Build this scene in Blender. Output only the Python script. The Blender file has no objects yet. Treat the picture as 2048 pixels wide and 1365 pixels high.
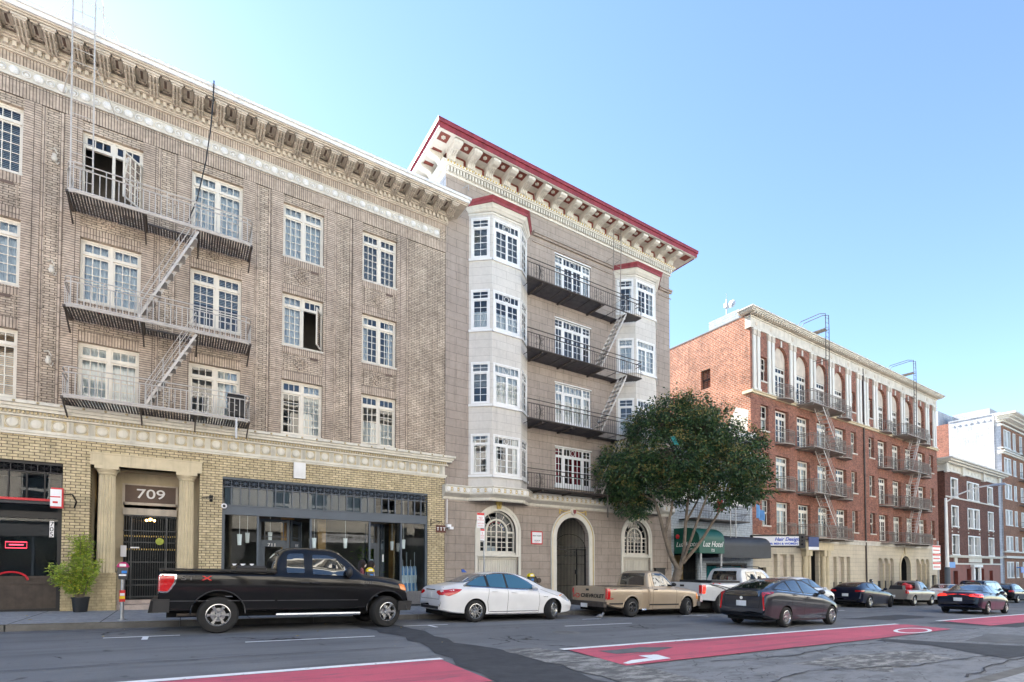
import bpy, bmesh, math, random
from mathutils import Vector, Matrix, Euler
from mathutils.bvhtree import BVHTree
from mathutils.geometry import delaunay_2d_cdt
random.seed(7)
R = math.radians
scene = bpy.context.scene
COL = scene.collection

# ------------------------------------------------------------------ camera, light, exposure
cam_d = bpy.data.cameras.new('camera'); cam = bpy.data.objects.new('camera', cam_d); COL.objects.link(cam)
cam.location = (0, 0, 1.384); cam.rotation_euler = (R(90 + 1.609), 0, R(-32.852))
cam_d.sensor_width = 36; cam_d.lens = 18.0; cam_d.shift_y = 0.2076
cam_d.clip_start = .05; cam_d.clip_end = 900
scene.camera = cam
SUN_EL, SUN_AZ = 37.0, -13.0            # azimuth from +Y towards +X: the sun stands behind the building row
w = bpy.data.worlds.new('World'); scene.world = w; w.use_nodes = True
nt = w.node_tree; bg = nt.nodes['Background']
sky = nt.nodes.new('ShaderNodeTexSky'); sky.sky_type = 'NISHITA'; sky.sun_disc = False
sky.sun_elevation = R(SUN_EL); sky.sun_rotation = R(SUN_AZ); sky.air_density = 1.0; sky.dust_density = .08; sky.ozone_density = 2.6
nt.links.new(sky.outputs[0], bg.inputs[0]); bg.inputs[1].default_value = 0.071
sl = bpy.data.lights.new('sun', 'SUN'); so = bpy.data.objects.new('sun', sl); COL.objects.link(so)
sl.energy = 5.0; sl.angle = R(.5); sl.color = (1, .95, .87)
sd = Vector((math.sin(R(SUN_AZ)) * math.cos(R(SUN_EL)), math.cos(R(SUN_AZ)) * math.cos(R(SUN_EL)), math.sin(R(SUN_EL))))
so.rotation_euler = sd.to_track_quat('Z', 'Y').to_euler(); so.location = (0, 30, 40)
scene.view_settings.view_transform = 'Standard'; scene.view_settings.look = 'None'
scene.view_settings.exposure = 2.4; scene.view_settings.gamma = 1; scene.view_settings.use_curve_mapping = False
scene.cycles.max_bounces = 6; scene.cycles.diffuse_bounces = 3; scene.cycles.glossy_bounces = 3
scene.cycles.transparent_max_bounces = 10; scene.cycles.transmission_bounces = 2

SL = .02617
def g(x): return -SL * x               # height of the road surface
SW = .14                               # kerb height
def sw(x): return g(x) + SW

# ------------------------------------------------------------------ materials
MATS = {}
def _new(name):
    m = bpy.data.materials.new(name); m.use_nodes = True; MATS[name] = m
    return m, m.node_tree, m.node_tree.nodes['Principled BSDF']
def N(t, kind, **kw):
    n = t.nodes.new(kind)
    for k, v in kw.items():
        if hasattr(n, k): setattr(n, k, v)
        else: n.inputs[k.replace('_', ' ')].default_value = v
    return n
def geo(t):
    return N(t, 'ShaderNodeNewGeometry').outputs['Position']
def ramp(t, fac, a, b, ca=(0, 0, 0, 1), cb=(1, 1, 1, 1)):
    r = t.nodes.new('ShaderNodeValToRGB'); r.color_ramp.elements[0].position = a; r.color_ramp.elements[1].position = b
    r.color_ramp.elements[0].color = ca; r.color_ramp.elements[1].color = cb; t.links.new(fac, r.inputs[0]); return r.outputs[0]
def mix(t, fac, a, b, mode='MIX'):
    m = t.nodes.new('ShaderNodeMix'); m.data_type = 'RGBA'; m.blend_type = mode
    for s, val in ((0, fac), (6, a), (7, b)):
        if isinstance(val, (int, float)): m.inputs[s].default_value = val
        elif isinstance(val, (tuple, list)): m.inputs[s].default_value = (*val, 1) if len(val) == 3 else val
        else: t.links.new(val, m.inputs[s])
    return m.outputs[2]
def noise(t, vec, scale, detail=4, rough=.6):
    n = N(t, 'ShaderNodeTexNoise'); n.inputs['Scale'].default_value = scale; n.inputs['Detail'].default_value = detail
    n.inputs['Roughness'].default_value = rough
    if vec is not None: t.links.new(vec, n.inputs['Vector'])
    return n.outputs['Fac']
def bump(t, b, h, strength=.3, dist=.01):
    n = N(t, 'ShaderNodeBump'); n.inputs['Strength'].default_value = strength; n.inputs['Distance'].default_value = dist
    t.links.new(h, n.inputs['Height']); t.links.new(n.outputs[0], b.inputs['Normal'])
def stretch(t, vec, s):
    m = N(t, 'ShaderNodeMapping'); m.inputs['Scale'].default_value = s; t.links.new(vec, m.inputs['Vector']); return m.outputs[0]
def mat(name, col, rough=.6, metal=0, var=.25, vscale=1.5, bmp=0, bscale=40, spec=.4, coat=0, emis=None, estr=0, streak=0, obj=False):
    if name in MATS: return MATS[name]
    m, t, b = _new(name)
    if obj: p = N(t, 'ShaderNodeTexCoord').outputs['Object']
    else: p = geo(t)
    c = (*col, 1)
    n = noise(t, p, vscale, 6)
    dark = tuple(v * (1 - var) for v in col); lite = tuple(min(1, v * (1 + var)) for v in col)
    out = mix(t, ramp(t, n, .3, .7), dark, lite)
    if streak:
        s = noise(t, stretch(t, p, (3, 3, .25)), 2.2, 5)
        out = mix(t, ramp(t, s, .52, .75, (1, 1, 1, 1), (1 - streak,) * 3 + (1,)), (0, 0, 0), out, 'MULTIPLY') if False else mix(t, 1.0, out, ramp(t, s, .5, .78, (1, 1, 1, 1), (1 - streak,) * 3 + (1,)), 'MULTIPLY')
    t.links.new(out, b.inputs['Base Color'])
    b.inputs['Roughness'].default_value = rough; b.inputs['Metallic'].default_value = metal
    b.inputs['Specular IOR Level'].default_value = spec; b.inputs['Coat Weight'].default_value = coat; b.inputs['Coat Roughness'].default_value = .03
    if emis: b.inputs['Emission Color'].default_value = (*emis, 1); b.inputs['Emission Strength'].default_value = estr
    if bmp: bump(t, b, noise(t, p, bscale, 3), bmp)
    return m
def brick(name, c1, c2, mortar, bw, bh, ms=.008, off=.5, swap=False, var=.25, bmp=.5, rough=.85, stain=.25, bias=0.0, smooth=.1):
    m, t, b = _new(name)
    p = geo(t); sep = N(t, 'ShaderNodeSeparateXYZ'); t.links.new(p, sep.inputs[0])
    ad = N(t, 'ShaderNodeMath', operation='ADD'); t.links.new(sep.outputs[0], ad.inputs[0]); t.links.new(sep.outputs[1], ad.inputs[1])
    cb = N(t, 'ShaderNodeCombineXYZ')
    t.links.new(ad.outputs[0], cb.inputs[1 if swap else 0]); t.links.new(sep.outputs[2], cb.inputs[0 if swap else 1])
    k = N(t, 'ShaderNodeTexBrick'); k.offset = off; k.inputs['Scale'].default_value = 1
    k.inputs['Color1'].default_value = (*c1, 1); k.inputs['Color2'].default_value = (*c2, 1); k.inputs['Mortar'].default_value = (*mortar, 1)
    k.inputs['Brick Width'].default_value = bw; k.inputs['Row Height'].default_value = bh; k.inputs['Mortar Size'].default_value = ms
    k.inputs['Mortar Smooth'].default_value = smooth; k.inputs['Bias'].default_value = bias
    t.links.new(cb.outputs[0], k.inputs['Vector'])
    n = noise(t, p, .7, 6, .7); n2 = noise(t, p, 9, 3)
    out = mix(t, 1.0, k.outputs['Color'], ramp(t, n, .3, .75, (1 + stain * .4,) * 3 + (1,), (1 - stain,) * 3 + (1,)), 'MULTIPLY')
    out = mix(t, 1.0, out, ramp(t, n2, .3, .7, (1 - var,) * 3 + (1,), (1 + var * .5,) * 3 + (1,)), 'MULTIPLY')
    s = noise(t, stretch(t, p, (4, 4, .3)), 1.6, 5)
    out = mix(t, 1.0, out, ramp(t, s, .5, .8, (1, 1, 1, 1), (1 - stain,) * 3 + (1,)), 'MULTIPLY')
    t.links.new(out, b.inputs['Base Color']); b.inputs['Roughness'].default_value = rough; b.inputs['Specular IOR Level'].default_value = .25
    inv = N(t, 'ShaderNodeMath', operation='SUBTRACT'); inv.inputs[0].default_value = 1; t.links.new(k.outputs['Fac'], inv.inputs[1])
    bump(t, b, inv.outputs[0], bmp, .012)
    return m
def glass(name, tint=(.8, .86, .88), ior=1.9, wav=.02):
    m, t, b = _new(name); t.nodes.remove(b)
    o = t.nodes['Material Output']; tr = N(t, 'ShaderNodeBsdfTransparent'); gl = N(t, 'ShaderNodeBsdfGlossy')
    tr.inputs[0].default_value = (*tint, 1); gl.inputs['Roughness'].default_value = .01
    fr = N(t, 'ShaderNodeFresnel'); fr.inputs[0].default_value = ior; mx = N(t, 'ShaderNodeMixShader')
    bn = N(t, 'ShaderNodeBump'); bn.inputs['Strength'].default_value = wav; bn.inputs['Distance'].default_value = .05
    t.links.new(noise(t, geo(t), 1.6, 2), bn.inputs['Height']); t.links.new(bn.outputs[0], gl.inputs['Normal'])
    t.links.new(fr.outputs[0], mx.inputs[0]); t.links.new(tr.outputs[0], mx.inputs[1]); t.links.new(gl.outputs[0], mx.inputs[2])
    t.links.new(mx.outputs[0], o.inputs[0]); return m

brick('tan_brick', (.62, .515, .40), (.48, .39, .30), (.15, .12, .095), .215, .067, .009, stain=.42)
brick('tan_pier_brick', (.58, .475, .375), (.49, .395, .31), (.14, .11, .09), .45, .067, .009, off=0, stain=.3)
brick('tan_soldier_brick', (.58, .475, .375), (.48, .385, .30), (.14, .11, .09), .40, .067, .009, off=0, swap=True, stain=.3)
brick('yellow_brick', (.68, .57, .36), (.56, .46, .28), (.14, .11, .08), .215, .08, .009, stain=.2)
brick('painted_base_brick', (.56, .46, .28), (.53, .435, .265), (.36, .29, .17), .22, .08, .006, stain=.15, bmp=.3)
brick('taupe_block', (.385, .325, .277), (.36, .305, .26), (.22, .185, .16), .92, .335, .010, stain=.22, bmp=.4, var=.08)
brick('pale_block', (.64, .61, .56), (.61, .58, .53), (.45, .425, .39), .92, .335, .008, stain=.14, bmp=.4, var=.06)
brick('red_brick', (.41, .15, .095), (.23, .082, .058), (.27, .20, .16), .215, .07, .010, stain=.3, var=.4)
brick('orange_brick', (.54, .19, .095), (.34, .105, .055), (.50, .36, .27), .24, .12, .02, stain=.4, var=.35)
brick('dark_red_brick', (.23, .10, .07), (.14, .062, .047), (.10, .07, .06), .215, .07, .008, stain=.25, var=.3)
brick('brown_brick', (.42, .21, .12), (.29, .13, .08), (.2, .15, .12), .215, .07, .008, stain=.25, var=.3)
brick('cream_block', (.62, .55, .42), (.59, .52, .40), (.37, .33, .26), 1.6, .30, .008, stain=.14, bmp=.35, var=.06)
brick('white_painted_brick', (.50, .51, .54), (.46, .475, .505), (.38, .39, .42), .6, .3, .02, stain=.3, var=.2)
brick('clapboard', (.44, .49, .53), (.42, .47, .51), (.25, .28, .31), 40, .14, .01, off=0, stain=.15, bmp=.6)
brick('cream_far', (.80, .75, .66), (.78, .73, .64), (.6, .56, .5), 1.2, .4, .01)
brick('grey_far', (.78, .77, .74), (.76, .75, .72), (.6, .58, .55), 1.2, .4, .01)
mat('window_paint', (.72, .67, .57), .5, var=.08, streak=.1); mat('white_paint', (.76, .76, .74), .45, var=.06, streak=.08)
mat('french_paint', (.68, .65, .57), .45, var=.06)
mat('stone_trim', (.60, .56, .48), .7, var=.14, vscale=2.5, streak=.3, bmp=.15)
mat('cornice_stone', (.56, .49, .40), .75, var=.16, vscale=2, streak=.3, bmp=.15)
mat('ledge_cream', (.66, .63, .54), .65, var=.1, vscale=2, streak=.25)
mat('band_field', (.52, .43, .26), .7, var=.12, streak=.2); mat('shell_white', (.72, .71, .68), .6, var=.12, vscale=6)
mat('cream_trim', (.66, .63, .555), .6, var=.08, vscale=2, streak=.18); mat('gold_paint', (.60, .43, .12), .5, var=.12)
mat('cornice_red', (.25, .042, .052), .55, var=.25, vscale=4, streak=.35); mat('frieze_red', (.21, .055, .04), .6, var=.15)
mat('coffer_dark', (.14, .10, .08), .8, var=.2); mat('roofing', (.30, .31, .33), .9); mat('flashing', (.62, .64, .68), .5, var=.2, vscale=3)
mat('stucco_tan', (.52, .44, .30), .75, var=.1, vscale=3, streak=.2, bmp=.2)
mat('column_paint', (.60, .51, .34), .65, var=.1, vscale=3, streak=.25)
mat('steel_pale', (.50, .47, .43), .5, .1, var=.15, vscale=5); mat('steel_dark', (.085, .072, .065), .55, .3, var=.25, vscale=5)
mat('steel_brown', (.25, .215, .185), .55, .2, var=.2, vscale=5); mat('black_iron', (.012, .012, .013), .45, .5, var=.2)
mat('shop_grey', (.085, .105, .13), .45, var=.08, vscale=2); mat('shop_dark', (.018, .018, .019), .5, var=.2)
mat('old_wood', (.06, .045, .035), .6, var=.3, vscale=4, streak=.3); mat('amber_wood', (.48, .25, .08), .5, var=.2, vscale=3, streak=.2)
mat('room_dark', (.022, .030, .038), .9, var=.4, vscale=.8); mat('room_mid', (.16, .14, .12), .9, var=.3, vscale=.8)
mat('curtain_white', (.80, .82, .84), .9, var=.05); mat('curtain_red', (.30, .02, .05), .9, var=.1); mat('blind_pale', (.62, .62, .6), .7, var=.05)
mat('blind_amber', (.42, .22, .08), .7, var=.15); mat('curtain_teal', (.03, .22, .22), .9)
mat('granite_base', (.14, .14, .145), .4, var=.4, vscale=60); mat('marble_step', (.52, .44, .40), .5, var=.2, vscale=5)
mat('red_paint', (.55, .02, .03), .4, var=.06); mat('green_canvas', (.004, .085, .062), .45, var=.15, vscale=2); mat('black_canvas', (.032, .036, .045), .5, var=.15, vscale=2)
mat('sign_white', (.78, .78, .80), .4, var=.03); mat('sign_blue', (.03, .10, .45), .4, var=.03); mat('sign_navy', (.008, .035, .17), .4, var=.05)
mat('sign_bright_blue', (.02, .20, .62), .4, var=.03); mat('sign_brown', (.10, .03, .018), .5, var=.1); mat('sign_black', (.015, .015, .017), .4)
mat('letter_white', (.8, .8, .8), .5, var=.02); mat('letter_red', (.6, .03, .03), .4, var=.02); mat('letter_blue', (.03, .09, .5), .4, var=.02); mat('letter_black', (.015, .015, .015), .5, var=.02)
mat('galvanised', (.42, .43, .44), .45, .6, var=.15, vscale=8); mat('meter_grey', (.06, .065, .07), .4, .3); mat('meter_magenta', (.42, .01, .13), .35, var=.05)
mat('meter_yellow', (.80, .62, .01), .4, var=.03); mat('sticker_yellow', (.85, .6, .02), .4, var=.02)
mat('pot_plastic', (.02, .022, .025), .45, var=.1); mat('soil', (.04, .028, .02), .95)
mat('bark', (.18, .145, .11), .85, var=.35, vscale=5, bmp=.5, bscale=18)
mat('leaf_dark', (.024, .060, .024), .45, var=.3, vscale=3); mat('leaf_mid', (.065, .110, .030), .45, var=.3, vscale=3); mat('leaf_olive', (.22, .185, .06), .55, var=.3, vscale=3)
mat('leaf_bamboo', (.20, .30, .035), .5, var=.3, vscale=6); mat('leaf_lime', (.38, .44, .06), .5, var=.25, vscale=6); mat('leaf_yellow', (.60, .42, .03), .5, var=.2)
mat('concrete_kerb', (.15, .145, .135), .85, var=.25, vscale=3, bmp=.2); mat('kerb_edge', (.42, .33, .20), .8, var=.3, vscale=4)
mat('line_white', (.75, .76, .76), .7, var=.2, vscale=10); mat('asphalt_patch', (.052, .055, .062), .85, var=.25, vscale=4, bmp=.3, bscale=90)
mat('asphalt_old', (.17, .168, .165), .9, var=.35, vscale=2.2, bmp=.5, bscale=50); mat('asphalt_worn', (.13, .134, .14), .88, var=.25, vscale=3, bmp=.3, bscale=80)
mat('rubber', (.018, .018, .019), .8, var=.2, obj=True); mat('alloy', (.55, .56, .57), .25, .9, var=.05, obj=True); mat('steel_rim', (.16, .16, .165), .35, .8, obj=True)
mat('chrome', (.75, .75, .76), .12, 1, var=.03, obj=True); mat('black_plastic', (.022, .022, .024), .5, obj=True); mat('underbody', (.006, .006, .006), .9, obj=True)
mat('tail_red', (.36, .008, .010), .15, coat=1, obj=True, emis=(.6, .01, .01), estr=.03); mat('brake_lit', (.8, .02, .02), .15, coat=1, obj=True, emis=(1, .05, .03), estr=.22)
mat('lamp_clear', (.55, .57, .6), .1, .3, coat=1, obj=True); mat('lamp_amber', (.85, .25, .03), .15, coat=1, obj=True); mat('plate_white', (.68, .70, .72), .4, obj=True)
mat('skin', (.52, .33, .25), .5, var=.06); mat('hair_dark', (.02, .012, .010), .5, var=.3, vscale=30); mat('plaid_shirt', (.22, .07, .08), .8, var=.5, vscale=18)
mat('lilac_shirt', (.32, .30, .36), .8, var=.1); mat('jeans', (.04, .06, .11), .8); mat('mask_white', (.75, .75, .76), .7); mat('pigeon_grey', (.16, .17, .19), .7, var=.4, vscale=25)
mat('lamp_shade', (.85, .84, .78), .5, emis=(1, .95, .85), estr=.08); mat('warm_bulb', (.9, .6, .2), .5, emis=(1, .55, .15), estr=4); mat('cloth_blue', (.14, .32, .60), .8); mat('cloth_white', (.78, .8, .8), .8)
mat('neon_blue', (.05, .05, .6), .5, emis=(.08, .1, 1), estr=1.0); mat('neon_red', (.5, .02, .05), .5, emis=(1, .06, .1), estr=1.2)
mat('tool_steel', (.035, .035, .037), .35, .6, obj=True, bmp=.6, bscale=60); mat('door_gold', (.35, .25, .10), .6)
glass('window_glass'); glass('shop_glass', (.66, .76, .82), 1.5, .01)
def paint(name, col, metal=0.0, rough=.28):
    m, t, b = _new(name); n = noise(t, N(t, 'ShaderNodeTexCoord').outputs['Object'], 1.3, 3)
    t.links.new(mix(t, ramp(t, n, .35, .7), tuple(c * .93 for c in col), tuple(min(1, c * 1.05) for c in col)), b.inputs['Base Color'])
    b.inputs['Roughness'].default_value = rough; b.inputs['Metallic'].default_value = metal; b.inputs['Specular IOR Level'].default_value = .15; b.inputs['Coat Weight'].default_value = .9; b.inputs['Coat IOR'].default_value = 1.42; b.inputs['Coat Roughness'].default_value = .04
    return m
paint('paint_black', (.006, .006, .007)); paint('paint_white', (.72, .73, .75)); paint('paint_tan', (.47, .38, .28), .35, .35)
paint('paint_graphite', (.040, .042, .052), .35); paint('paint_navy', (.008, .010, .026), .3); paint('paint_silver', (.34, .32, .29), .6, .35); paint('paint_pearl', (.60, .62, .64), .1)
def car_glass(name, col=(.012, .014, .016)):
    m, t, b = _new(name); b.inputs['Base Color'].default_value = (*col, 1); b.inputs['Roughness'].default_value = .015
    b.inputs['Specular IOR Level'].default_value = .9; b.inputs['Coat Weight'].default_value = 1; b.inputs['Coat Roughness'].default_value = .01; b.inputs['Coat IOR'].default_value = 1.7
car_glass('car_glass'); car_glass('car_glass_blue', (.03, .11, .17))

# ------------------------------------------------------------------ mesh helpers
ORG = {}
def org(o): return ORG.get(o.name, Vector((0, 0, 0)))
class Fr:                                  # facade frame: u along the wall, d into the wall, z up
    def __init__(s, ax, ay, bx, by):
        s.a = Vector((ax, ay, 0)); s.u = Vector((bx - ax, by - ay, 0)); s.L = s.u.length; s.u.normalize(); s.n = Vector((-s.u.y, s.u.x, 0))
    def __call__(s, u, d, z): return s.a + s.u * u + s.n * d + Vector((0, 0, z))
FX = Fr(0, 18.4, 1, 18.4)
class MB:
    def __init__(s, T=None): s.v = []; s.f = []; s.mi = []; s.T = T; s.m = 0
    def p(s, a): return s.T(*a) if s.T else Vector(a)
    def face(s, pts):
        i = len(s.v); s.v += [s.p(q) for q in pts]; s.f.append(list(range(i, i + len(pts)))); s.mi.append(s.m)
    def box(s, x0, x1, y0, y1, z0, z1):
        i = len(s.v); s.v += [s.p((x, y, z)) for z in (z0, z1) for y in (y0, y1) for x in (x0, x1)]
        for q in ((0, 2, 3, 1), (4, 5, 7, 6), (0, 1, 5, 4), (2, 6, 7, 3), (0, 4, 6, 2), (1, 3, 7, 5)): s.f.append([i + k for k in q]); s.mi.append(s.m)
    def taper(s, lo, hi, z0, z1):          # lo / hi = (x0,x1,y0,y1) rectangles at z0 and z1
        i = len(s.v)
        for (x0, x1, y0, y1), z in ((lo, z0), (hi, z1)): s.v += [s.p((x, y, z)) for y in (y0, y1) for x in (x0, x1)]
        for q in ((0, 2, 3, 1), (4, 5, 7, 6), (0, 1, 5, 4), (2, 6, 7, 3), (0, 4, 6, 2), (1, 3, 7, 5)): s.f.append([i + k for k in q]); s.mi.append(s.m)
    def prism(s, poly, a, b, axis='y'):    # poly (p,q) extruded along axis from a to b
        mk = {'y': lambda p, q, t: (p, t, q), 'x': lambda p, q, t: (t, p, q), 'z': lambda p, q, t: (p, q, t)}[axis]
        i = len(s.v); n = len(poly)
        s.v += [s.p(mk(p, q, a)) for p, q in poly] + [s.p(mk(p, q, b)) for p, q in poly]
        s.f.append([i + k for k in range(n)]); s.f.append([i + n + k for k in reversed(range(n))]); s.mi += [s.m] * 2
        for k in range(n): s.f.append([i + k, i + (k + 1) % n, i + n + (k + 1) % n, i + n + k]); s.mi.append(s.m)
    def tube(s, pts, r, n=6, close=False):
        P = [s.p(q) for q in pts]; rings = []
        rr = r if isinstance(r, (list, tuple)) else [r] * len(P)
        for k, q in enumerate(P):
            if close: t = P[(k + 1) % len(P)] - P[k - 1]
            else: t = P[min(k + 1, len(P) - 1)] - P[max(k - 1, 0)]
            if t.length < 1e-9: t = Vector((0, 0, 1))
            t.normalize(); a = Vector((0, 0, 1)) if abs(t.z) < .9 else Vector((1, 0, 0))
            x = t.cross(a).normalized(); y = t.cross(x); i = len(s.v)
            s.v += [q + (x * math.cos(6.2832 * j / n) + y * math.sin(6.2832 * j / n)) * rr[k] for j in range(n)]; rings.append(i)
        m = len(rings)
        for k in range(m if close else m - 1):
            a, b = rings[k], rings[(k + 1) % m]
            for j in range(n): s.f.append([a + j, a + (j + 1) % n, b + (j + 1) % n, b + j]); s.mi.append(s.m)
        if not close:
            s.f.append([rings[0] + j for j in range(n)]); s.f.append([rings[-1] + j for j in reversed(range(n))]); s.mi += [s.m] * 2
    def lathe(s, prof, c, axis='z', n=24, a0=0, a1=2 * math.pi):
        full = abs(a1 - a0) > 6.28; i = len(s.v); m = n if full else n + 1
        for r, h in prof:
            for j in range(m):
                t = a0 + (a1 - a0) * j / n; ca, sa = r * math.cos(t), r * math.sin(t)
                q = {'z': (c[0] + ca, c[1] + sa, c[2] + h), 'y': (c[0] + ca, c[1] + h, c[2] + sa), 'x': (c[0] + h, c[1] + ca, c[2] + sa)}[axis]
                s.v.append(s.p(q))
        for k in range(len(prof) - 1):
            for j in range(n):
                s.f.append([i + k * m + j, i + k * m + (j + 1) % m, i + (k + 1) * m + (j + 1) % m, i + (k + 1) * m + j]); s.mi.append(s.m)
    def ball(s, c, r, n=10, sc=(1, 1, 1)):
        i = len(s.v); h = n // 2
        for k in range(h + 1):
            a = math.pi * k / h
            for j in range(n):
                b = 6.28319 * j / n; s.v.append(s.p((c[0] + r * sc[0] * math.sin(a) * math.cos(b), c[1] + r * sc[1] * math.sin(a) * math.sin(b), c[2] + r * sc[2] * math.cos(a))))
        for k in range(h):
            for j in range(n): s.f.append([i + k * n + j, i + k * n + (j + 1) % n, i + (k + 1) * n + (j + 1) % n, i + (k + 1) * n + j]); s.mi.append(s.m)
    def cut(s):
        if not hasattr(s, 'c'): s.c = []
        s.c.append((len(s.v), len(s.f)))
    def build_each(s, name, m, parent=None, **kw):
        c = getattr(s, 'c', []) + [(len(s.v), len(s.f))]
        for (v0, f0), (v1, f1) in zip(c, c[1:]):
            q = MB(); q.v = s.v[v0:v1]; q.f = [[i - v0 for i in f] for f in s.f[f0:f1]]; q.mi = s.mi[f0:f1]; q.build(name, m, parent, **kw)
    def build(s, name, m, parent=None, local=False, smooth=False, fix=True, **tags):
        me = bpy.data.meshes.new(name)
        o0 = org(parent) if parent and not local else Vector((0, 0, 0))
        me.from_pydata([tuple(q - o0) for q in s.v], [], s.f)
        for k in (m if isinstance(m, (list, tuple)) else [m]): me.materials.append(MATS[k])
        if isinstance(m, (list, tuple)): me.polygons.foreach_set('material_index', s.mi)
        if fix:
            bm = bmesh.new(); bm.from_mesh(me); bmesh.ops.remove_doubles(bm, verts=bm.verts, dist=1e-5) if smooth else None
            bmesh.ops.recalc_face_normals(bm, faces=bm.faces); bm.to_mesh(me); bm.free()
        if smooth:
            me.polygons.foreach_set('use_smooth', [True] * len(me.polygons)); me.set_sharp_from_angle(angle=R(smooth if smooth > 1 else 40))
        o = bpy.data.objects.new(name, me); COL.objects.link(o)
        if parent: o.parent = parent; ORG[o.name] = Vector(o0)
        for k, val in tags.items(): o[k] = val
        return o
def empty(name, loc, label=None, category=None, group=None, rot=None):
    o = bpy.data.objects.new(name, None); COL.objects.link(o); o.location = loc; o.empty_display_size = .2
    if rot: o.rotation_euler = rot
    ORG[o.name] = Vector(loc)
    if label: o['label'] = label; o['category'] = category
    if group: o['group'] = group
    return o
def thing(mb, name, m, label, category, group=None, smooth=False):
    o = mb.build(name, m, smooth=smooth); o['label'] = label; o['category'] = category
    if group: o['group'] = group
    return o
def text(body, size, loc, rot, m, parent=None, name='lettering', ext=.004, align='CENTER', sx=1, shear=0, local=True, bold=0):
    c = bpy.data.curves.new(name, 'FONT'); c.body = body; c.size = size; c.extrude = ext; c.align_x = align; c.align_y = 'CENTER'; c.shear = shear; c.offset = bold
    c.materials.append(MATS[m]); o = bpy.data.objects.new(name, c); COL.objects.link(o)
    L = Vector(loc)
    if parent:
        o.parent = parent
        if not local: L = L - org(parent)
    dg = bpy.context.evaluated_depsgraph_get(); me = bpy.data.meshes.new_from_object(o.evaluated_get(dg)); bpy.data.objects.remove(o)
    o = bpy.data.objects.new(name, me); COL.objects.link(o)
    if parent: o.parent = parent
    o.location = L; o.rotation_euler = rot; o.scale = (sx, 1, 1)
    return o
FACE_S = (R(90), 0, 0)                      # text standing upright, read from the street
def wall(mb, u0, u1, z0, z1, holes, rv=.2, rm=None):
    """front face at d=0 with openings (u0,u1,z0,z1[,arch_rise]) and their reveals"""
    us = sorted({u0, u1} | {round(q, 4) for h in holes for q in h[:2] if u0 < q < u1}); zs = sorted({z0, z1} | {round(q, 4) for h in holes for q in h[2:4] if z0 < q < z1})
    for a, b in zip(us, us[1:]):
        run = None
        for c, d in zip(zs, zs[1:]):
            uc, zc = (a + b) / 2, (c + d) / 2
            if any(h[0] < uc < h[1] and h[2] < zc < h[3] for h in holes):
                if run: mb.face([(a, 0, run[0]), (b, 0, run[0]), (b, 0, run[1]), (a, 0, run[1])]); run = None
            else: run = (run[0], d) if run else (c, d)
        if run: mb.face([(a, 0, run[0]), (b, 0, run[0]), (b, 0, run[1]), (a, 0, run[1])])
    m0 = mb.m
    if rm is not None: mb.m = rm
    for h in holes:
        a, b, c, d = h[:4]; rise = h[4] if len(h) > 4 else 0; sp = d - rise
        mb.face([(a, 0, c), (a, 0, sp), (a, rv, sp), (a, rv, c)]); mb.face([(b, 0, c), (b, rv, c), (b, rv, sp), (b, 0, sp)]); mb.face([(a, 0, c), (a, rv, c), (b, rv, c), (b, 0, c)])
        if not rise: mb.face([(a, 0, d), (b, 0, d), (b, rv, d), (a, rv, d)])
        else:
            A = arc(a, b, sp, rise)
            for (p, q), (r, s) in zip(A, A[1:]):
                mb.face([(p, 0, q), (r, 0, s), (r, rv, s), (p, rv, q)]); k = mb.m; mb.m = m0; mb.face([(p, 0, q), (r, 0, s), (r, 0, d), (p, 0, d)]); mb.m = k
    mb.m = m0
def arc(a, b, sp, rise, n=16):
    c, r = (a + b) / 2, (b - a) / 2
    return [(c - r * math.cos(math.pi * i / n), sp + rise * math.sin(math.pi * i / n)) for i in range(n + 1)]
def archband(mb, a, b, z0, sp, rise, wd, d0, d1, n=20):
    """surround of width wd round an arched opening, proud from d0 to d1"""
    A = arc(a, b, sp, rise, n); B = arc(a - wd, b + wd, sp, rise + wd, n); A = [(a, z0)] + A + [(b, z0)]; B = [(a - wd, z0)] + B + [(b + wd, z0)]
    for i in range(len(A) - 1):
        (p, q), (r, s), (t, u), (v, w_) = A[i], A[i + 1], B[i + 1], B[i]
        mb.face([(p, d0, q), (r, d0, s), (t, d0, u), (v, d0, w_)]); mb.face([(v, d0, w_), (t, d0, u), (t, d1, u), (v, d1, w_)]); mb.face([(p, d0, q), (p, d1, q), (r, d1, s), (r, d0, s)])
def sash(mb, u0, u1, z0, z1, nc, nr, d, b=.045, mu=.021, th=.035):
    mb.box(u0, u1, d, d + th, z0, z0 + b); mb.box(u0, u1, d, d + th, z1 - b, z1); mb.box(u0, u0 + b, d, d + th, z0 + b, z1 - b); mb.box(u1 - b, u1, d, d + th, z0 + b, z1 - b)
    for i in range(1, nc): x = u0 + b + (u1 - u0 - 2 * b) * i / nc; mb.box(x - mu / 2, x + mu / 2, d + .004, d + th - .004, z0 + b, z1 - b)
    for i in range(1, nr): z = z0 + b + (z1 - z0 - 2 * b) * i / nr; mb.box(u0 + b, u1 - b, d + .006, d + th - .006, z - mu / 2, z + mu / 2)
def ring(mb, c, z, r, d, t=.022, n=14):
    mb.tube([(c + r * math.cos(6.2832 * i / n), d, z + r * math.sin(6.2832 * i / n)) for i in range(n)], t / 2, 4, close=True)
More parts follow.
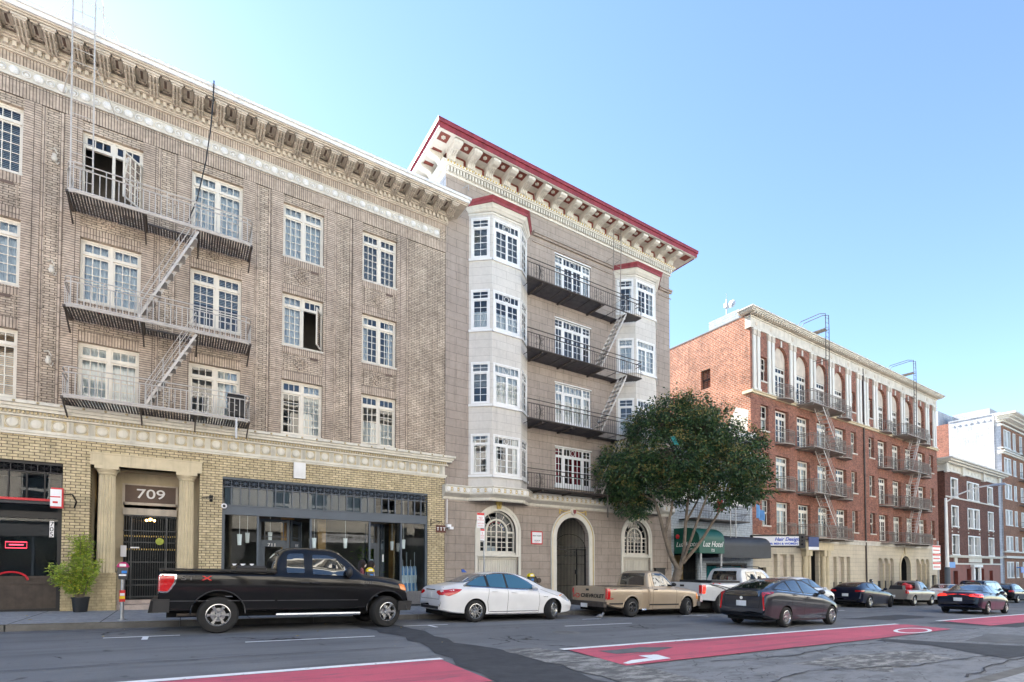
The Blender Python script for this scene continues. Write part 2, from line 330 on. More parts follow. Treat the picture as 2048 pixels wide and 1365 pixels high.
def curtain(T, u0, u1, z0, z1, d, parent, m='curtain_white', name='curtain'):
    mb = MB(T); n = max(6, int((u1 - u0) / .035)); i0 = 0
    if name == 'blind':
        k = int((z1 - z0) / .05)
        for j in range(k): z = z0 + (z1 - z0) * j / k; mb.face([(u0, d, z), (u1, d, z), (u1, d + .03, z + .043), (u0, d + .03, z + .043)])
        return mb.build(name, m, parent)
    ph = random.random() * 6
    P = [(u0 + (u1 - u0) * j / n, d + .02 * math.sin(j * 1.9 + ph) + .012 * math.sin(j * .7)) for j in range(n + 1)]
    for (a, b), (c, e) in zip(P, P[1:]): mb.face([(a, b, z0), (c, e, z0), (c, e, z1), (a, b, z1)])
    return mb.build(name, m, parent, fix=False)
def dress(T, u0, u1, z0, z1, d, win, kind):
    um = (u0 + u1) / 2
    if kind == 'full': curtain(T, u0, u1, z0, z1, d, win)
    elif kind == 'left': curtain(T, u0, um, z0, z1, d, win)
    elif kind == 'right': curtain(T, um, u1, z0, z1, d, win)
    elif kind == 'low': curtain(T, u0, u1, z0, z0 + (z1 - z0) * .48, d, win)
    elif kind == 'sides': curtain(T, u0, u0 + (u1 - u0) * .22, z0, z1, d, win); curtain(T, u1 - (u1 - u0) * .22, u1, z0, z1, d, win)
    elif kind == 'blind': curtain(T, u0, u1, z0, z1, d, win, 'blind_pale', 'blind')
    elif kind == 'halfblind': curtain(T, u0, u1, z0 + (z1 - z0) * .45, z1, d, win, 'blind_pale', 'blind')
    elif kind == 'amber': curtain(T, u0, u1, z0, z1, d, win, 'blind_amber', 'blind')
    elif kind == 'red': curtain(T, u0, u0 + (u1 - u0) * .2, z0, z1, d, win, 'curtain_red'); curtain(T, um - .1, um + .55, z0, z1, d, win, 'curtain_red')
def pane(T, u0, u1, z0, z1, d, win, m='window_glass'):
    mb = MB(T); mb.face([(u0, d, z0), (u1, d, z0), (u1, d, z1), (u0, d, z1)]); return mb.build('pane', m, win, fix=False)
def tri(u, n): return u
# ------------------------------------------------------------------ ground
def sheet(name, pts, m, dz, kind='structure', sub=None, **kw):
    """a flat sheet on the sloping street at height dz above the road"""
    mb = MB(); mb.face([(x, y, g(x) + dz) for x, y in pts]); o = mb.build(name, m, fix=False); o['kind'] = kind
    for k, v in kw.items(): o[k] = v
    return o
m, t, b = _new('asphalt')
p = geo(t); n1 = noise(t, p, .35, 6, .65); n2 = noise(t, stretch(t, p, (.25, 2.2, 1)), .9, 5); n3 = noise(t, p, 130, 2)
c = mix(t, ramp(t, n1, .3, .7), (.135, .142, .153), (.195, .202, .212)); c = mix(t, ramp(t, n2, .48, .72), c, (.11, .115, .124)); c = mix(t, ramp(t, n3, .35, .7), mix(t, 1.0, c, (.82, .82, .82), 'MULTIPLY'), mix(t, 1.0, c, (1.25, 1.25, 1.25), 'MULTIPLY'))
spots = noise(t, p, 2.3, 3); c = mix(t, ramp(t, spots, .66, .74), c, (.045, .045, .047))
nv = N(t, 'ShaderNodeVectorMath', operation='ADD'); t.links.new(p, nv.inputs[0])
nn = N(t, 'ShaderNodeTexNoise'); nn.inputs['Scale'].default_value = 1.3; nn.inputs['Detail'].default_value = 5; t.links.new(p, nn.inputs['Vector']); t.links.new(nn.outputs['Color'], nv.inputs[1])
vo = N(t, 'ShaderNodeTexVoronoi', feature='DISTANCE_TO_EDGE'); vo.inputs['Scale'].default_value = .33; t.links.new(nv.outputs[0], vo.inputs['Vector'])
crack = ramp(t, vo.outputs['Distance'], .0035, .010, (1, 1, 1, 1), (0, 0, 0, 1)); gate = ramp(t, noise(t, p, .5, 2), .56, .62)
gm = N(t, 'ShaderNodeMath', operation='MULTIPLY'); t.links.new(crack, gm.inputs[0]); t.links.new(gate, gm.inputs[1])
c = mix(t, gm.outputs[0], c, (.022, .022, .023)); t.links.new(c, b.inputs['Base Color']); b.inputs['Roughness'].default_value = .78; b.inputs['Specular IOR Level'].default_value = .35
bump(t, b, n3, .35, .006)
def cracked(name, base, dark, lo=.45, hi=.6, ns=2.5, vs=1.6):
    m, t, b = _new(name); p = geo(t); n = noise(t, stretch(t, p, (.6, 1.6, 1)), ns, 7, .7)
    c = mix(t, ramp(t, n, lo, hi), base, dark)
    vo = N(t, 'ShaderNodeTexVoronoi', feature='DISTANCE_TO_EDGE'); vo.inputs['Scale'].default_value = vs
    nv = N(t, 'ShaderNodeVectorMath', operation='ADD'); t.links.new(p, nv.inputs[0]); nn = N(t, 'ShaderNodeTexNoise'); nn.inputs['Scale'].default_value = 2; t.links.new(p, nn.inputs['Vector']); t.links.new(nn.outputs['Color'], nv.inputs[1]); t.links.new(nv.outputs[0], vo.inputs['Vector'])
    c = mix(t, ramp(t, vo.outputs['Distance'], .002, .010, (1, 1, 1, 1), (0, 0, 0, 1)), c, tuple(v * .35 for v in dark)); n3 = noise(t, p, 110, 2)
    c = mix(t, ramp(t, n3, .3, .75), mix(t, 1.0, c, (.8, .8, .8), 'MULTIPLY'), mix(t, 1.0, c, (1.2, 1.2, 1.2), 'MULTIPLY'))
    t.links.new(c, b.inputs['Base Color']); b.inputs['Roughness'].default_value = .85; bump(t, b, n3, .4, .006)
cracked('asphalt_cracked', (.215, .222, .235), (.15, .155, .163), vs=.9)
cracked('asphalt_broken', (.34, .335, .32), (.11, .11, .11), .4, .55, 4, 3.2)
# red transit paint: worn to the asphalt in places
m, t, b = _new('red_lane_paint'); p = geo(t); n = noise(t, stretch(t, p, (.5, 1.5, 1)), 3, 7, .7); n3 = noise(t, p, 130, 2)
c = mix(t, ramp(t, noise(t, p, .8, 4), .3, .7), (.60, .115, .165), (.50, .095, .14)); c = mix(t, ramp(t, n, .57, .66), c, (.30, .11, .14)); tr_ = noise(t, stretch(t, p, (.15, 3.5, 1)), 1.1, 5); c = mix(t, ramp(t, tr_, .5, .68), c, (.33, .085, .12)); n9 = noise(t, stretch(t, p, (1, 2.2, 1)), 5, 8, .8); c = mix(t, ramp(t, n9, .64, .67), c, (.12, .11, .115)); c = mix(t, ramp(t, n3, .3, .7), mix(t, 1.0, c, (.85, .85, .85), 'MULTIPLY'), mix(t, 1.0, c, (1.15, 1.15, 1.15), 'MULTIPLY'))
t.links.new(c, b.inputs['Base Color']); b.inputs['Roughness'].default_value = .75; bump(t, b, n3, .35, .006)
m, t, b = _new('worn_white_line'); p = geo(t); n = noise(t, p, 7, 6, .75)
t.links.new(mix(t, ramp(t, n, .60, .66), (.80, .82, .83), (.2, .2, .2)), b.inputs['Base Color']); b.inputs['Roughness'].default_value = .75
brick('sidewalk_concrete', (.37, .375, .385), (.33, .335, .345), (.07, .07, .07), 1.5, 1.4, .012, off=0, stain=.2, bmp=.3)
mp = MATS['sidewalk_concrete'].node_tree                       # paving lies flat: use x / y
cb = [q for q in mp.nodes if q.type == 'COMBXYZ'][0]; se = [q for q in mp.nodes if q.type == 'SEPXYZ'][0]
for l in list(cb.inputs[0].links) + list(cb.inputs[1].links): mp.links.remove(l)
mp.links.new(se.outputs[0], cb.inputs[0]); mp.links.new(se.outputs[1], cb.inputs[1])

mb = MB(); mb.face([(-400, -400, g(-400) - .9), (500, -400, g(500) - .9), (500, 500, g(500) - .9), (-400, 500, g(-400) - .9)])
o = mb.build('ground', 'asphalt_worn', fix=False); o['kind'] = 'structure'
mb = MB(); mb.face([(-60, 2.42, g(-60)), (140, 2.42, g(140)), (140, 14.42, g(140)), (-60, 14.42, g(-60))])
o = mb.build('road', 'asphalt', fix=False); o['kind'] = 'structure'
def walk(name, y0, y1, kerb_y, x0=-60, x1=140):
    mb = MB(); mb.face([(x0, y0, sw(x0)), (x1, y0, sw(x1)), (x1, y1, sw(x1)), (x0, y1, sw(x0))])
    mb.face([(x0, y0, sw(x0) - 2), (x1, y0, sw(x1) - 2), (x1, y0, sw(x1)), (x0, y0, sw(x0))])
    mb.face([(x0, y1, sw(x0) - 2), (x1, y1, sw(x1) - 2), (x1, y1, sw(x1)), (x0, y1, sw(x0))])
    o = mb.build(name, 'sidewalk_concrete', fix=False); o['kind'] = 'structure'
walk('pavement', 14.57, 18.45, 0); walk('near_pavement', -4.6, 2.25, 0)
def kerb(name, y0, y1):
    mb = MB(); x = -60
    while x < 140:
        e = x + 2.98; mb.face([(x, y0, g(x) - .3), (e, y0, g(e) - .3), (e, y0, sw(e)), (x, y0, sw(x))]); mb.face([(x, y1, g(x) - .3), (e, y1, g(e) - .3), (e, y1, sw(e)), (x, y1, sw(x))]); mb.face([(x, y0, sw(x) + .002), (e, y0, sw(e) + .002), (e, y1, sw(e) + .002), (x, y1, sw(x) + .002)]); x += 3
    o = mb.build(name, 'concrete_kerb', fix=False); o['kind'] = 'structure'
kerb('kerb', 14.42, 14.57); kerb('near_kerb', 2.25, 2.42)
sheet('kerb_paint', [(-60, 14.421), (9, 14.421), (9, 14.47), (-60, 14.47)], 'kerb_edge', SW + .006)
sheet('gutter', [(-60, 13.95), (140, 13.95), (140, 14.42), (-60, 14.42)], 'asphalt_worn', .004)
# repairs and paint on the road, each sheet 4 mm above the one below
rr = random.Random(3)
def ragged(pts, j=.12, step=.5):
    out = []
    for (x0, y0), (x1, y1) in zip(pts, pts[1:] + pts[:1]):
        n = max(1, int(math.hypot(x1 - x0, y1 - y0) / step))
        for k in range(n): f = k / n; out.append((x0 + (x1 - x0) * f + rr.uniform(-j, j), y0 + (y1 - y0) * f + rr.uniform(-j, j)))
    return out
sheet('near_lane', ragged([(4.9, 5.75), (5.4, 2.5), (140, 2.5), (140, 5.75)], .03, 6), 'asphalt_cracked', .004)
sheet('asphalt_patch', ragged([(3.7, 13.6), (4.75, 13.6), (4.85, 11), (4.6, 9.4), (5.1, 8.2), (4.9, 6.4), (4.75, 4.8), (5.2, 2.5), (3.4, 2.5), (3.35, 5.7), (3.65, 7.6), (3.9, 9.0), (4.0, 10.5)]), 'asphalt_patch', .008)
sheet('broken_strip', ragged([(4.95, 8.1), (5.7, 7.95), (6.1, 5.9), (5.9, 4.6), (6.6, 3.2), (5.3, 2.5), (4.9, 4.8), (4.95, 6.3)], .06, .3), 'asphalt_broken', .012)
sheet('dark_trench', ragged([(14.7, 5.72), (15.6, 4.5), (16.4, 3.5), (14.9, 3.0), (13.2, 3.1), (14.2, 4.6), (14.1, 5.6)], .04), 'asphalt_patch', .012)
sheet('broken_patch', ragged([(8.6, 4.6), (10.8, 4.9), (12.8, 4.3), (12.0, 3.7), (9.4, 3.6)], .15, .4), 'asphalt_broken', .008)
sheet('light_patch', ragged([(16.2, 4.6), (19.5, 5.0), (20, 4.0), (17.2, 3.4)], .05), 'asphalt_worn', .012)
sheet('long_patch', ragged([(21, 9.6), (27, 9.9), (27, 8.6), (22.5, 8.5)], .08), 'asphalt_patch', .004)
sheet('lane_patch', ragged([(22.5, 7.4), (30, 6.9), (29, 5.2), (23.5, 5.3)], .06), 'asphalt_patch', .006)
# a line of crack filler and old trench joints across the street
for k, pl in enumerate([[(6.2, 3.9), (8.2, 4.2), (10.5, 3.6), (13.5, 3.4), (18, 3.5)], [(7.5, 5.5), (9.6, 5.2), (12, 5.5), (14, 5.3)], [(9.9, 2.8), (12.6, 3.0), (15.5, 2.9)], [(-6, 9.2), (-2, 9.05), (2.5, 9.15), (3.6, 9.0)]]):
    P = ragged(pl + pl[-2:0:-1], .03, .25)[:]; 
    mb = MB(); Q = []
    for (x0, y0), (x1, y1) in zip(pl, pl[1:]):
        for j in range(8): f = j / 8; Q.append((x0 + (x1 - x0) * f, y0 + (y1 - y0) * f + rr.uniform(-.05, .05)))
    for (a, b_), (c_, d_) in zip(Q, Q[1:]): w_ = rr.uniform(.008, .022); mb.face([(a, b_ - w_, g(a) + .017), (c_, d_ - w_, g(c_) + .017), (c_, d_ + w_, g(c_) + .017), (a, b_ + w_, g(a) + .017)])
    o = mb.build('crack_seal', 'asphalt_patch', fix=False); o['kind'] = 'structure'
sheet('red_lane', ragged([(-60, 7.5), (3.5, 7.5), (3.45, 6.6), (3.4, 5.72), (-60, 5.7)], .01, 4), 'red_lane_paint', .016)
sheet('red_lane', [(6.1, 7.5), (20.2, 7.5), (20.6, 7.3), (20.3, 6.5), (20.1, 6.0), (14.7, 5.8), (7.1, 5.8), (5.85, 5.78), (5.98, 6.6)], 'red_lane_paint', .016)
sheet('red_lane', [(24.2, 7.55), (140, 7.55), (140, 5.9), (23.4, 5.9), (23.8, 6.6)], 'red_lane_paint', .016)
for a, c_ in ((-60, 3.55), (6.0, 20.5), (24.0, 140)): sheet('lane_line', [(a, 7.5), (c_, 7.5), (c_, 7.66), (a, 7.66)], 'worn_white_line', .020)
for a, c_, y in ((-1.24, 0, 12.5), (1.04, 3.53, 10.88), (4.86, 6.12, 12.66), (10.95, 11.76, 12.7), (8.96, 11.56, 11.13), (15.9, 17.3, 12.7), (-6.4, -4.3, 10.9), (20.6, 21.9, 12.4), (26.4, 27.7, 12.4)): sheet('bay_line', [(a, y), (c_, y), (c_, y + .09), (a, y + .09)], 'worn_white_line', .008)
for x, y in ((-.62, 12.5), (5.5, 12.66), (16.6, 12.7), (21.2, 12.4)): sheet('bay_line', [(x, y - .5), (x + .1, y - .5), (x + .1, y), (x, y)], 'worn_white_line', .008)
sheet('lane_patch', ragged([(6.5, 7.1), (7.6, 7.2), (8.3, 6.9), (7.5, 6.6), (6.6, 6.7)], .05, .2), 'asphalt_worn', .020)
sheet('painted_letter', [(6.55, 5.92), (7.08, 5.94), (7.2, 6.36), (6.78, 6.40), (6.74, 6.12), (6.3, 6.1), (5.95, 5.95), (5.98, 5.86)], 'worn_white_line', .022)
mb = MB(); n = 28                                              # the ring of the painted letter O
for k in range(n):
    q = []
    for r0, kk in ((1, k), (1, k + 1), (.78, k + 1), (.78, k)):
        a = 6.28319 * kk / n; sh = math.sin(a) * .42 * r0; x = 18.1 + 1.15 * r0 * math.cos(a) + sh * 1.1; q.append((x, 6.3 + sh, g(x) + .022))
    mb.face(q)
o = mb.build('painted_letter', 'worn_white_line', fix=False); o['kind'] = 'structure'
sheet('manhole', [(8.0 + .36 * math.cos(a / 2.546), 9.9 + .36 * math.sin(a / 2.546)) for a in range(16)], 'asphalt_old', .008)
for k in range(26):                                            # fallen leaves and litter in the gutter
    x = rr.uniform(-5, 14); y = rr.choice([rr.uniform(13.6, 14.38), rr.uniform(14.7, 18.2), rr.uniform(9, 14)]); z = (sw(x) if y > 14.5 else g(x)) + .012; a = rr.uniform(0, 6); s = rr.uniform(.02, .045)
    if k == 0: mb = MB()
    mb.face([(x + s * math.cos(a), y + s * math.sin(a), z), (x + s * .4 * math.cos(a + 1.57), y + s * .4 * math.sin(a + 1.57), z + .01), (x - s * math.cos(a), y - s * math.sin(a), z), (x - s * .4 * math.cos(a + 1.57), y - s * .4 * math.sin(a + 1.57), z + .008)])
o = mb.build('litter', 'leaf_yellow', fix=False); o['kind'] = 'stuff'
# ------------------------------------------------------------------ building 1: tan brick
B1 = empty('brick_apartment_building', (0, 18.4, .14), 'long tan brick apartment building with deep bracketed cornice, shops and a columned entrance numbered 709', 'building')
WX = [(-5.12, -3.74), (-2.52, -1.13), (.10, 1.50), (2.71, 4.03), (5.38, 6.69)]
WZ = [(5.88, 7.72), (8.90, 10.67), (11.93, 13.75)]
WX0 = [(-7.9, -6.5)] + WX
holes = [(a, b, c, d) for a, b in WX0 for c, d in WZ]
mb = MB(FX); mb.m = 0; wall(mb, -9, 8.71, 4.93, 15.2, holes, .22, 1); mb.build('upper_wall', ['tan_brick', 'tan_pier_brick'], B1, fix=False)
mb = MB(FX)
for a, b in WX0:                                    # piers of stacked brick each side of every window column
    for x0, x1 in ((a - .36, a), (b, b + .36)):
        for (c, d) in ((5.78, 14.0),): mb.box(x0, x1, -.025, .0, c, d)
mb.build('brick_pier', 'tan_pier_brick', B1)
mb = MB(FX)
for a, b in WX0:
    for x in (a - .46, b + .38): mb.box(x, x + .08, -.012, 0, 5.78, 14.0)
mb.build('pier_edge', 'tan_soldier_brick', B1)
mb = MB(FX)
for a, b in WX0:
    for k in range(2):
        c, d = WZ[k][1], WZ[k + 1][0]
        mb.box(a, b, -.018, 0, d - .27, d - .005); mb.box(a, b, -.018, 0, c + .004, c + .3)
mb.box(-9, 8.71, -.03, 0, 14.0, 14.45); mb.box(-9, 8.71, -.02, 0, 14.86, 15.15)
mb.build('soldier_course', 'tan_soldier_brick', B1)
for a, b in WX0[1:]:                                # diamond panels between the storeys
    for k in range(2):
        c, d = WZ[k][1] + .3, WZ[k + 1][0] - .27; cx, cz, r = (a + b) / 2 - .08, (c + d) / 2, .24
        mb = MB(FX)
        for r0, r1, y in ((r, r - .06, -.03), (r - .14, r - .17, -.02)):
            o4 = [(cx, cz + r0), (cx + r0, cz), (cx, cz - r0), (cx - r0, cz)]; i4 = [(cx, cz + r1), (cx + r1, cz), (cx, cz - r1), (cx - r1, cz)]
            for j in range(4):
                q = (j + 1) % 4; mb.face([(o4[j][0], y, o4[j][1]), (o4[q][0], y, o4[q][1]), (i4[q][0], y, i4[q][1]), (i4[j][0], y, i4[j][1])]); mb.face([(o4[j][0], y, o4[j][1]), (o4[q][0], y, o4[q][1]), (o4[q][0], 0, o4[q][1]), (o4[j][0], 0, o4[j][1])])
        mb.box(a + .08, a + .1, -.012, 0, c, d); mb.box(b - .1, b - .08, -.012, 0, c, d); mb.box(a + .1, b - .1, -.012, 0, d - .02, d)
        mb.build('brick_panel', 'tan_soldier_brick', B1)
        mb = MB(FX); mb.box(b - .42, b - .16, -.014, -.002, d - .10, d - .02); mb.build('wall_vent', 'coffer_dark', B1)
kinds = {(0, 0): 'full', (0, 1): 'blind', (0, 2): 'blind', (1, 0): 'amber', (1, 1): 'full', (1, 2): 'blind', (2, 0): 'full', (2, 1): 'full', (2, 2): 'room', (3, 0): 'right', (3, 1): 'halfblind', (3, 2): 'full',
         (4, 0): 'right', (4, 1): 'left', (4, 2): 'full', (5, 0): 'low', (5, 1): 'sides', (5, 2): 'blind'}
def b1_window(i, k):
    (a, b), (c, d) = WX0[i], WZ[k]; T = FX; m = (a + b) / 2; zt = d - .40; dd = .13; mb = MB(T)
    mb.box(a, b, dd - .02, dd + .06, d - .06, d); mb.box(a, b, dd - .03, dd + .06, c, c + .05); mb.box(a, a + .05, dd - .02, dd + .06, c + .05, d - .06); mb.box(b - .05, b, dd - .02, dd + .06, c + .05, d - .06)
    mb.box(m - .035, m + .035, dd - .02, dd + .06, c + .05, d - .06); mb.box(a + .05, m - .035, dd - .03, dd + .05, zt - .03, zt + .03); mb.box(m + .035, b - .05, dd - .03, dd + .05, zt - .03, zt + .03)
    opn = {(2, 2): 'R', (4, 1): 'R', (5, 0): 'gap'}.get((i, k)); rows = 5
    for x0, x1, s in ((a + .05, m - .035, 'L'), (m + .035, b - .05, 'R')):
        sash(mb, x0, x1, zt + .03, d - .06, 3, 1, dd)
        if opn == s or (opn == 'gap' and s == 'L') or (i, k, s) == (2, 2, 'L'): continue
        sash(mb, x0, x1, c + .05, zt - .03, 3, rows, dd, .045)
    w = mb.build('window', 'window_paint', B1)
    pane(T, a + .05, b - .05, zt, d - .05, dd + .02, w)
    if opn == 'R' or opn == 'gap':
        if (i, k) != (2, 2): pane(T, a + .05 if opn == 'R' else m, m if opn == 'R' else b - .05, c + .05, zt, dd + .02, w)
        mbs = MB(T); x0, x1 = (m + .035, b - .05); L = x1 - x0
        if opn == 'gap': x0, x1 = a + .05, m - .035; L = x1 - x0
        ang = R(62 if (i, k) == (4, 1) else 50 if opn == 'R' else 12); hx, sg = (x1, -1) if opn == 'R' else (x0, 1)
        P0 = T(hx, dd - .02, 0); dirv = Vector((sg * math.cos(ang), -math.sin(ang), 0)); F2 = Fr(P0.x, P0.y, P0.x + dirv.x, P0.y + dirv.y)
        mbs = MB(F2); sash(mbs, 0, L, c + .05, zt - .03, 3 if (i, k) != (4, 1) else 1, rows if (i, k) != (4, 1) else 1, 0, .045)
        o = mbs.build('casement', 'window_paint', w); mp = MB(F2); mp.face([(0, .016, c + .05), (L, .016, c + .05), (L, .016, zt - .03), (0, .016, zt - .03)]); mp.build('pane', 'window_glass', w, fix=False)
    else: pane(T, a + .05, b - .05, c + .05, zt, dd + .02, w)
    dress(T, a + .04, b - .04, c + .05, d - .05, dd + .14, w, kinds[(i, k)])
    mb = MB(T); mb.box(a - .01, b + .01, -.03, dd, c - .06, c); mb.build('sill', 'stone_trim', B1)
for i in range(6):
    for k in range(3): b1_window(i, k)
# frieze of shells
mb = MB(FX); mb.box(-9, 8.45, -.035, 0, 14.49, 14.52); mb.box(-9, 8.45, -.035, 0, 14.83, 14.86); mb.box(-9, 8.45, -.012, 0, 14.52, 14.83)
fz = mb.build('shell_frieze', 'stone_trim', B1)
mb = MB(FX); x = 8.30; k = 0
while x > -4.8:
    mb.cut()
    if k % 2 == 0:
        mb.ball((x, -.02, 14.67), .115, 10, (1, .6, 1))
        for j in range(7): a = R(20 + 140 * j / 6); mb.tube([(x, -.07, 14.60), (x + .11 * math.cos(a), -.06, 14.64 + .09 * math.sin(a))], .012, 4)
    else:
        ring(mb, x, 14.67, .085, -.03, .03, 10); mb.ball((x, -.015, 14.67), .045, 8, (1, .6, 1))
    x -= .245; k += 1
mb.build_each('shell_ornament', 'shell_white', fz)
# cornice
mb = MB(FX)
for z0, z1, p_ in ((15.13, 15.165, .07), (15.165, 15.20, .11), (15.34, 15.38, .24), (15.38, 15.42, .30)): mb.box(-9, 8.71 + p_ * .6, -p_, 0, z0, z1)
mb.box(-9, 8.76, -.12, 0, 15.20, 15.34); mb.box(-9, 8.95, -.24, 0, 15.42, 15.52)
mb.box(-9, 9.18, -.92, 0, 15.56, 15.60); mb.box(-9, 9.22, -.96, 0, 15.60, 15.63); cor = mb.build('cornice', 'cornice_stone', B1)
mb = MB(FX); mb.box(-9, 9.27, -1.02, 0, 15.63, 15.74); mb.box(-9, 9.32, -1.07, .3, 15.74, 15.82); mb.build('fascia', 'shell_white', cor)
mb = MB(FX); x = 8.66
while x > -4.8: mb.box(x - .085, x, -.20, -.12, 15.205, 15.335); x -= .165
mb.build('dentil_course', 'cornice_stone', cor)
x = 8.72; xs = []
while x > -4.9:
    mb = MB(FX); a, b = x - .13, x + .13
    mb.prism([(-.86, 15.56), (-.86, 15.49), (-.80, 15.44), (-.66, 15.43), (-.5, 15.40), (-.36, 15.33), (-.26, 15.31), (-.24, 15.56)], a, b, 'x') if False else None
    for (y0, z0, y1, z1) in ((-.86, 15.45, -.62, 15.56), (-.62, 15.41, -.40, 15.56), (-.40, 15.36, -.24, 15.56)): mb.box(a, b, y0, y1, z0, z1)
    for j in range(3): u = a + .05 + .08 * j; mb.tube([(u, -.87, 15.50), (u, -.8, 15.44), (u, -.6, 15.40), (u, -.4, 15.35), (u, -.26, 15.33)], .022, 5)
    mb.tube([(a - .03, -.87, 15.52), (b + .03, -.87, 15.52)], .035, 6)
    mb.build('modillion', 'cornice_stone', B1); xs.append(x); x -= .565
mb = MB(FX)
for a, b in zip(xs[1:], xs):
    mb.cut()
    for s in (0, .05): mb.box(a + .16 + s, b - .16 - s, -.84 + s, -.80 + s, 15.53 + s * .3, 15.56); mb.box(a + .16 + s, a + .2 + s, -.84 + s, -.30 - s, 15.53 + s * .3, 15.56); mb.box(b - .2 - s, b - .16 - s, -.84 + s, -.30 - s, 15.53 + s * .3, 15.56); mb.box(a + .16 + s, b - .16 - s, -.34 - s, -.30 - s, 15.53 + s * .3, 15.56)
mb.build_each('coffer_frame', 'cornice_stone', cor)
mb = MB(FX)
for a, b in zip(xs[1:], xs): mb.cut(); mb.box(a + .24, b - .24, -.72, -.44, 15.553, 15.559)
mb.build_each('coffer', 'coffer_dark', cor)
mb = MB(FX); mb.box(-9, 9.30, -1.05, .6, 15.82, 15.85); rf = mb.build('roof_flashing', 'flashing', B1)
mb = MB(FX); mb.box(-9, 8.7, .61, 16, 15.3, 15.6); mb.face([(8.705, .0, 15.2), (8.705, 16, 15.2), (8.705, 16, -2), (8.705, .0, -2)]); mb.face([(-9, 16, 15.2), (8.7, 16, 15.2), (8.7, 16, -2), (-9, 16, -2)]); mb.face([(-9, 0, 15.2), (-9, 16, 15.2), (-9, 16, -2), (-9, 0, -2)])
mb.build('roof', 'roofing', B1, fix=False)
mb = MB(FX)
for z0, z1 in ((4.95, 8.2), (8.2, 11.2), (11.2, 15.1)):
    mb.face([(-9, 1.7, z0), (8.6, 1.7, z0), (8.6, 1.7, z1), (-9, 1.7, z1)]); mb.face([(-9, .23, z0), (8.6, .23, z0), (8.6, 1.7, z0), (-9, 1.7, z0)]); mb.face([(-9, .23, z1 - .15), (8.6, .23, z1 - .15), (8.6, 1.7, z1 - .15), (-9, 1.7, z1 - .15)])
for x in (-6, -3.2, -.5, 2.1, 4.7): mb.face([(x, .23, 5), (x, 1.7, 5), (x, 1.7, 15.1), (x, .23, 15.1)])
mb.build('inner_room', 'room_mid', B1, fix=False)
# ledge and band of ovals between shops and flats
mb = MB(FX)
for z0, z1, p_ in ((4.93, 4.99, .04), (4.99, 5.05, .07), (5.41, 5.46, .10), (5.54, 5.62, .22), (5.62, 5.70, .27), (5.70, 5.78, .33)): mb.box(-9, 8.71 + p_, -p_, 0, z0, z1)
mb.box(-9, 8.73, -.02, 0, 5.05, 5.41); mb.box(-9, 8.76, -.12, 0, 5.46, 5.54)
led = mb.build('ledge', 'ledge_cream', B1)
mb = MB(FX); x = 8.70
while x > -4.6: mb.box(x - .045, x, -.17, -.12, 5.465, 5.535); x -= .085
mb.build('dentil_course', 'band_field', led)
mb = MB(FX); x = 8.2; k = 0; mo = MB(FX); mt = MB(FX)
x = 8.31
while x > -4.7:
    mb.cut(); mo.cut(); mt.cut(); mb.box(x - .155, x + .155, -.026, -.02, 5.08, 5.39); mo.ball((x, -.026, 5.235), .125, 14, (1, .35, 1.05)); ring(mo, x, 5.235, .145, -.028, .014, 16)
    for j in range(4): u = x + .19 + j * .028; mt.box(u, u + .016, -.045, -.02, 5.07, 5.40)
    mt.box(x + .18, x + .30, -.06, -.02, 5.045, 5.07); x -= .4655
mb.build_each('oval_field', 'band_field', led); mo.build_each('oval_boss', 'ledge_cream', led, smooth=50); mt.build_each('triglyph', 'ledge_cream', led)
mb = MB(FX); x = 8.5
while x > -4.6: mb.cut(); mb.ball((x, -.335, 5.74), .035, 8); x -= .47
mb.build_each('rosette', 'band_field', led)
# ground storey wall
mb = MB(FX); mb.m = 0
wall(mb, -9, 8.71, -1, 4.93, [(-8.6, -2.76, -.6, 4.24), (-2.18, .44, -.6, 4.28), (1.05, 8.0, -.6, 4.27)], .35, 0)
mb.build('shop_wall', 'yellow_brick', B1, fix=False)
# entrance: lintel, two fluted columns on brick bases, gate, transom 709
mb = MB(FX); mb.box(-2.18, .49, -.07, .5, 4.28, 4.64); mb.box(-2.20, .51, -.09, 0, 4.60, 4.64); mb.build('entrance_lintel', 'column_paint', B1)
for cx in (-1.81, .10):
    mb = MB(); pr = []; n = 72
    i = len(mb.v); zs = [1.25, 2.2, 3.2, 4.03]
    for z in zs:
        r0 = .215 - .03 * (z - 1.25) / 2.8
        for j in range(n): a = 6.28319 * j / n; r = r0 - (.0, .020, .028, .020)[j % 4]; mb.v.append(Vector((cx + r * math.cos(a), 18.52 + r * math.sin(a), z)))
    for k in range(3):
        for j in range(n): mb.f.append([i + k * n + j, i + k * n + (j + 1) % n, i + (k + 1) * n + (j + 1) % n, i + (k + 1) * n + j]); mb.mi.append(0)
    c_ = mb.build('column', 'column_paint', B1)
    mb = MB(); mb.lathe([(.19, 4.03), (.21, 4.06), (.20, 4.08), (.25, 4.15), (.26, 4.18)], (cx, 18.52, 0)); mb.box(cx - .27, cx + .27, 18.26, 18.80, 4.18, 4.28); mb.build('capital', 'column_paint', c_)
mb = MB(FX); mb.cut(); mb.box(-2.74, -1.56, -.03, .35, -.6, 1.16); mb.box(-2.05, -1.55, -.05, .35, 1.16, 1.25); mb.cut(); mb.box(-.16, 1.04, -.03, .35, -.6, 1.16); mb.box(-.17, .36, -.05, .35, 1.16, 1.25); mb.build_each('column_base', 'painted_base_brick', B1)
mb = MB(FX); wall(mb, -2.5, .8, -.6, 4.3, [], 0); mb = MB(FX)
mb.m = 0
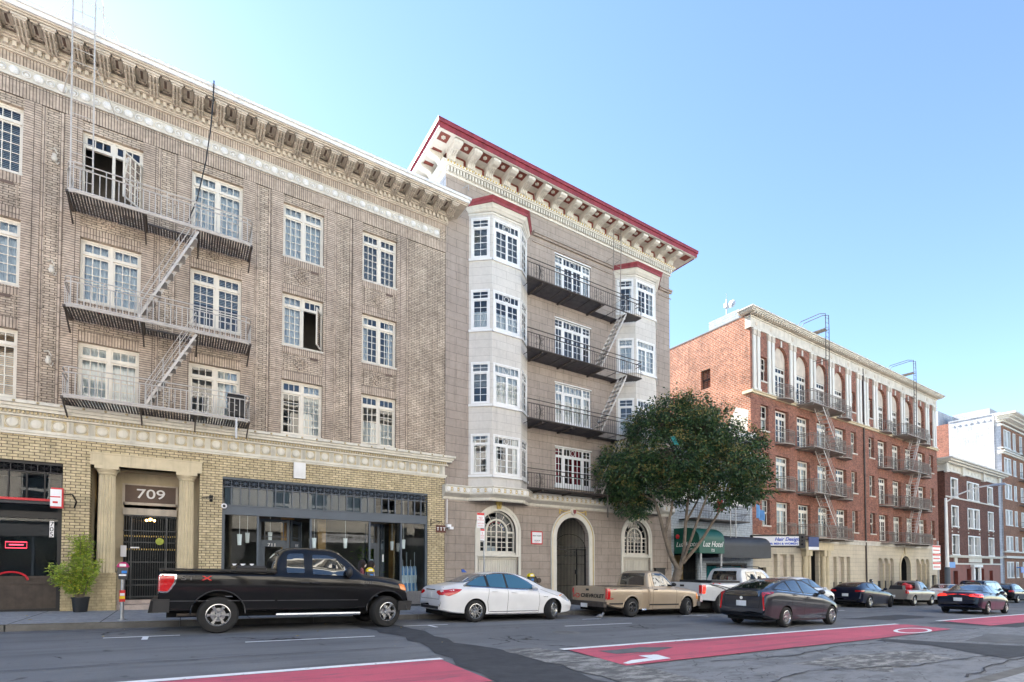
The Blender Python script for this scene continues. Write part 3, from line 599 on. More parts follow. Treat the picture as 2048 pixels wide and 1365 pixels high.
for q in ([(-2.1, .9, -.6), (-1.48, .9, -.6), (-1.48, .9, 4.28), (-2.1, .9, 4.28)], [(-.16, .9, -.6), (.5, .9, -.6), (.5, .9, 4.28), (-.16, .9, 4.28)], [(-1.48, .9, 3.92), (-.16, .9, 3.92), (-.16, .9, 4.28), (-1.48, .9, 4.28)], [(-2.18, .35, -.6), (-2.18, 1.3, -.6), (-2.18, 1.3, 4.28), (-2.18, .35, 4.28)], [(.44, .35, -.6), (.44, 1.3, -.6), (.44, 1.3, 4.28), (.44, .35, 4.28)], [(-2.18, .35, 4.27), (.44, .35, 4.27), (.44, .9, 4.27), (-2.18, .9, 4.27)]): mb.face(q)
mb.build('entrance_recess', 'stucco_tan', B1, fix=False)
mb = MB(FX); mb.box(-1.50, -.14, .84, .90, 3.30, 3.38); mb.box(-1.50, -.14, .82, .90, 3.0, 3.2); mb.box(-1.5, -.14, .84, .9, 3.9, 3.94); mb.box(-1.52, -1.46, .84, .9, 3.3, 3.94); mb.box(-.18, -.12, .84, .9, 3.3, 3.94); mb.build('transom_frame', 'cornice_stone', B1)
mb = MB(FX); mb.box(-1.46, -.18, .87, .9, 3.38, 3.9); mb.build('transom_panel', 'coffer_dark', B1)
text('709', .40, (-.82, 18.4 + .865, 3.64), FACE_S, 'letter_white', B1, 'house_number', sx=1.25, local=False, bold=.003)
mb = MB(FX); mb.box(-2.2, .5, .30, 1.3, -.6, .30); mb.box(-2.2, .5, .8, 1.3, .3, .42); mb.build('entrance_step', 'marble_step', B1)
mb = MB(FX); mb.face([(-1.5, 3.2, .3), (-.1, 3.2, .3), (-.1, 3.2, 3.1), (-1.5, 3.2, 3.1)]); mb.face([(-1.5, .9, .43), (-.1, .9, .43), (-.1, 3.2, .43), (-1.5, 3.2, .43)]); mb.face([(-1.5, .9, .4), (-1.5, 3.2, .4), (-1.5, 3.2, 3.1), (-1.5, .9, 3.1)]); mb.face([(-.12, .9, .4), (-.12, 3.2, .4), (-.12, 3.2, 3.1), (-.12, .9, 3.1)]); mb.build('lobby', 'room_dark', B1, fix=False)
mb = MB(FX)
for j in range(23): x = -1.47 + .06 * j; mb.box(x, x + .014, .82, .835, .45, 2.98)
for z in (.5, .85, 1.02, 1.55, 2.15, 2.5, 2.96): mb.box(-1.48, -.15, .81, .84, z, z + .03)
mb.box(-.42, -.38, .80, .84, .45, 2.98); mb.box(-1.30, -1.26, .80, .84, .45, 2.98); gt = mb.build('entrance_gate', 'meter_grey', B1)
mb = MB(FX)
for z in (1.95, 2.35):
    for j in range(22): mb.ball((-1.44 + .06 * j, .815, z), .014, 6, (1, 1, 2.2))
mb.build('gate_finial', 'gold_paint', gt)
mb = MB(FX)
for z, s in ((1.72, .34), (1.32, .16), (1.12, .12)): mb.cut(); mb.box(-1.53, -1.39, .74, .80, z, z + s)
mb.cut(); mb.box(-1.3, -1.08, .79, .80, 1.98, 2.02); mb.build_each('mail_panel', 'sign_white', B1)
mb = MB(FX); mb.lathe([(0, 0), (.10, 0), (.11, .01), (0, .011)], (-.57, .79, 2.20), 'y', 20); mb.build('gate_seal', 'leaf_lime', gt)
mb = MB(FX); mb.ball((-.85, 1.6, 2.93), .05, 8); mb.ball((-.75, 1.6, 2.9), .04, 8); mb.ball((-.95, 1.6, 2.9), .04, 8); mb.build('lobby_lamp', 'warm_bulb', B1)
# shopfronts
def lattice(mb, x0, x1, z0, z1, d, n):
    s = (x1 - x0) / n; mb.box(x0, x1, d - .03, d, z0, z0 + .03); mb.box(x0, x1, d - .03, d, z1 - .03, z1)
    for j in range(n):
        a, b = x0 + s * j, x0 + s * (j + 1); mb.box(a - .01, a + .01, d - .03, d, z0 + .03, z1 - .03); c, e = z0 + .03, z1 - .03; m_ = (a + b) / 2; zm = (c + e) / 2
        for p_, q in (((a, c), (b, e)), ((a, e), (b, c)), ((m_, c), (m_, e)), ((a, zm), (b, zm))): mb.tube([(p_[0], d - .012, p_[1]), (q[0], d - .012, q[1])], .011, 4)
mb = MB(FX); x0, x1 = 1.05, 8.0
mb.box(x0, x1, .05, .20, 3.08, 3.36); mb.box(x0, x1, .03, .20, 3.36, 3.40); mb.box(x0, x0 + .08, .05, .2, .2, 3.08); mb.box(x1 - .08, x1, .05, .2, .1, 3.08); mb.box(x0, x1, .04, .2, 4.22, 4.27)
lattice(mb, x0, x1, 3.95, 4.23, .08, 27); n = 27
for j in range(n + 1): x = x0 + (x1 - x0) * j / n; mb.box(x - .02, x + .02, .07, .13, 3.40, 3.95)
for x in (2.08, 3.72, 5.76, 6.96): mb.box(x - .03, x + .03, .08, .18, .5, 3.08)
for a, b in ((2.11, 3.69), (5.79, 6.93)):              # door recesses
    mb.box(a + .1, b - .5, 1.05, 1.12, 2.25, 2.35); mb.box(a + .1, a + .18, 1.02, 1.12, .2, 3.08); mb.box(b - .58, b - .5, 1.02, 1.12, .2, 3.08); mb.box(a + .18, b - .58, 1.05, 1.12, 2.98, 3.08)
    mb.box(a + .18, b - .58, 1.04, 1.10, 2.12, 2.25); mb.box(a + .18, a + .30, 1.04, 1.1, .2, 2.12); mb.box(b - .7, b - .58, 1.04, 1.1, .2, 2.12); mb.box(a + .3, b - .7, 1.04, 1.1, .2, .6)
    mb.box(a + .28, a + .30, 1.03, 1.06, 2.35, 2.98); mb.box(b - .70, b - .68, 1.03, 1.06, 2.35, 2.98); mb.box(a + .18, b - .58, 1.03, 1.06, 2.46, 2.48)
fr = mb.build('shopfront', 'shop_grey', B1)
mb = MB(FX); mb.box(x0, 2.05, .06, .18, .1, .70); mb.box(3.75, 5.73, .06, .18, .1, .62); mb.box(6.99, x1, .06, .18, 0, .50); mb.build('stone_base', 'granite_base', B1)
mb = MB(FX)
for a, b, z in ((x0 + .08, 2.05, .7), (3.75, 5.73, .62), (6.99, x1 - .08, .5)): mb.face([(a, .12, z), (b, .12, z), (b, .12, 3.08), (a, .12, 3.08)])
for a, b in ((2.08, 2.2), (3.72, 3.2), (5.76, 5.9), (6.96, 6.45)): mb.face([(a, .12, .6), (b, 1.06, .6), (b, 1.06, 3.08), (a, .12, 3.08)])
mb.face([(x0, .1, 3.40), (x1, .1, 3.40), (x1, .1, 3.95), (x0, .1, 3.95)])
for a, b in ((2.11, 3.69), (5.79, 6.93)): mb.face([(a + .3, 1.07, .6), (b - .7, 1.07, .6), (b - .7, 1.07, 2.98), (a + .3, 1.07, 2.98)])
mb.build('shop_window', 'shop_glass', B1, fix=False)
mb = MB(FX); mb.box(1.13, 6.0, .15, .17, 3.40, 3.95); mb.build('transom_backing', 'shop_grey', B1)
mb = MB(FX); x0, x1 = 1.06, 7.99
for q in ([(x0, 4.2, 0), (x1, 4.2, 0), (x1, 4.2, 4.2), (x0, 4.2, 4.2)], [(x0, .2, .12), (x1, .2, 0), (x1, 4.2, 0), (x0, 4.2, .12)], [(x0, .25, 4.2), (x1, .25, 4.2), (x1, 4.2, 4.2), (x0, 4.2, 4.2)], [(x0, .3, 0), (x0, 4.2, 0), (x0, 4.2, 4.2), (x0, .3, 4.2)], [(x1, .3, 0), (x1, 4.2, 0), (x1, 4.2, 4.2), (x1, .3, 4.2)]): mb.face(q)
mb.build('shop_interior', 'room_mid', B1, fix=False)
mb = MB(FX); mb.box(4.15, 4.42, 1.0, 1.2, 0, 4.1); mb.box(3.05, 3.5, 1.9, 2.0, 0, 4.1); mb.build('timber_post', 'amber_wood', B1)
text('711', .16, (2.63, 18.4 + 1.035, 2.18), FACE_S, 'letter_white', B1, 'house_number', sx=1.2, local=False)
for x, y, z in ((1.62, .9, 2.75), (4.0, .9, 2.7), (5.1, .9, 2.72), (7.4, 1.0, 2.75), (2.0, 2.4, 2.9), (2.75, 2.4, 2.95)):
    mb = MB(FX); mb.lathe([(.055, 0), (.075, .36), (0, .36)], (x, y, z - .6), 'z', 12); mb.tube([(x, y, z - .25), (x, y, 4.15)], .005, 4)
    thing(mb, 'pendant_lamp', 'lamp_shade', 'white conical pendant lamp behind the glass of the grey shopfront', 'lamp', 'pendant lamps in the shop at 711')
# black shop at the far left
mb = MB(FX); x0, x1 = -8.6, -2.76
lattice(mb, x0, x1, 3.95, 4.2, .08, 22); mb.box(x0, x1, .05, .16, 4.2, 4.24)
for j in range(17): x = x1 - .02 - .36 * j; mb.box(x - .015, x + .015, .06, .12, 3.22, 3.95)
mb.box(x0, x1, .0, .2, 2.72, 2.90); mb.box(x1 - .09, x1, .03, .2, .1, 3.22); mb.box(x0, x1, .05, .2, .16, .3)
for a in (x1 - 1.48, x1 - 2.96): mb.box(a - .08, a + .08, .04, .2, .2, 2.75)
mb.build('shopfront', 'shop_dark', B1)
mb = MB(FX); mb.box(x0, x1, .08, .18, .2, 1.15); mb.box(x0, x1, .06, .18, 1.10, 1.17); mb.box(x1 - 1.36, x1 - .13, .06, .09, .25, .30); mb.box(x1 - 1.36, x1 - .13, .06, .09, .95, 1.0); mb.build('wood_panel', 'old_wood', B1)
mb = MB(FX); mb.face([(x0, .1, 1.17), (x1, .1, 1.17), (x1, .1, 2.72), (x0, .1, 2.72)]); mb.face([(x0, .1, 3.22), (x1, .1, 3.22), (x1, .1, 3.95), (x0, .1, 3.95)]); mb.build('shop_window', 'shop_glass', B1, fix=False)
mb = MB(FX)
for q in ([(x0, 3, 0), (x1, 3, 0), (x1, 3, 4.2), (x0, 3, 4.2)], [(x1, .2, 0), (x1, 3, 0), (x1, 3, 4.2), (x1, .2, 4.2)], [(x0, .2, .1), (x1, .2, .1), (x1, 3, .1), (x0, 3, .1)], [(x0, .2, 4.2), (x1, .2, 4.2), (x1, 3, 4.2), (x0, 3, 4.2)]): mb.face(q)
mb.build('shop_interior', 'room_dark', B1, fix=False)
mb = MB(FX); mb.box(x0, x1 + .02, -.42, .05, 3.06, 3.20); aw = mb.build('retracted_awning', 'black_canvas', B1)
mb = MB(FX); mb.box(x0, x1 - .04, -.47, -.42, 3.14, 3.20); mb.build('awning_rail', 'red_paint', aw)
mb = MB(FX); P = [(-3.75 + .33 * math.cos(R(180 - 12 * k)), -.02, 1.06 + .22 * math.sin(R(12 * k))) for k in range(16)]; mb.tube([(p_[0], .02, p_[2]) for p_ in P], .025, 6); thing(mb, 'door_handle_bow', 'red_paint', 'red curved handle on the dark wooden panel of the shop at 705', 'handle')
# ------------------------------------------------------------------ fire escapes
def slope(mb, a, b, w0, w1, n, r=.02):
    """stair between a and b (u,z) with stringers at depths w0 and w1"""
    for d in (w0, w1): mb.box(0, 0, 0, 0, 0, 0) if False else mb.prism([(a[0], a[1] + .07), (b[0], b[1] + .07), (b[0], b[1] - .07), (a[0], a[1] - .07)], d - .01, d + .01, 'y')
    for k in range(1, n): f = k / n; u = a[0] + (b[0] - a[0]) * f; z = a[1] + (b[1] - a[1]) * f; mb.box(u - .09, u + .09, w0, w1, z - .012, z + .012)
def handrail(mb, a, b, d, h=.6, r=.014):
    mb.tube([(a[0] + .02, d, a[1]), (a[0], d, a[1] + h), (b[0], d, b[1] + h), (b[0], d, b[1])], r, 5); mb.tube([(a[0], d, a[1] + h * .55), (b[0], d, b[1] + h * .55)], r * .8, 4)
    for f in (.33, .66): u = a[0] + (b[0] - a[0]) * f; z = a[1] + (b[1] - a[1]) * f; mb.tube([(u, d, z), (u, d, z + h)], r * .8, 4)
def scroll(mb, u, d, z, s=.3, fl=1):
    P = []
    for k in range(16): a = k * .55; r = s * .32 * (1 - k / 18); P.append((u + fl * (r * math.cos(a)), d, z + r * math.sin(a) + s * .35))
    mb.tube(P, .009, 4); mb.tube([(q[0], d, 2 * z - q[2]) for q in P], .009, 4)
# building 1 : platforms X -2.7..1.7
for fi, (z, hatch) in enumerate(((11.38, True), (8.31, True), (5.90, False))):
    a, b = -2.70, 1.70; d0, d1 = -1.0, -.02; T = FX
    mb = MB(T)
    out = [(a, d1), (a, d0 + .18), (a + .05, d0 + .06), (a + .18, d0), (b - .18, d0), (b - .05, d0 + .06), (b, d0 + .18), (b, d1)]
    for x in (a + .02, -1.02, .28, b - .02): mb.box(x - .03, x + .03, d0 + .02, d1 + .02, z - .09, z - .03); mb.tube([(x, d0 + .1, z - .08), (x, d1, z - .42)], .022, 5)
    x = a + .06
    while x < b - .04:
        y0 = d0 + .02 if a + .2 < x < b - .2 else d0 + .12
        if hatch and -.98 < x < .26: mb.box(x, x + .042, -.42, d1, z - .04, z - .02)
        else: mb.box(x, x + .042, y0, d1, z - .04, z - .02)
        x += .068
    if hatch: mb.box(-.98, .26, -.45, -.42, z - .05, z)
    fe = mb.build('fire_escape', 'steel_dark', B1)
    mb = MB(T)
    mb.tube([(x, d, z) for x, d in out], .030, 6); mb.tube([(x, d, z - .05) for x, d in out], .026, 6)
    for h in (.74, .60): mb.tube([(x, d, z + h) for x, d in out], .017, 5)
    L = b - a; n = 30
    for k in range(n + 1): x = a + .15 + (L - .3) * k / n; mb.tube([(x, d0, z), (x, d0, z + .6 if k % 5 else z + .74)], .012, 4)
    for d in (-.75, -.5, -.25): 
        for x in (a, b): mb.tube([(x, d, z), (x, d, z + .6)], .009, 4)
    for cx in (-.35, 1.2):
        mb.tube([(cx - .08, d0, z + .18), (cx + .08, d0, z + .18), (cx + .08, d0, z + .46), (cx - .08, d0, z + .46)], .010, 4, close=True)
        for zz in (z + .25, z + .40): mb.tube([(cx - .15, d0, zz), (cx - .08, d0, zz)], .010, 4); mb.tube([(cx + .08, d0, zz), (cx + .15, d0, zz)], .010, 4)
    for x in (a, b): mb.tube([(x, d1, z + .74), (x, -.15, z + .55), (x, -.2, z + .1)], .012, 4)
    mb.build('railing', 'steel_pale', fe)
    if fi < 2:
        zb = (8.34, 5.94)[fi]; mb = MB(T); t_, bo = (.30, z - .03), (-1.12 if fi == 0 else -.92, zb); slope(mb, t_, bo, -.95, -.50, 10); handrail(mb, (t_[0] - .05, t_[1]), (bo[0], bo[1]), -.95); handrail(mb, (t_[0] - .05, t_[1]), (bo[0], bo[1]), -.50)
        mb.build('stair', 'steel_pale', fe)
mb = MB(FX)                                       # roof ladder
for x in (-2.62, -2.16): mb.tube([(x, -.92, 11.4), (x, -1.12, 15.3), (x, -1.14, 16.9), (x + .02, -1.0, 17.3), (x + .08, -.4, 17.2), (x + .1, -.3, 15.8)], .02, 6)
z = 11.7
while z < 16.9: mb.tube([(-2.62, -.93 - (z - 11.4) * .05 if z < 15.3 else -1.13, z), (-2.16, -.93 - (z - 11.4) * .05 if z < 15.3 else -1.13, z)], .011, 4); z += .34
mb.tube([(-2.62, -1.1, 14.9), (-2.95, -.03, 14.55)], .014, 4); mb.tube([(-2.16, -1.1, 14.9), (-1.75, -.03, 14.35)], .014, 4); mb.tube([(-2.1, -1.12, 16.5), (-1.6, -.9, 15.85)], .012, 4); mb.tube([(-2.65, -1.12, 16.5), (-3.0, -.9, 15.85)], .012, 4)
mb.build('roof_ladder', 'steel_pale', B1)
mb = MB(FX); P = [(.60, -1.1, 15.9), (.585, -1.12, 15.3), (.54, -1.05, 14.5), (.44, -.8, 13.6), (.24, -.4, 12.6), (.02, -.3, 11.9)]; mb.tube(P, .018, 5); thing(mb, 'hanging_cable', 'black_plastic', 'black cable hanging from the tan building cornice down to the top fire escape', 'cable')
# wall brackets with pale urns left of the fire escapes
for x, z in ((-3.08, 12.6), (-3.08, 9.5), (-3.10, 7.0)):
    mb = MB(FX); mb.lathe([(0, -.12), (.05, -.1), (.07, -.02), (.04, .05), (.05, .09), (0, .12)], (x, -.13, z), 'z', 12); mb.tube([(x - .1, -.02, z + .25), (x, -.16, z + .24), (x + .06, -.13, z + .12)], .014, 5); mb.tube([(x + .08, 0, z - .02), (x + .06, -.1, z - .15), (x, -.13, z - .1)], .014, 5)
    o = mb.build('wall_lantern', 'stone_trim', B1)
mb = MB(FX); mb.box(1.12, 1.58, -.9, -.45, 6.02, 6.62)
for k in range(14): mb.box(1.13, 1.57, -.915, -.9, 6.05 + k * .04, 6.07 + k * .04)
mb.box(1.10, 1.60, -.92, -.43, 6.62, 6.65)
thing(mb, 'air_conditioner', 'black_plastic', 'dark louvred cooling unit standing on the right end of the lowest tan building fire escape', 'air conditioner')
mb = MB(FX); mb.tube([(1.33, -1.0, 5.9), (1.33, -1.0, 5.3)], .035, 8); mb.build('drop_ladder_guide', 'galvanised', B1)
mb = MB(FX); mb.lathe([(.05, 0), (.065, .10), (0, .10)], (-1.98, -.62, 8.36), 'z', 12); thing(mb, 'flower_pot', 'red_paint', 'small red pot on the middle fire escape of the tan building', 'pot')
mb = MB(FX); mb.box(3.12, 3.49, -.12, 0, 4.40, 4.93)
for k in range(5): mb.box(3.2, 3.41, -.13, -.12, 4.47 + k * .035, 4.485 + k * .035)
thing(mb, 'vent_box', 'white_paint', 'white louvred vent box under the oval band above the grey shopfront', 'vent')
mb = MB(); mb.m = 0; mb.box(-2.84, -2.60, 17.42, 17.56, 2.93, 3.45); mb.m = 1; mb.box(-2.85, -2.63, 17.405, 17.42, 2.97, 3.41); mb.m = 2; mb.tube([(-2.6, 17.5, 3.3), (-2.48, 17.9, 3.35), (-2.45, 18.3, 3.2), (-2.5, 18.38, 3.05)], .02, 5)
mb.m = 0; mb.box(-2.85, -2.65, 17.40, 17.405, 3.2, 3.23); mb.box(-2.8, -2.7, 17.40, 17.405, 3.05, 3.1)
thing(mb, 'box_sign', ['red_paint', 'sign_white', 'black_iron'], 'small white and red projecting box sign at the end of the left black awning', 'sign')
s705 = MB(FX); s705.box(-3.02, -2.93, .06, .075, 2.22, 2.66); t705 = thing(s705, 'number_sign', 'sign_white', 'narrow white upright sign reading 705 behind the left shop glass', 'sign')
for k, ch in enumerate('705'): text(ch, .17, (-2.975, 18.4 + .058, 2.57 - .14 * k), FACE_S, 'letter_black', t705, ext=.002)
mb = MB(FX)
for k in range(26): a = k * .9; r = .04 + .012 * k; mb.tube([(-4.25 + r * math.cos(a) * .6, .25, 2.05 + r * math.sin(a) * .5), (-4.25 + r * math.cos(a + .5) * .6, .25, 2.05 + r * math.sin(a + .5) * .5)], .008, 4)
thing(mb, 'blue_neon', 'neon_blue', 'blue neon tangle glowing inside the left shop window', 'neon sign')
mb = MB(FX); mb.tube([(-3.92, .25, 1.92), (-3.5, .25, 1.92), (-3.5, .25, 2.08), (-3.92, .25, 2.08)], .008, 4, close=True); mb.box(-3.85, -3.57, .25, .26, 1.99, 2.02); thing(mb, 'red_neon', 'neon_red', 'small red neon frame glowing inside the left shop window', 'neon sign')
mb = MB(FX); mb.tube([(.5, -.01, 3.56), (.62, -.12, 3.56), (.72, -.16, 3.56)], .012, 5); mb.box(.69, .79, -.22, -.12, 3.52, 3.62); mb.ball((.74, -.17, 3.46), .05, 10); thing(mb, 'security_camera', 'black_iron', 'black security camera and lamp on the yellow brick right of the entrance', 'camera')
mb = MB(FX); mb.lathe([(0, -.05), (.07, -.05), (.085, -.02), (.085, 0), (0, 0)], (1.10, -.005, 3.33), 'y', 20); mb.m = 1; mb.ball((1.10, -.055, 3.33), .042, 10); thing(mb, 'dome_camera', ['sign_white', 'sign_black'], 'white dome camera at the upper left corner of the grey shopfront', 'camera')
bs = empty('bracket_sign', (8.1, 18.4, 2.9), 'small brown carved sign hanging on a wrought bracket from the tan building corner', 'sign')
mb = MB(); mb.box(7.93, 8.32, 17.47, 17.50, 2.70, 2.98); brd = mb.build('board', 'sign_brown', bs)
mb = MB()
for x in (8.0, 8.13, 8.26): mb.box(x - .04, x + .04, 17.462, 17.47, 2.88, 2.90); mb.box(x - .012, x + .012, 17.462, 17.47, 2.78, 2.88)
mb.build('carving', 'letter_white', brd)
mb = MB(); mb.tube([(8.12, 18.39, 3.12), (8.12, 17.4, 3.12)], .012, 5); mb.tube([(8.12, 18.39, 3.3), (8.12, 18.39, 3.0)], .016, 5); mb.tube([(8.12, 18.38, 3.3), (8.12, 18.0, 3.2), (8.12, 17.6, 3.13)], .008, 4)
for x in (7.98, 8.27): mb.tube([(x, 17.485, 2.98), (8.12, 17.485, 3.12)], .006, 4)
mb.build('bracket', 'black_iron', bs)
# ------------------------------------------------------------------ building 2: taupe stucco with two bays
B2 = empty('bay_window_building', (8.71, 18.4, -.1), 'taupe five storey building with two pale bays, big red edged cornice and street arches', 'building')
Z2 = [(5.17, 6.92), (8.06, 9.87), (11.14, 12.88), (14.10, 15.87)]
BAYS = ((9.77, 12.68), (18.05, 20.96)); DEP = .62; SIDE = .74
mb = MB(FX); holes = [(14.23, 16.40, c, d) for c, d in Z2] + [(a + .02, b - .02, 4.62, 16.0) for a, b in BAYS]
up = [h for h in holes]
wall(mb, 8.71, 22.05, 4.2, 17.35, up, .14); mb.build('upper_wall', 'taupe_block', B2, fix=False)
mb = MB(FX); mb.box(8.71, 8.90, -.03, 0, -1, 17.3); mb.build('corner_strip', 'taupe_block', B2)
A1, A3, AG = (10.18, 12.20), (18.42, 20.40), (14.26, 16.20)
mb = MB(FX); wall(mb, 8.71, 22.05, -1.6, 4.2, [(A1[0], A1[1], -1, 3.92, 1.0), (A3[0], A3[1], -1, 3.90, .98), (AG[0], AG[1], -1.5, 3.72, .97)], .30); mb.build('street_wall', 'taupe_block', B2, fix=False)
def bands(T, L, side):
    pass
def fancy(mb, u0, u1, z0, z1, d, ringed=True):
    """transom with a ring in the middle over two sashes"""
    zt = z0 + (z1 - z0) * .78; m_ = (u0 + u1) / 2; b = .05
    mb.box(u0, u1, d, d + .05, z0, z0 + b); mb.box(u0, u1, d, d + .05, z1 - b, z1); mb.box(u0, u0 + b, d, d + .05, z0 + b, z1 - b); mb.box(u1 - b, u1, d, d + .05, z0 + b, z1 - b); mb.box(u0 + b, u1 - b, d - .01, d + .05, zt - .04, zt + .04)
    sash(mb, u0 + b, m_, z0 + b, zt - .04, 2, 4, d, .05); sash(mb, m_, u1 - b, z0 + b, zt - .04, 2, 4, d, .05)
    zm = (zt + .04 + z1 - b) / 2; r = (z1 - b - zt - .04) * .40; ring(mb, m_, zm, r, d + .02, .028)
    for x in (u0 + (m_ - u0) * .36, u0 + (m_ - u0) * .7, u1 - (m_ - u0) * .36, u1 - (m_ - u0) * .7): mb.box(x - .012, x + .012, d + .005, d + .03, zt + .04, z1 - b)
    mb.box(u0 + b, m_ - r, d + .008, d + .03, zm - .01, zm + .01) if False else None
BK = [['none', 'full', 'low', 'halfblind'], ['sides', 'sides', 'full', 'full']]
def side_win(mb, u0, u1, z0, z1, d):
    zt = z0 + (z1 - z0) * .78; b = .05
    mb.box(u0, u1, d, d + .05, z0, z0 + b); mb.box(u0, u1, d, d + .05, z1 - b, z1); mb.box(u0, u0 + b, d, d + .05, z0 + b, z1 - b); mb.box(u1 - b, u1, d, d + .05, z0 + b, z1 - b); mb.box(u0 + b, u1 - b, d - .01, d + .05, zt - .035, zt + .035)
    sash(mb, u0 + b, u1 - b, z0 + b, zt - .035, 2, 4, d + .01, .04); 
    for k in (.5,): x = u0 + (u1 - u0) * k; mb.box(x - .011, x + .011, d + .005, d + .03, zt + .035, z1 - b)
    zm = (zt + .035 + z1 - b) / 2; mb.box(u0 + b, u1 - b, d + .008, d + .03, zm - .01, zm + .01)
for bi, (a, b) in enumerate(BAYS):
    P = [(a, 18.4), (a + SIDE, 18.4 - DEP), (b - SIDE, 18.4 - DEP), (b, 18.4)]
    bay = None; mb = MB()
    for k in range(3):
        T = Fr(*P[k], *P[k + 1]); mb.T = T; L = T.L
        hs = []
        for c, d in Z2:
            hs.append((.10, L - .10, c + .02, d - .14) if k == 1 else (.13, L - .13, c + .03, d - .12))
        wall(mb, 0, L, 4.6, 16.05, hs, .06)
    bay = mb.build('bay', 'pale_block', B2, fix=False)
    for fi, (c, d) in enumerate(Z2):
        for k in range(3):
            T = Fr(*P[k], *P[k + 1]); L = T.L; mb = MB(T)
            u0, u1, z0, z1 = (.10, L - .10, c + .02, d - .14) if k == 1 else (.13, L - .13, c + .03, d - .12)
            (fancy if k == 1 else side_win)(mb, u0, u1, z0, z1, .0)
            mb.box(u0 - .04, u1 + .04, -.02, .0, z1, z1 + .05); mb.box(u0 - .04, u0, -.015, .03, z0, z1); mb.box(u1, u1 + .04, -.015, .03, z0, z1)
            w = mb.build('window', 'white_paint', B2); pane(T, u0 + .04, u1 - .04, z0 + .04, z1 - .04, .03, w)
            kd = [['sides', 'full', 'low', 'blind'], ['full', 'low', 'full', 'sides']][bi][fi]
            if (bi, fi, k) == (0, 1, 0): kd = 'halfblind'
            dress(T, u0, u1, z0, z1, .12, w, kd)
        mb = MB()
        for k in range(3): T = Fr(*P[k], *P[k + 1]); mb.T = T; e0 = .0 if k else 0; mb.box(-.0, T.L, -.07, 0, c - .10, c - .01)
        mb.build('sill_band', 'white_paint', B2)
    # crown mouldings and the red hood
    mb = MB()
    def loop(off): return [(a - off * .7, 18.4), (a + SIDE - off * .5, 18.4 - DEP - off), (b - SIDE + off * .5, 18.4 - DEP - off), (b + off * .7, 18.4)]
    for z0, z1, o0, o1 in ((15.92, 15.98, .03, .05), (16.02, 16.10, .06, .14), (16.10, 16.16, .16, .20), (16.16, 16.22, .20, .26)):
        A, Bq = loop(o0), loop(o1); i = len(mb.v)
        mb.v += [Vector((x, y, z0)) for x, y in A] + [Vector((x, y, z1)) for x, y in Bq]
        for j in range(3): mb.f.append([i + j, i + j + 1, i + 5 + j, i + 4 + j]); mb.mi.append(0)
        mb.f.append([i, i + 1, i + 2, i + 3]); mb.f.append([i + 4, i + 5, i + 6, i + 7]); mb.mi += [0, 0]
    mb.build('bay_cornice', 'cream_trim', B2)
    mb = MB()
    for z0, z1, o0, o1 in ((16.22, 16.30, .30, .32), (16.30, 16.44, .26, .38)):
        A, Bq = loop(o0), loop(o1); i = len(mb.v)
        mb.v += [Vector((x, y, z0)) for x, y in A] + [Vector((x, y, z1)) for x, y in Bq]
        for j in range(3): mb.f.append([i + j, i + j + 1, i + 5 + j, i + 4 + j]); mb.mi.append(0)
        mb.f.append([i, i + 1, i + 2, i + 3]); mb.f.append([i + 4, i + 5, i + 6, i + 7]); mb.mi += [0, 0]
    mb.build('bay_hood', 'cornice_red', B2)
# centre windows
for fi, (c, d) in enumerate(Z2):
    T = FX; mb = MB(T); u0, u1 = 14.23, 16.40; s = .50
    mb.box(u0, u1, .05, .12, c, c + .04)
    side_win(mb, u0, u0 + s, c + .02, d, .06); side_win(mb, u1 - s, u1, c + .02, d, .06); fancy(mb, u0 + s, u1 - s, c + .02, d, .06)
    mb.box(u0 - .03, u1 + .03, -.01, .06, d, d + .05)
    w = mb.build('window', 'white_paint', B2); pane(T, u0 + .04, u1 - .04, c + .05, d - .04, .09, w)
    dress(T, u0, u1, c, d, .2, w, ['red', 'full', 'none', 'sides'][fi])
    if fi == 0: mb = MB(T); mb.box(u0 - .08, u1 + .08, -.10, .05, c - .14, c); mb.build('sill', 'white_paint', B2)
    else: mb = MB(T); mb.box(u0 - .03, u1 + .03, -.04, .05, c - .06, c); mb.build('sill', 'white_paint', B2)
mb = MB(FX)                                   # belt course under the entablature
for x0, x1 in ((12.95, 17.8), (21.2, 22.15)):
    mb.cut()
    mb.box(x0, x1, -.16, 0, 16.34, 16.42); mb.box(x0, x1, -.10, 0, 16.26, 16.34); mb.box(x0, x1, -.04, 0, 15.98, 16.02)
mb.build_each('belt_course', 'taupe_block', B2)
# entablature
mb = MB(FX)
for z0, z1, p_ in ((17.26, 17.32, .05), (17.55, 17.60, .18), (17.60, 17.70, .22)): mb.box(8.71 - p_, 22.1 + p_, -p_, 1.9, z0, z1)
mb.box(8.69, 22.12, -.04, 1.88, 17.32, 17.55); cor = mb.build('entablature', 'cream_trim', B2)
mb = MB(FX); x = 8.73
while x < 22.1: mb.box(x, x + .07, -.15, -.04, 17.36, 17.54); x += .14
mb.build('dentil_course', 'cream_trim', cor)
mb = MB(FX); x = 8.7
while x < 22.2: mb.ball((x, -.23, 17.655), .035, 8); x += .14
mb.build('bead_row', 'gold_paint', cor)
mb = MB(FX); mb.box(8.71, 22.1, -.06, 1.85, 17.70, 18.12); mb.build('frieze', 'frieze_red', B2)
F0, X0, X1 = -1.02, 7.95, 23.1
mb = MB(FX); mb.box(X0 + .05, X1 - .05, F0 + .05, 2.2, 18.12, 18.16); mb.box(X0 + .02, X1 - .02, F0 + .02, F0 + .14, 18.08, 18.12); mb.box(X0 + .02, X0 + .14, F0 + .14, 2.1, 18.08, 18.12); mb.box(X0, X1, F0 + .3, F0 + .42, 18.06, 18.12) if False else None
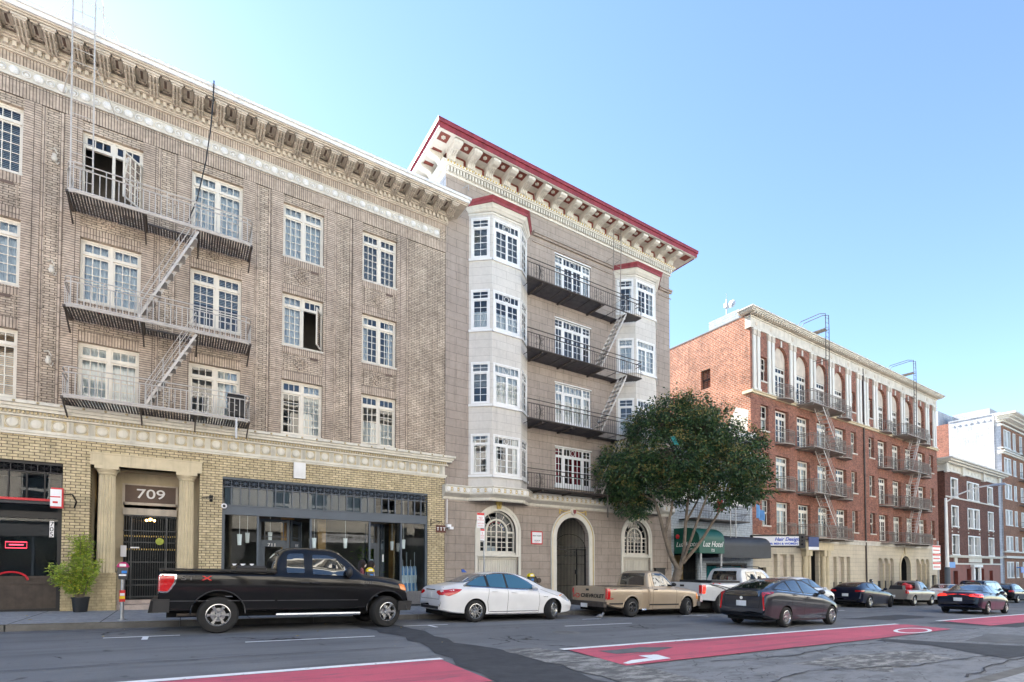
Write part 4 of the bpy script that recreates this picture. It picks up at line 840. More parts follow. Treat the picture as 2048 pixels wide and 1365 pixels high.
mb.build('soffit', 'cream_trim', B2)
mb = MB(FX)
for z0, z1, e in ((18.10, 18.30, 0), (18.30, 18.42, .05)): mb.box(X0 - e, X1 + e, F0 - e, F0 + .05, z0, z1); mb.box(X0 - e, X0 + .05, F0 + .05, 2.2, z0, z1); mb.box(X1 - .05, X1 + e, F0 + .05, 2.2, z0, z1)
fas = mb.build('fascia', 'cornice_red', B2)
mb = MB(FX); mb.box(X0 - .06, X1 + .06, F0 - .06, 2.3, 18.42, 18.45); mb.build('roof_edge', 'cornice_red', fas)
def console(x, back=False):
    mb = MB(FX); a, b = x - .15, x + .15
    pr = [(-.06, 17.72), (-.14, 17.70), (-.24, 17.74), (-.30, 17.84), (-.36, 17.90), (-.62, 17.93), (-.78, 17.92), (-.90, 17.97), (-.92, 18.08), (-.06, 18.12)]
    mb.prism(pr, a, b, 'x'); mb.tube([(a - .02, -.86, 18.02), (b + .02, -.86, 18.02)], .06, 10); mb.tube([(a - .02, -.20, 17.79), (b + .02, -.20, 17.79)], .075, 10)
    for u in (a + .06, x, b - .06): mb.tube([(u, -.26, 17.72), (u, -.33, 17.86), (u, -.6, 17.915)], .02, 5)
    mb.box(a - .03, b + .03, -.95, -.06, 18.08, 18.12); return mb.build('console_bracket', 'cream_trim', B2)
xs = [8.86 + .868 * k for k in range(16)]
for k, x in enumerate(xs): console(x)
mb = MB(FX)
for x in [q + .434 for q in xs[:-1]]: mb.cut(); mb.box(x - .17, x + .17, -.075, -.06, 17.77, 18.02)
mb.build_each('frieze_panel', 'cream_trim', B2)
mb = MB(FX)
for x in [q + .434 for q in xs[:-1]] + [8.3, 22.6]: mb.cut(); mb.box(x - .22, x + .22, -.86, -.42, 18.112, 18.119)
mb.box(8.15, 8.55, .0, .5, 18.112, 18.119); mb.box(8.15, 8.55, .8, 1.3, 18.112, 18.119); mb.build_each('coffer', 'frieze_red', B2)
for x in [q + .434 for q in xs[:-1]] + [8.3]:
    mb = MB(FX)
    for j in range(6): a_ = j * 1.047; mb.ball((x + .06 * math.cos(a_), -.64 + .06 * math.sin(a_), 18.10), .035, 6)
    mb.ball((x, -.64, 18.09), .03, 6); mb.build('soffit_rosette', 'cream_trim', B2)
mb = MB(FX)                                   # corner and return brackets on the left side
for y in (.25, 1.1, 1.85):
    mb.cut(); pr = [(8.65, 17.72), (8.55, 17.70), (8.48, 17.84), (8.40, 17.90), (8.18, 17.93), (8.05, 17.98), (8.03, 18.08), (8.65, 18.12)]
    mb.prism(pr, y - .14, y + .14, 'y')
pr = [(8.65, 17.72), (8.5, 17.70), (8.4, 17.88), (8.15, 17.93), (8.03, 18.0), (8.03, 18.08), (8.65, 18.12)]
mb.build_each('side_bracket', 'cream_trim', B2)
mb = MB(FX); mb.box(18.05, 18.75, -.05, .3, 17.4, 18.1); mb.build('chimney_breast', 'white_paint', B2)
mb = MB(FX)
for x in (17.5, 18.0): mb.tube([(x, -.1, 14.0), (x, -.18, 16.9), (x, -1.15, 18.0), (x, -1.2, 19.0), (x, -.8, 19.3), (x, -.4, 18.9)] if False else [(x, -.35, 13.7), (x, -.45, 17.0), (x, -.45, 18.1)], .018, 5)
z = 13.9
while z < 18: mb.tube([(17.5, -.43, z), (18.0, -.43, z)], .010, 4); z += .33
for z in (14.6, 16.6): mb.tube([(17.5, -.43, z), (17.2, 0, z - .25)], .012, 4); mb.tube([(18, -.43, z), (17.7, 0, z - .25)], .012, 4)
mb.build('roof_ladder', 'steel_brown', B2)
mb = MB(FX); mb.face([(8.71, 0, 15), (8.71, 24, 15), (8.71, 24, 18.1), (8.71, 0, 18.1)]); mb.face([(22.05, 0, -2), (22.05, 24, -2), (22.05, 24, 18.1), (22.05, 0, 18.1)]); mb.face([(8.71, 24, -2), (22.05, 24, -2), (22.05, 24, 18.1), (8.71, 24, 18.1)]); mb.build('side_wall', 'white_painted_brick', B2, fix=False)
mb = MB(FX); mb.box(8.72, 22.04, 1.9, 23.9, 17.9, 18.15); mb.box(8.72, 22.04, .2, 2.1, 17.75, 18.1); mb.build('roof', 'roofing', B2)
mb = MB(FX)
for z0, z1 in ((4.6, 7.6), (7.6, 10.6), (10.6, 13.6), (13.6, 17.2)):
    mb.face([(8.8, 1.7, z0), (22, 1.7, z0), (22, 1.7, z1), (8.8, 1.7, z1)]); mb.face([(8.8, .2, z0), (22, .2, z0), (22, 1.7, z0), (8.8, 1.7, z0)]); mb.face([(8.8, .2, z1 - .1), (22, .2, z1 - .1), (22, 1.7, z1 - .1), (8.8, 1.7, z1 - .1)])
for x in (9.4, 13.2, 17.4, 21.3): mb.face([(x, .2, 4.6), (x, 1.7, 4.6), (x, 1.7, 17.2), (x, .2, 17.2)])
mb.build('inner_room', 'room_mid', B2, fix=False)
# ledge with gilt discs, following the bays
def path_at(off):
    P = [(8.60, 18.4 - off)]
    for a, b in BAYS: P += [(a - .05, 18.4 - off), (a + SIDE - .12, 18.4 - DEP - off), (b - SIDE + .12, 18.4 - DEP - off), (b + .05, 18.4 - off)]
    return P + [(22.0, 18.4 - off)]
def ribbon(mb, o0, z0, o1, z1):
    A, Bq = path_at(o0), path_at(o1)
    for k in range(len(A) - 1): mb.face([(*A[k], z0), (*A[k + 1], z0), (*Bq[k + 1], z1), (*Bq[k], z1)])
mb = MB()
for q in ((.0, 4.10, .04, 4.14), (.04, 4.14, .06, 4.22), (.06, 4.22, .22, 4.30), (.22, 4.30, .30, 4.34), (.30, 4.34, .32, 4.38), (.32, 4.38, .30, 4.38), (.30, 4.38, .30, 4.60), (.30, 4.60, .35, 4.62), (.35, 4.62, .35, 4.66), (.35, 4.66, -.1, 4.68)): ribbon(mb, *q)
for ofs in (0,):
    A = path_at(-.1); 
mb.face([(8.60, 18.4, 4.10), (8.60, 18.1, 4.34), (8.60, 18.1, 4.66), (8.60, 18.4, 4.66)]); mb.face([(22.0, 18.4, 4.10), (22.0, 18.1, 4.34), (22.0, 18.1, 4.66), (22.0, 18.4, 4.66)])
led = mb.build('ledge', 'cream_trim', B2, fix=False)
mb = MB(); md = MB(); P = path_at(.303); acc = 0
for (x0, y0), (x1, y1) in zip(P, P[1:]):
    T = Fr(x0, y0, x1, y1); n = max(2, int(T.L / .27)); mb.T = T; md.T = T
    for k in range(n):
        u = T.L * (k + .5) / n; md.cut(); md.lathe([(0, -.02), (.085, -.018), (.095, 0)], (u, 0, 4.49), 'y', 12)
        uu = u + T.L / n / 2
        if k < n - 1:
            mb.cut()
            for sg in (-1, 1): mb.box(uu - .025, uu + .025, -.012, .0, 4.49 + sg * .05 - .02, 4.49 + sg * .05 + .02)
            ring(mb, uu, 4.49, .05, -.006, .014, 8)
mb.build_each('gilt_link', 'gold_paint', led); md.build_each('disc', 'shell_white', led)
# arched windows on the street
def arch_window(a, b, z0, z1, rise, label_d=.16):
    T = FX; sp = z1 - rise; mb = MB(T); archband(mb, a + .13, b - .13, z0, sp, rise - .13, .13, -.03, .0); archband(mb, a, b, -.6, sp, rise, .11, -.05, 0)
    mb.build('arch_surround', 'cream_trim', B2)
    mb = MB(T); u0, u1 = a + .13, b - .13; r = rise - .13; d = .14; m_ = (u0 + u1) / 2; zs = z0 + .16
    archband(mb, u0 + .06, u1 - .06, zs, sp, r - .06, .07, d - .02, d + .06)
    si = (u1 - u0) * .20; i0, i1 = u0 + si, u1 - si; ri = r - si
    archband(mb, i0 + .05, i1 - .05, zs, sp, ri - .05, .075, d - .03, d + .05)
    mb.box(u0, u1, d, d + .05, zs, zs + .06); mb.box(m_ - .035, m_ + .035, d, d + .04, zs, sp + ri)
    for j in range(1, 6):
        an = math.pi * j / 6 if j != 3 else None
        if an is None: an = math.pi / 2
        c_, s_ = math.cos(an), math.sin(an); mb.tube([(m_ + (ri + .02) * c_, d + .02, sp + (ri + .02) * s_), (m_ + (r - .04) * c_, d + .02, sp + (r - .04) * s_)], .016, 4)
    hh = sp - zs
    for j in (1, 2, 3): z = zs + hh * j / 4; mb.box(i0, i1, d + .005, d + .035, z - .014, z + .014); mb.box(u0, i0, d + .005, d + .035, z - .014, z + .014); mb.box(i1, u1, d + .005, d + .035, z - .014, z + .014)
    mb.box(u0, i0, d, d + .045, sp - .06, sp + .02); mb.box(i1, u1, d, d + .045, sp - .06, sp + .02); mb.box(i0, i1, d, d + .04, sp - .014, sp + .014)
    for x in ((i0 + m_) / 2, (m_ + i1) / 2): mb.box(x - .013, x + .013, d + .005, d + .035, zs, sp + ri * .55)
    for j in (1, 2, 4, 5): an = math.pi * j / 6; mb.tube([(m_ + ri * .58 * math.cos(an), d + .02, sp + ri * .58 * math.sin(an)), (m_ + ri * math.cos(an), d + .02, sp + ri * math.sin(an))], .013, 4)
    mb.tube([(m_ + ri * .56 * math.cos(math.pi * j / 12), d + .02, sp + ri * .56 * math.sin(math.pi * j / 12)) for j in range(13)], .014, 4)
    w = mb.build('arched_window', 'cream_trim', B2)
    mb = MB(T); A = arc(u0, u1, sp, r, 20); mb.face([(u0, d + .03, zs)] + [(u1, d + .03, zs)] + [(x, d + .03, z) for x, z in reversed(A)]); mb.build('pane', 'shop_glass', w, fix=False)
    mb = MB(T); mb.box(a, b, -.06, d, z0 - .02, z0 + .06); mb.box(a, b, .08, .2, z0 + .06, z0 + .16); mb.build('sill', 'cream_trim', B2)
    mb = MB(T); mb.box(a, b, .14, .2, -1, z0 - .02); n = 17; mb.box(a + .03, b - .03, .08, .14, z0 - .12, z0 - .02)
    for j in range(n + 1): x = a + .04 + (b - a - .08) * j / n; mb.tube([(x, .13, -.8), (x, .13, z0 - .14)], .034, 6)
    mb.build('fluted_panel', 'cream_trim', B2)
    mb = MB(T); mb.taper((m_ - .09, m_ + .09, -.10, .02), (m_ - .12, m_ + .12, -.14, .02), z1 - .05, z1 + .24); mb.ball((m_, -.12, z1 + .10), .06, 8); mb.build('keystone', 'gold_paint', B2)
    return w
w = arch_window(*A1, 1.88, 3.92, 1.0); arch_window(*A3, 1.93, 3.90, .98)
mb = MB(FX); mb.face([(11.0, .22, 2.05), (11.22, .22, 2.05), (11.22, .22, 2.3), (11.0, .22, 2.3)]); mb.face([(10.72, .22, 2.05), (10.95, .22, 2.05), (10.95, .22, 2.32), (10.72, .22, 2.32)]); mb.build('window_card', 'sign_white', w, fix=False)
for k, (cm, a0, a1) in enumerate((('sticker_yellow', 150, 180), ('letter_red', 100, 150), ('red_paint', 60, 100), ('sign_blue', 10, 60))):
    mb = MB(FX); mb.tube([(11.19 + .42 * math.cos(R(a0 + (a1 - a0) * j / 5)), .23, 2.92 + .42 * math.sin(R(a0 + (a1 - a0) * j / 5))) for j in range(6)], .022, 5); mb.build('garland', cm, w)
for x0, x1 in (A1, A3): mb = MB(FX); mb.face([(x0, 1.5, -1), (x1, 1.5, -1), (x1, 1.5, 4), (x0, 1.5, 4)]); mb.face([(x0, .3, -1), (x0, 1.5, -1), (x0, 1.5, 4), (x0, .3, 4)]); mb.face([(x1, .3, -1), (x1, 1.5, -1), (x1, 1.5, 4), (x1, .3, 4)]); mb.face([(x0, .3, 4), (x1, .3, 4), (x1, 1.5, 4), (x0, 1.5, 4)]); mb.build('inner_room', 'room_dark', B2, fix=False)
# gate arch
a, b = AG; mb = MB(FX); archband(mb, a, b, -.9, 2.75, .97, .26, -.05, 0, 24); archband(mb, a - .26, b + .26, -.9, 2.75, 1.23, .05, -.08, 0, 24); mb.build('arch_surround', 'cream_trim', B2)
mb = MB(FX); archband(mb, a - .22, b + .22, -.9, 2.75, 1.19, .03, -.065, -.04, 24); mb.build('gilt_line', 'gold_paint', B2)
mb = MB(FX); x = a + .06
while x < b - .03:
    c_ = (a + b) / 2; zt = 2.75 + .97 * math.sqrt(max(0, 1 - ((x - c_) / ((b - a) / 2)) ** 2)); mb.box(x, x + .016, .2, .216, -.3, zt); x += .085
for z in (-.15, .55, 1.55, 1.95, 2.35): mb.box(a, b, .19, .225, z, z + .025)
mb.box(a, b, .18, .23, 2.22, 2.27); mb.tube([((a + b) / 2 + .94 * math.cos(math.pi * j / 14), .2, 2.25 + .72 * math.sin(math.pi * j / 14)) for j in range(15)], .015, 4)
for x in (a + .02, b - .05, b - .58): mb.box(x, x + .035, .18, .23, -.4, 2.3)
gt = mb.build('entrance_gate', 'black_iron', B2)
mb = MB(FX)
for s_ in (-.25, .05, .3): scroll(mb, (a + b) / 2 + s_, .2, 2.05, .22)
mb.box(b - .66, b - .54, .17, .23, 1.1, 1.3); mb.build('gate_scroll', 'black_iron', gt)
mb = MB(FX); mb.m = 0
for q in ([(a, 3.4, -1), (b, 3.4, -1), (b, 3.4, 3.8), (a, 3.4, 3.8)], [(b, .3, -1), (b, 3.4, -1), (b, 3.4, 3.8), (b, .3, 3.8)], [(a, .3, 3.75), (b, .3, 3.75), (b, 3.4, 3.75), (a, 3.4, 3.75)], [(a, .3, -.25), (b, .3, -.25), (b, 3.4, -.25), (a, 3.4, -.25)]): mb.face(q)
mb.m = 1; mb.face([(a, .3, -1), (a, 3.4, -1), (a, 3.4, 3.8), (a, .3, 3.8)]); mb.box(a + .5, b - .7, 3.3, 3.4, -.2, 1.9); mb.m = 2; mb.box(b - .62, b - .12, 3.3, 3.4, -.2, 2.0)
mb.build('vestibule', ['stone_trim', 'room_dark', 'galvanised'], B2, fix=False)
cr = MB(FX); c_ = (a + b) / 2; cr.m = 0; cr.lathe([(0, -.16), (.13, -.14), (.17, -.08), (.17, 0)], (c_, 0, 3.98), 'y', 20); cr.m = 1; cr.prism([(c_ - .075, 4.07), (c_ + .075, 4.07), (c_ + .075, 3.95), (c_, 3.86), (c_ - .075, 3.95)], -.175, -.14, 'y')
cr.m = 2
for sg in (-1, 1):
    cr.tube([(c_ + sg * (.2 + .55 * j / 8), -.04, 4.04 - .07 * math.sin(math.pi * j / 8)) for j in range(9)], .022, 5); cr.tube([(c_ + sg * .78, -.04, 4.08), (c_ + sg * .78, -.04, 3.86)], [.02, .035], 6)
cr.build('medallion', ['cream_trim', 'cornice_red', 'gold_paint'], B2)
# fire escapes of building 2
def plat_x(y):      # platform outline: chamfered at the left, stopping against the right bay
    return (11.92 + (y - 17.3) * .72, 18.68 - max(0, y - 17.62) * 1.0)
for fi, (z, zb) in enumerate(((13.58, 10.6), (10.60, 7.65), (7.62, 4.75), (4.72, None))):
    mb = MB(); y = 17.31
    while y < 18.36:
        xa, xb = plat_x(y); segs = [(xa, xb)]
        if zb and y < 17.95: segs = [(xa, 16.3), (17.75, xb)]
        for s0, s1 in segs: mb.box(s0, s1, y, y + .034, z - .035, z - .015)
        y += .058
    rim = [(12.7, 18.38, z), (plat_x(17.3)[0], 17.3, z), (18.68, 17.3, z), (18.68, 17.68, z)]; mb.tube(rim, .028, 6)
    x = 12.2
    while x < 18.6: mb.box(x, x + .02, 17.32, 18.0 if x > 17.9 else 18.36, z - .05, z - .03); x += .8
    for x in (12.75, 14.35, 16.15, 17.7):
        mb.box(x - .035, x + .035, 17.35, 18.4, z - .11, z - .045)
    fe = mb.build('fire_escape', 'steel_dark', B2)
    mb = MB()
    for h in (.80, .62): mb.tube([(p_[0], p_[1], z + h) for p_ in rim], .020, 5)
    x = 12.0
    while x < 18.65:
        mb.tube([(x, 17.3, z), (x, 17.3, z + .62)], .011, 4); x += .135
    for y in (17.5, 17.72, 17.94, 18.16): xa, _ = plat_x(y); mb.tube([(xa, y, z), (xa, y, z + .62)], .008, 4)
    for cx in (12.55, 15.9): 
        for s_ in (-.14, .14): scroll(mb, cx + s_, 17.3 , z + .34, .28, -1 if s_ < 0 else 1)
    mb.tube([(12.55, 17.3, z), (12.55, 17.22, z + .35), (12.55, 17.3, z + .62)], .03, 6)
    for cx in (18.68,): scroll(mb, cx, 17.3, z + .34, .28)
    mb.build('railing', 'steel_dark', fe)
    if zb:
        mb = MB(FX); slope(mb, (17.72, z - .03), (16.10, zb + .05), -1.06, -.50, 11); handrail(mb, (17.75, z), (16.05, zb + .02), -1.06, .65); mb.build('stair', 'steel_pale', fe)
mb = MB()
for x in (16.4, 17.25): mb.tube([(x, 17.3, 4.72), (x, 17.3, 3.7)], .03, 6)
mb.build('drop_ladder', 'steel_dark', B2)
mb = MB(FX); mb.box(12.87, 13.48, -.03, 0, 2.43, 3.01); s1 = thing(mb, 'rental_sign', 'red_paint', 'square white notice with red border on the taupe wall left of the gate', 'sign')
mb = MB(FX); mb.box(12.92, 13.43, -.036, -.03, 2.48, 2.96); mb.build('sign_face', 'sign_white', s1)
text('RENT NOW', .085, (13.175, 18.4 - .038, 2.80), FACE_S, 'letter_black', s1, sx=1.0, local=True); text('(415) 290-1220', .05, (13.175, 18.4 - .038, 2.60), FACE_S, 'letter_black', s1, local=True); text('APARTMENTS', .04, (13.175, 18.4 - .038, 2.53), FACE_S, 'letter_red', s1, local=True)
mb = MB(); mb.lathe([(0, 0), (.14, 0), (.14, .03), (.10, .05), (.10, .12), (0, .12)], (12.96, 18.22, .80), 'y', 18) if False else None
for dx in (-.12, .12): mb.tube([(12.96 + dx * .4, 18.38, .86), (12.96 + dx, 18.12, .84)], [.08, .095], 10); mb.lathe([(0, -.03), (.11, -.03), (.11, .04), (0, .04)], (12.96 + dx, 18.10, .84), 'y', 14)
mb.lathe([(.19, 0), (.19, .05), (0, .05)], (12.96, 18.33, .86), 'y', 20); thing(mb, 'standpipe', 'old_wood', 'twin fire hose standpipe on the taupe wall left of the gate', 'standpipe')
mb = MB(FX); mb.tube([(8.80, -.03, 4.1), (8.80, -.03, 3.15)], .018, 6); mb.box(8.73, 8.9, -.22, -.03, 2.98, 3.1); mb.box(8.78, 8.95, -.32, -.2, 2.9, 3.0); thing(mb, 'wall_camera', 'sign_white', 'white camera box with conduit at the left edge of the taupe building', 'camera')
mb = MB(FX); mb.box(20.7, 21.4, -.12, 0, 1.0, 1.35); mb.box(20.65, 21.45, -.14, 0, 1.35, 1.39); thing(mb, 'meter_cabinet', 'shop_dark', 'black utility box on the taupe wall right of the right arch', 'box')
mb = MB(FX); mb.tube([(21.7, -.05, 4.1), (21.7, -.05, 1.3), (21.5, -.05, 1.1)], .02, 6); mb.build('downpipe', 'taupe_block', B2)
# ------------------------------------------------------------------ small hotel between the big buildings
LZ = empty('small_hotel', (22.05, 18.4, -.5), 'pale blue grey clapboard hotel with a green awning, half hidden behind the street tree', 'building')
mb = MB(FX); hol = [(23.0, 24.1, 5.2, 7.2), (25.3, 26.4, 5.2, 7.2), (27.4, 28.5, 5.2, 7.2), (22.25, 24.3, -2, 2.35), (24.97, 28.93, -.3, 1.66)]; wall(mb, 22.05, 29.5, -2, 9.6, hol, .2); mb.build('wall', 'clapboard', LZ, fix=False)
mb = MB(FX); mb.box(22.05, 29.5, -.35, 0, 9.3, 9.6); mb.box(22.05, 29.5, -.2, 0, 9.1, 9.3); mb.build('cornice', 'white_paint', LZ)
mb = MB(FX); mb.box(22.06, 29.49, .3, 20, 9.2, 9.4); mb.face([(22.1, 1.4, -2), (29.4, 1.4, -2), (29.4, 1.4, 9.2), (22.1, 1.4, 9.2)]); mb.face([(22.05, 20, -2), (29.5, 20, -2), (29.5, 20, 9.3), (22.05, 20, 9.3)]); mb.build('roof', 'room_dark', LZ, fix=False)
for x0, x1, z0, z1 in hol[:3]:
    mb = MB(FX); sash(mb, x0, x1, z0, (z0 + z1) / 2, 1, 1, .1); sash(mb, x0, x1, (z0 + z1) / 2, z1, 1, 1, .07); mb.box(x0 - .1, x1 + .1, -.04, 0, z1, z1 + .12); mb.box(x0 - .1, x0, -.03, .05, z0, z1); mb.box(x1, x1 + .1, -.03, .05, z0, z1); mb.box(x0 - .12, x1 + .12, -.08, .05, z0 - .08, z0)
    w = mb.build('window', 'white_paint', LZ); pane(FX, x0, x1, z0, z1, .12, w); dress(FX, x0, x1, z0, z1, .2, w, 'low')
mb = MB(FX); mb.box(24.97, 28.93, .04, .14, 1.56, 1.66); mb.box(24.97, 25.06, .04, .14, -.3, 1.56); mb.box(28.84, 28.93, .04, .14, -.3, 1.56); mb.box(26.4, 26.5, .04, .14, -.3, 1.56); w = mb.build('shop_frame', 'shop_dark', LZ); pane(FX, 25, 28.9, -.3, 1.6, .12, w, 'shop_glass')
mb = MB(FX)
for x in (26.7, 27.2, 27.75, 28.3): 
    for s_ in (-1, 1): scroll(mb, x, .05, 1.0, .5, s_)
mb.build('window_grille', 'sign_white', w); curtain(FX, 25.3, 28.8, -.3, 1.5, .35, w, 'curtain_teal')
mb = MB(FX)
for k in range(17): x = 22.3 + .12 * k; mb.box(x, x + .015, .1, .115, -.6, 2.3)
for z in (0, 1.2): mb.box(22.25, 24.3, .1, .12, z, z + .03)
mb.build('gate', 'black_iron', LZ); mb = MB(FX); mb.box(22.5, 24.1, .9, .95, -.6, 2.1); mb.build('door', 'door_gold', LZ)
def awning(x0, x1, z0, z1, dep, m, name='awning', back=18.4):
    pr = [(0, z1)] + [(-dep * math.sin(R(a * 9)) if False else -dep + dep * .42 * (1 - math.sin(R(a * 11.25))) if False else -(dep * .5 + dep * .5 * math.sin(R(a * 11.25))), z0 + (z1 - z0) * .55 + (z1 - z0) * .45 * math.cos(R(a * 11.25))) for a in range(9)] + [(-dep, z0)]
    mb = MB(FX)
    for (y0, a0), (y1, a1) in zip(pr, pr[1:]): mb.face([(x0, y0, a0), (x1, y0, a0), (x1, y1, a1), (x0, y1, a1)])
    for x in (x0, x1): mb.face([(x, y, z) for y, z in pr] + [(x, 0, z0)])
    return mb.build(name, m, LZ, fix=False)
awning(22.27, 24.35, 2.15, 3.5, 1.6, 'green_canvas'); awning(24.36, 29.35, 1.95, 3.2, 1.25, 'black_canvas')
# lettering on the green canvas: front and left side
text('Luz Hotel', .42, (23.35, 16.785, 2.62), FACE_S, 'letter_white', LZ, shear=.3, local=False); text('725', .2, (23.35, 16.785, 2.30), FACE_S, 'letter_white', LZ, local=False)
text('Luz Hotel', .36, (22.255, 17.55, 2.62), (R(90), 0, R(-90)), 'letter_white', LZ, shear=.3, local=False); text('725 GEARY ST', .14, (22.255, 17.5, 2.36), (R(90), 0, R(-90)), 'letter_white', LZ, local=False) if False else text('TEL 928-1917', .13, (22.255, 17.5, 2.36), (R(90), 0, R(-90)), 'letter_white', LZ, local=False)
mb = MB(); 
for x in (22.5, 24.2): mb.tube([(x, 16.9, -.6), (x, 16.9, 2.2)], .055, 8)
mb.build('awning_post', 'galvanised', LZ)
mb = MB(); z = 4.05
mb.box(22.7, 27.6, 17.35, 18.4, z - .06, z)
for k in range(38): x = 22.75 + .13 * k; mb.tube([(x, 17.36, z), (x, 17.36, z + .8)], .009, 4)
for h in (.4, .8): mb.tube([(22.7, 18.4, z + h), (22.7, 17.36, z + h), (27.6, 17.36, z + h), (27.6, 18.4, z + h)], .013, 5)
mb.build('fire_escape', 'steel_dark', LZ)
for k, x in enumerate((25.5, 26.0)): mb = MB(); mb.tube([(x, 17.2, 3.05), (x, 17.2, 4.9)], .03, 6); mb.build('awning_stay', 'galvanised', LZ)
def flag(x, y, z, dx, m, lab):
    mb = MB(); mb.m = 0; mb.tube([(x, 18.38, z - .9), (x + dx * .3, y, z + .4)], .02, 6); mb.m = 1; n = 8
    for k in range(n):
        a0, a1 = k / n, (k + 1) / n
        q = [(x + dx * .3 + .9 * a * dx, y - .1 - .12 * math.sin(a * 7), zz) for a, zz in ((a0, z + .35 - .35 * a0), (a1, z + .35 - .35 * a1), (a1, z - .45 - .15 * a1), (a0, z - .45 - .1 * a0))]; mb.face(q)
    thing(mb, 'flag', ['galvanised', m], lab, 'flag')
flag(27.9, 17.4, 4.75, .8, 'cloth_blue', 'light blue flag hanging at the right edge of the clapboard hotel above its black awning'); flag(25.2, 17.5, 5.0, -.5, 'letter_red', 'red flag hanging over the railing of the clapboard hotel beside the tree crown')
mb = MB(FX); mb.lathe([(0, -.1), (.12, -.06), (.12, 0)], (22.15, -.3, 3.05), 'y', 14); thing(mb, 'alarm_bell', 'red_paint', 'red round alarm bell at the left end of the green hotel awning', 'bell')
# ------------------------------------------------------------------ building 3: red brick with arcaded top storey
B3 = empty('red_brick_building', (29.5, 18.4, -.7), 'long red brick building with arched top windows, paired white pilasters and small iron balconies', 'building')
BIG = [32.18, 34.79, 37.40, 39.98, 46.88, 49.48, 52.08, 54.68]; BW = 1.60; SM = [30.55, 42.37, 45.30, 57.28]; SWD = .88
ZF = [3.56, 6.55, 9.58, 12.50]; HB = 2.12
hol = []
for x in BIG:
    for k in range(3): hol.append((x, x + BW, ZF[k], ZF[k] + HB))
    hol.append((x + .03, x + BW - .03, 12.5, 15.92, .77))
for x in SM:
    for k in range(3): hol.append((x, x + SWD, ZF[k] + .52, ZF[k] + HB + .03))
    hol.append((x + .08, x + SWD - .08, 13.25, 14.82))
mb = MB(FX); wall(mb, 29.5, 44.33, 3.44, 16.4, [h for h in hol if h[1] < 44.3], .28); wall(mb, 44.33, 59.05, 3.44, 16.4, [h for h in hol if h[0] > 44.3], .28); mb.build('wall', 'red_brick', B3, fix=False)
L3 = Fr(29.5, 40, 29.5, 18.4); mb = MB(L3); z_side = (13.0, 14.45)
wall(mb, 0, 21.6, -3, 17.2, [(18.0, 18.75, 13.45, 14.75)], .25); mb.face([(17.9, .3, 13.3), (18.9, .3, 13.3), (18.9, .3, 14.9), (17.9, .3, 14.9)]); mb.build('side_wall', 'orange_brick', B3, fix=False)
mb = MB(L3); sash(mb, 18.0, 18.75, 13.45, 14.1, 2, 1, .2); sash(mb, 18.0, 18.75, 14.1, 14.75, 2, 1, .16); w = mb.build('window', 'steel_dark', B3)
mb = MB(L3); mb.box(8, 21.4, -.02, .3, 17.2, 17.27); mb.build('parapet_cap', 'steel_dark', B3)
mb = MB(L3); mb.face([(19.9, -.004, 9.5), (21.3, -.004, 9.2), (21.45, -.004, 11.2), (20.6, -.004, 11.6), (20.2, -.004, 10.9)]); mb.m = 1
o = mb.build('mortar_patch', 'frieze_red' if False else 'stone_trim', B3, fix=False)
def french(x, z0, fi, tall=False):
    T = FX; d = .22; mb = MB(T); x0, x1 = x, x + BW - (.0); zt = z0 + (HB - .42 if True else 0); ztop = z0 + HB
    mb.box(x0, x1, d, d + .06, ztop - .06, ztop); mb.box(x0, x0 + .08, d, d + .06, z0, ztop - .06); mb.box(x1 - .08, x1, d, d + .06, z0, ztop - .06); mb.box(x0 + .08, x1 - .08, d, d + .06, zt - .05, zt + .05); m_ = (x0 + x1) / 2
    sash(mb, x0 + .08, x1 - .08, zt + .05, ztop - .06, 4, 1, d, .03, .04); sash(mb, x0 + .08, m_, z0, zt - .05, 2, 4, d, .08, .035); sash(mb, m_, x1 - .08, z0, zt - .05, 2, 4, d, .08, .035)
    w = mb.build('french_window', 'french_paint', B3); pane(T, x0 + .05, x1 - .05, z0, ztop - .03, d + .03, w)
    dress(T, x0, x1, z0, ztop, d + .15, w, random.choice(['none', 'full', 'full', 'sides', 'low', 'halfblind']))
for bi, x in enumerate(BIG):
    for k in range(4): french(x, ZF[k], k)
    mb = MB(FX); A = arc(x + .03, x + BW - .03, 15.15, .77, 16); mb.face([(x + .03, .2, 14.62), (x + BW - .03, .2, 14.62)] + [(p_, .2, q) for p_, q in reversed(A)]); mb.build('arch_infill', 'cornice_stone', B3, fix=False)
    mb = MB(FX); m_ = x + BW / 2; mb.box(m_ - .06, m_ + .06, -.05, .0, 15.9, 16.3); mb.build('keystone', 'french_paint', B3)
for x in SM:
    for k in range(4):
        z0, z1, a, b = (ZF[k] + .52, ZF[k] + HB + .03, x, x + SWD) if k < 3 else (13.25, 14.82, x + .08, x + SWD - .08)
        mb = MB(FX); sash(mb, a, b, z0, (z0 + z1) / 2, 2, 1, .22, .06, .03); sash(mb, a, b, (z0 + z1) / 2, z1, 2, 2, .19, .06, .03); w = mb.build('sash_window', 'french_paint', B3); pane(FX, a, b, z0, z1, .24, w); dress(FX, a, b, z0, z1, .33, w, random.choice(['none', 'full', 'low', 'blind']))
        mb = MB(FX); mb.box(a - .06, b + .06, -.06, .2, z0 - .09, z0); mb.build('sill', 'stone_trim', B3)
PIL = [29.72, 31.36, 33.93, 36.52, 39.12, 41.66, 43.35, 44.48, 46.10, 48.68, 51.28, 53.88, 56.48, 58.14]
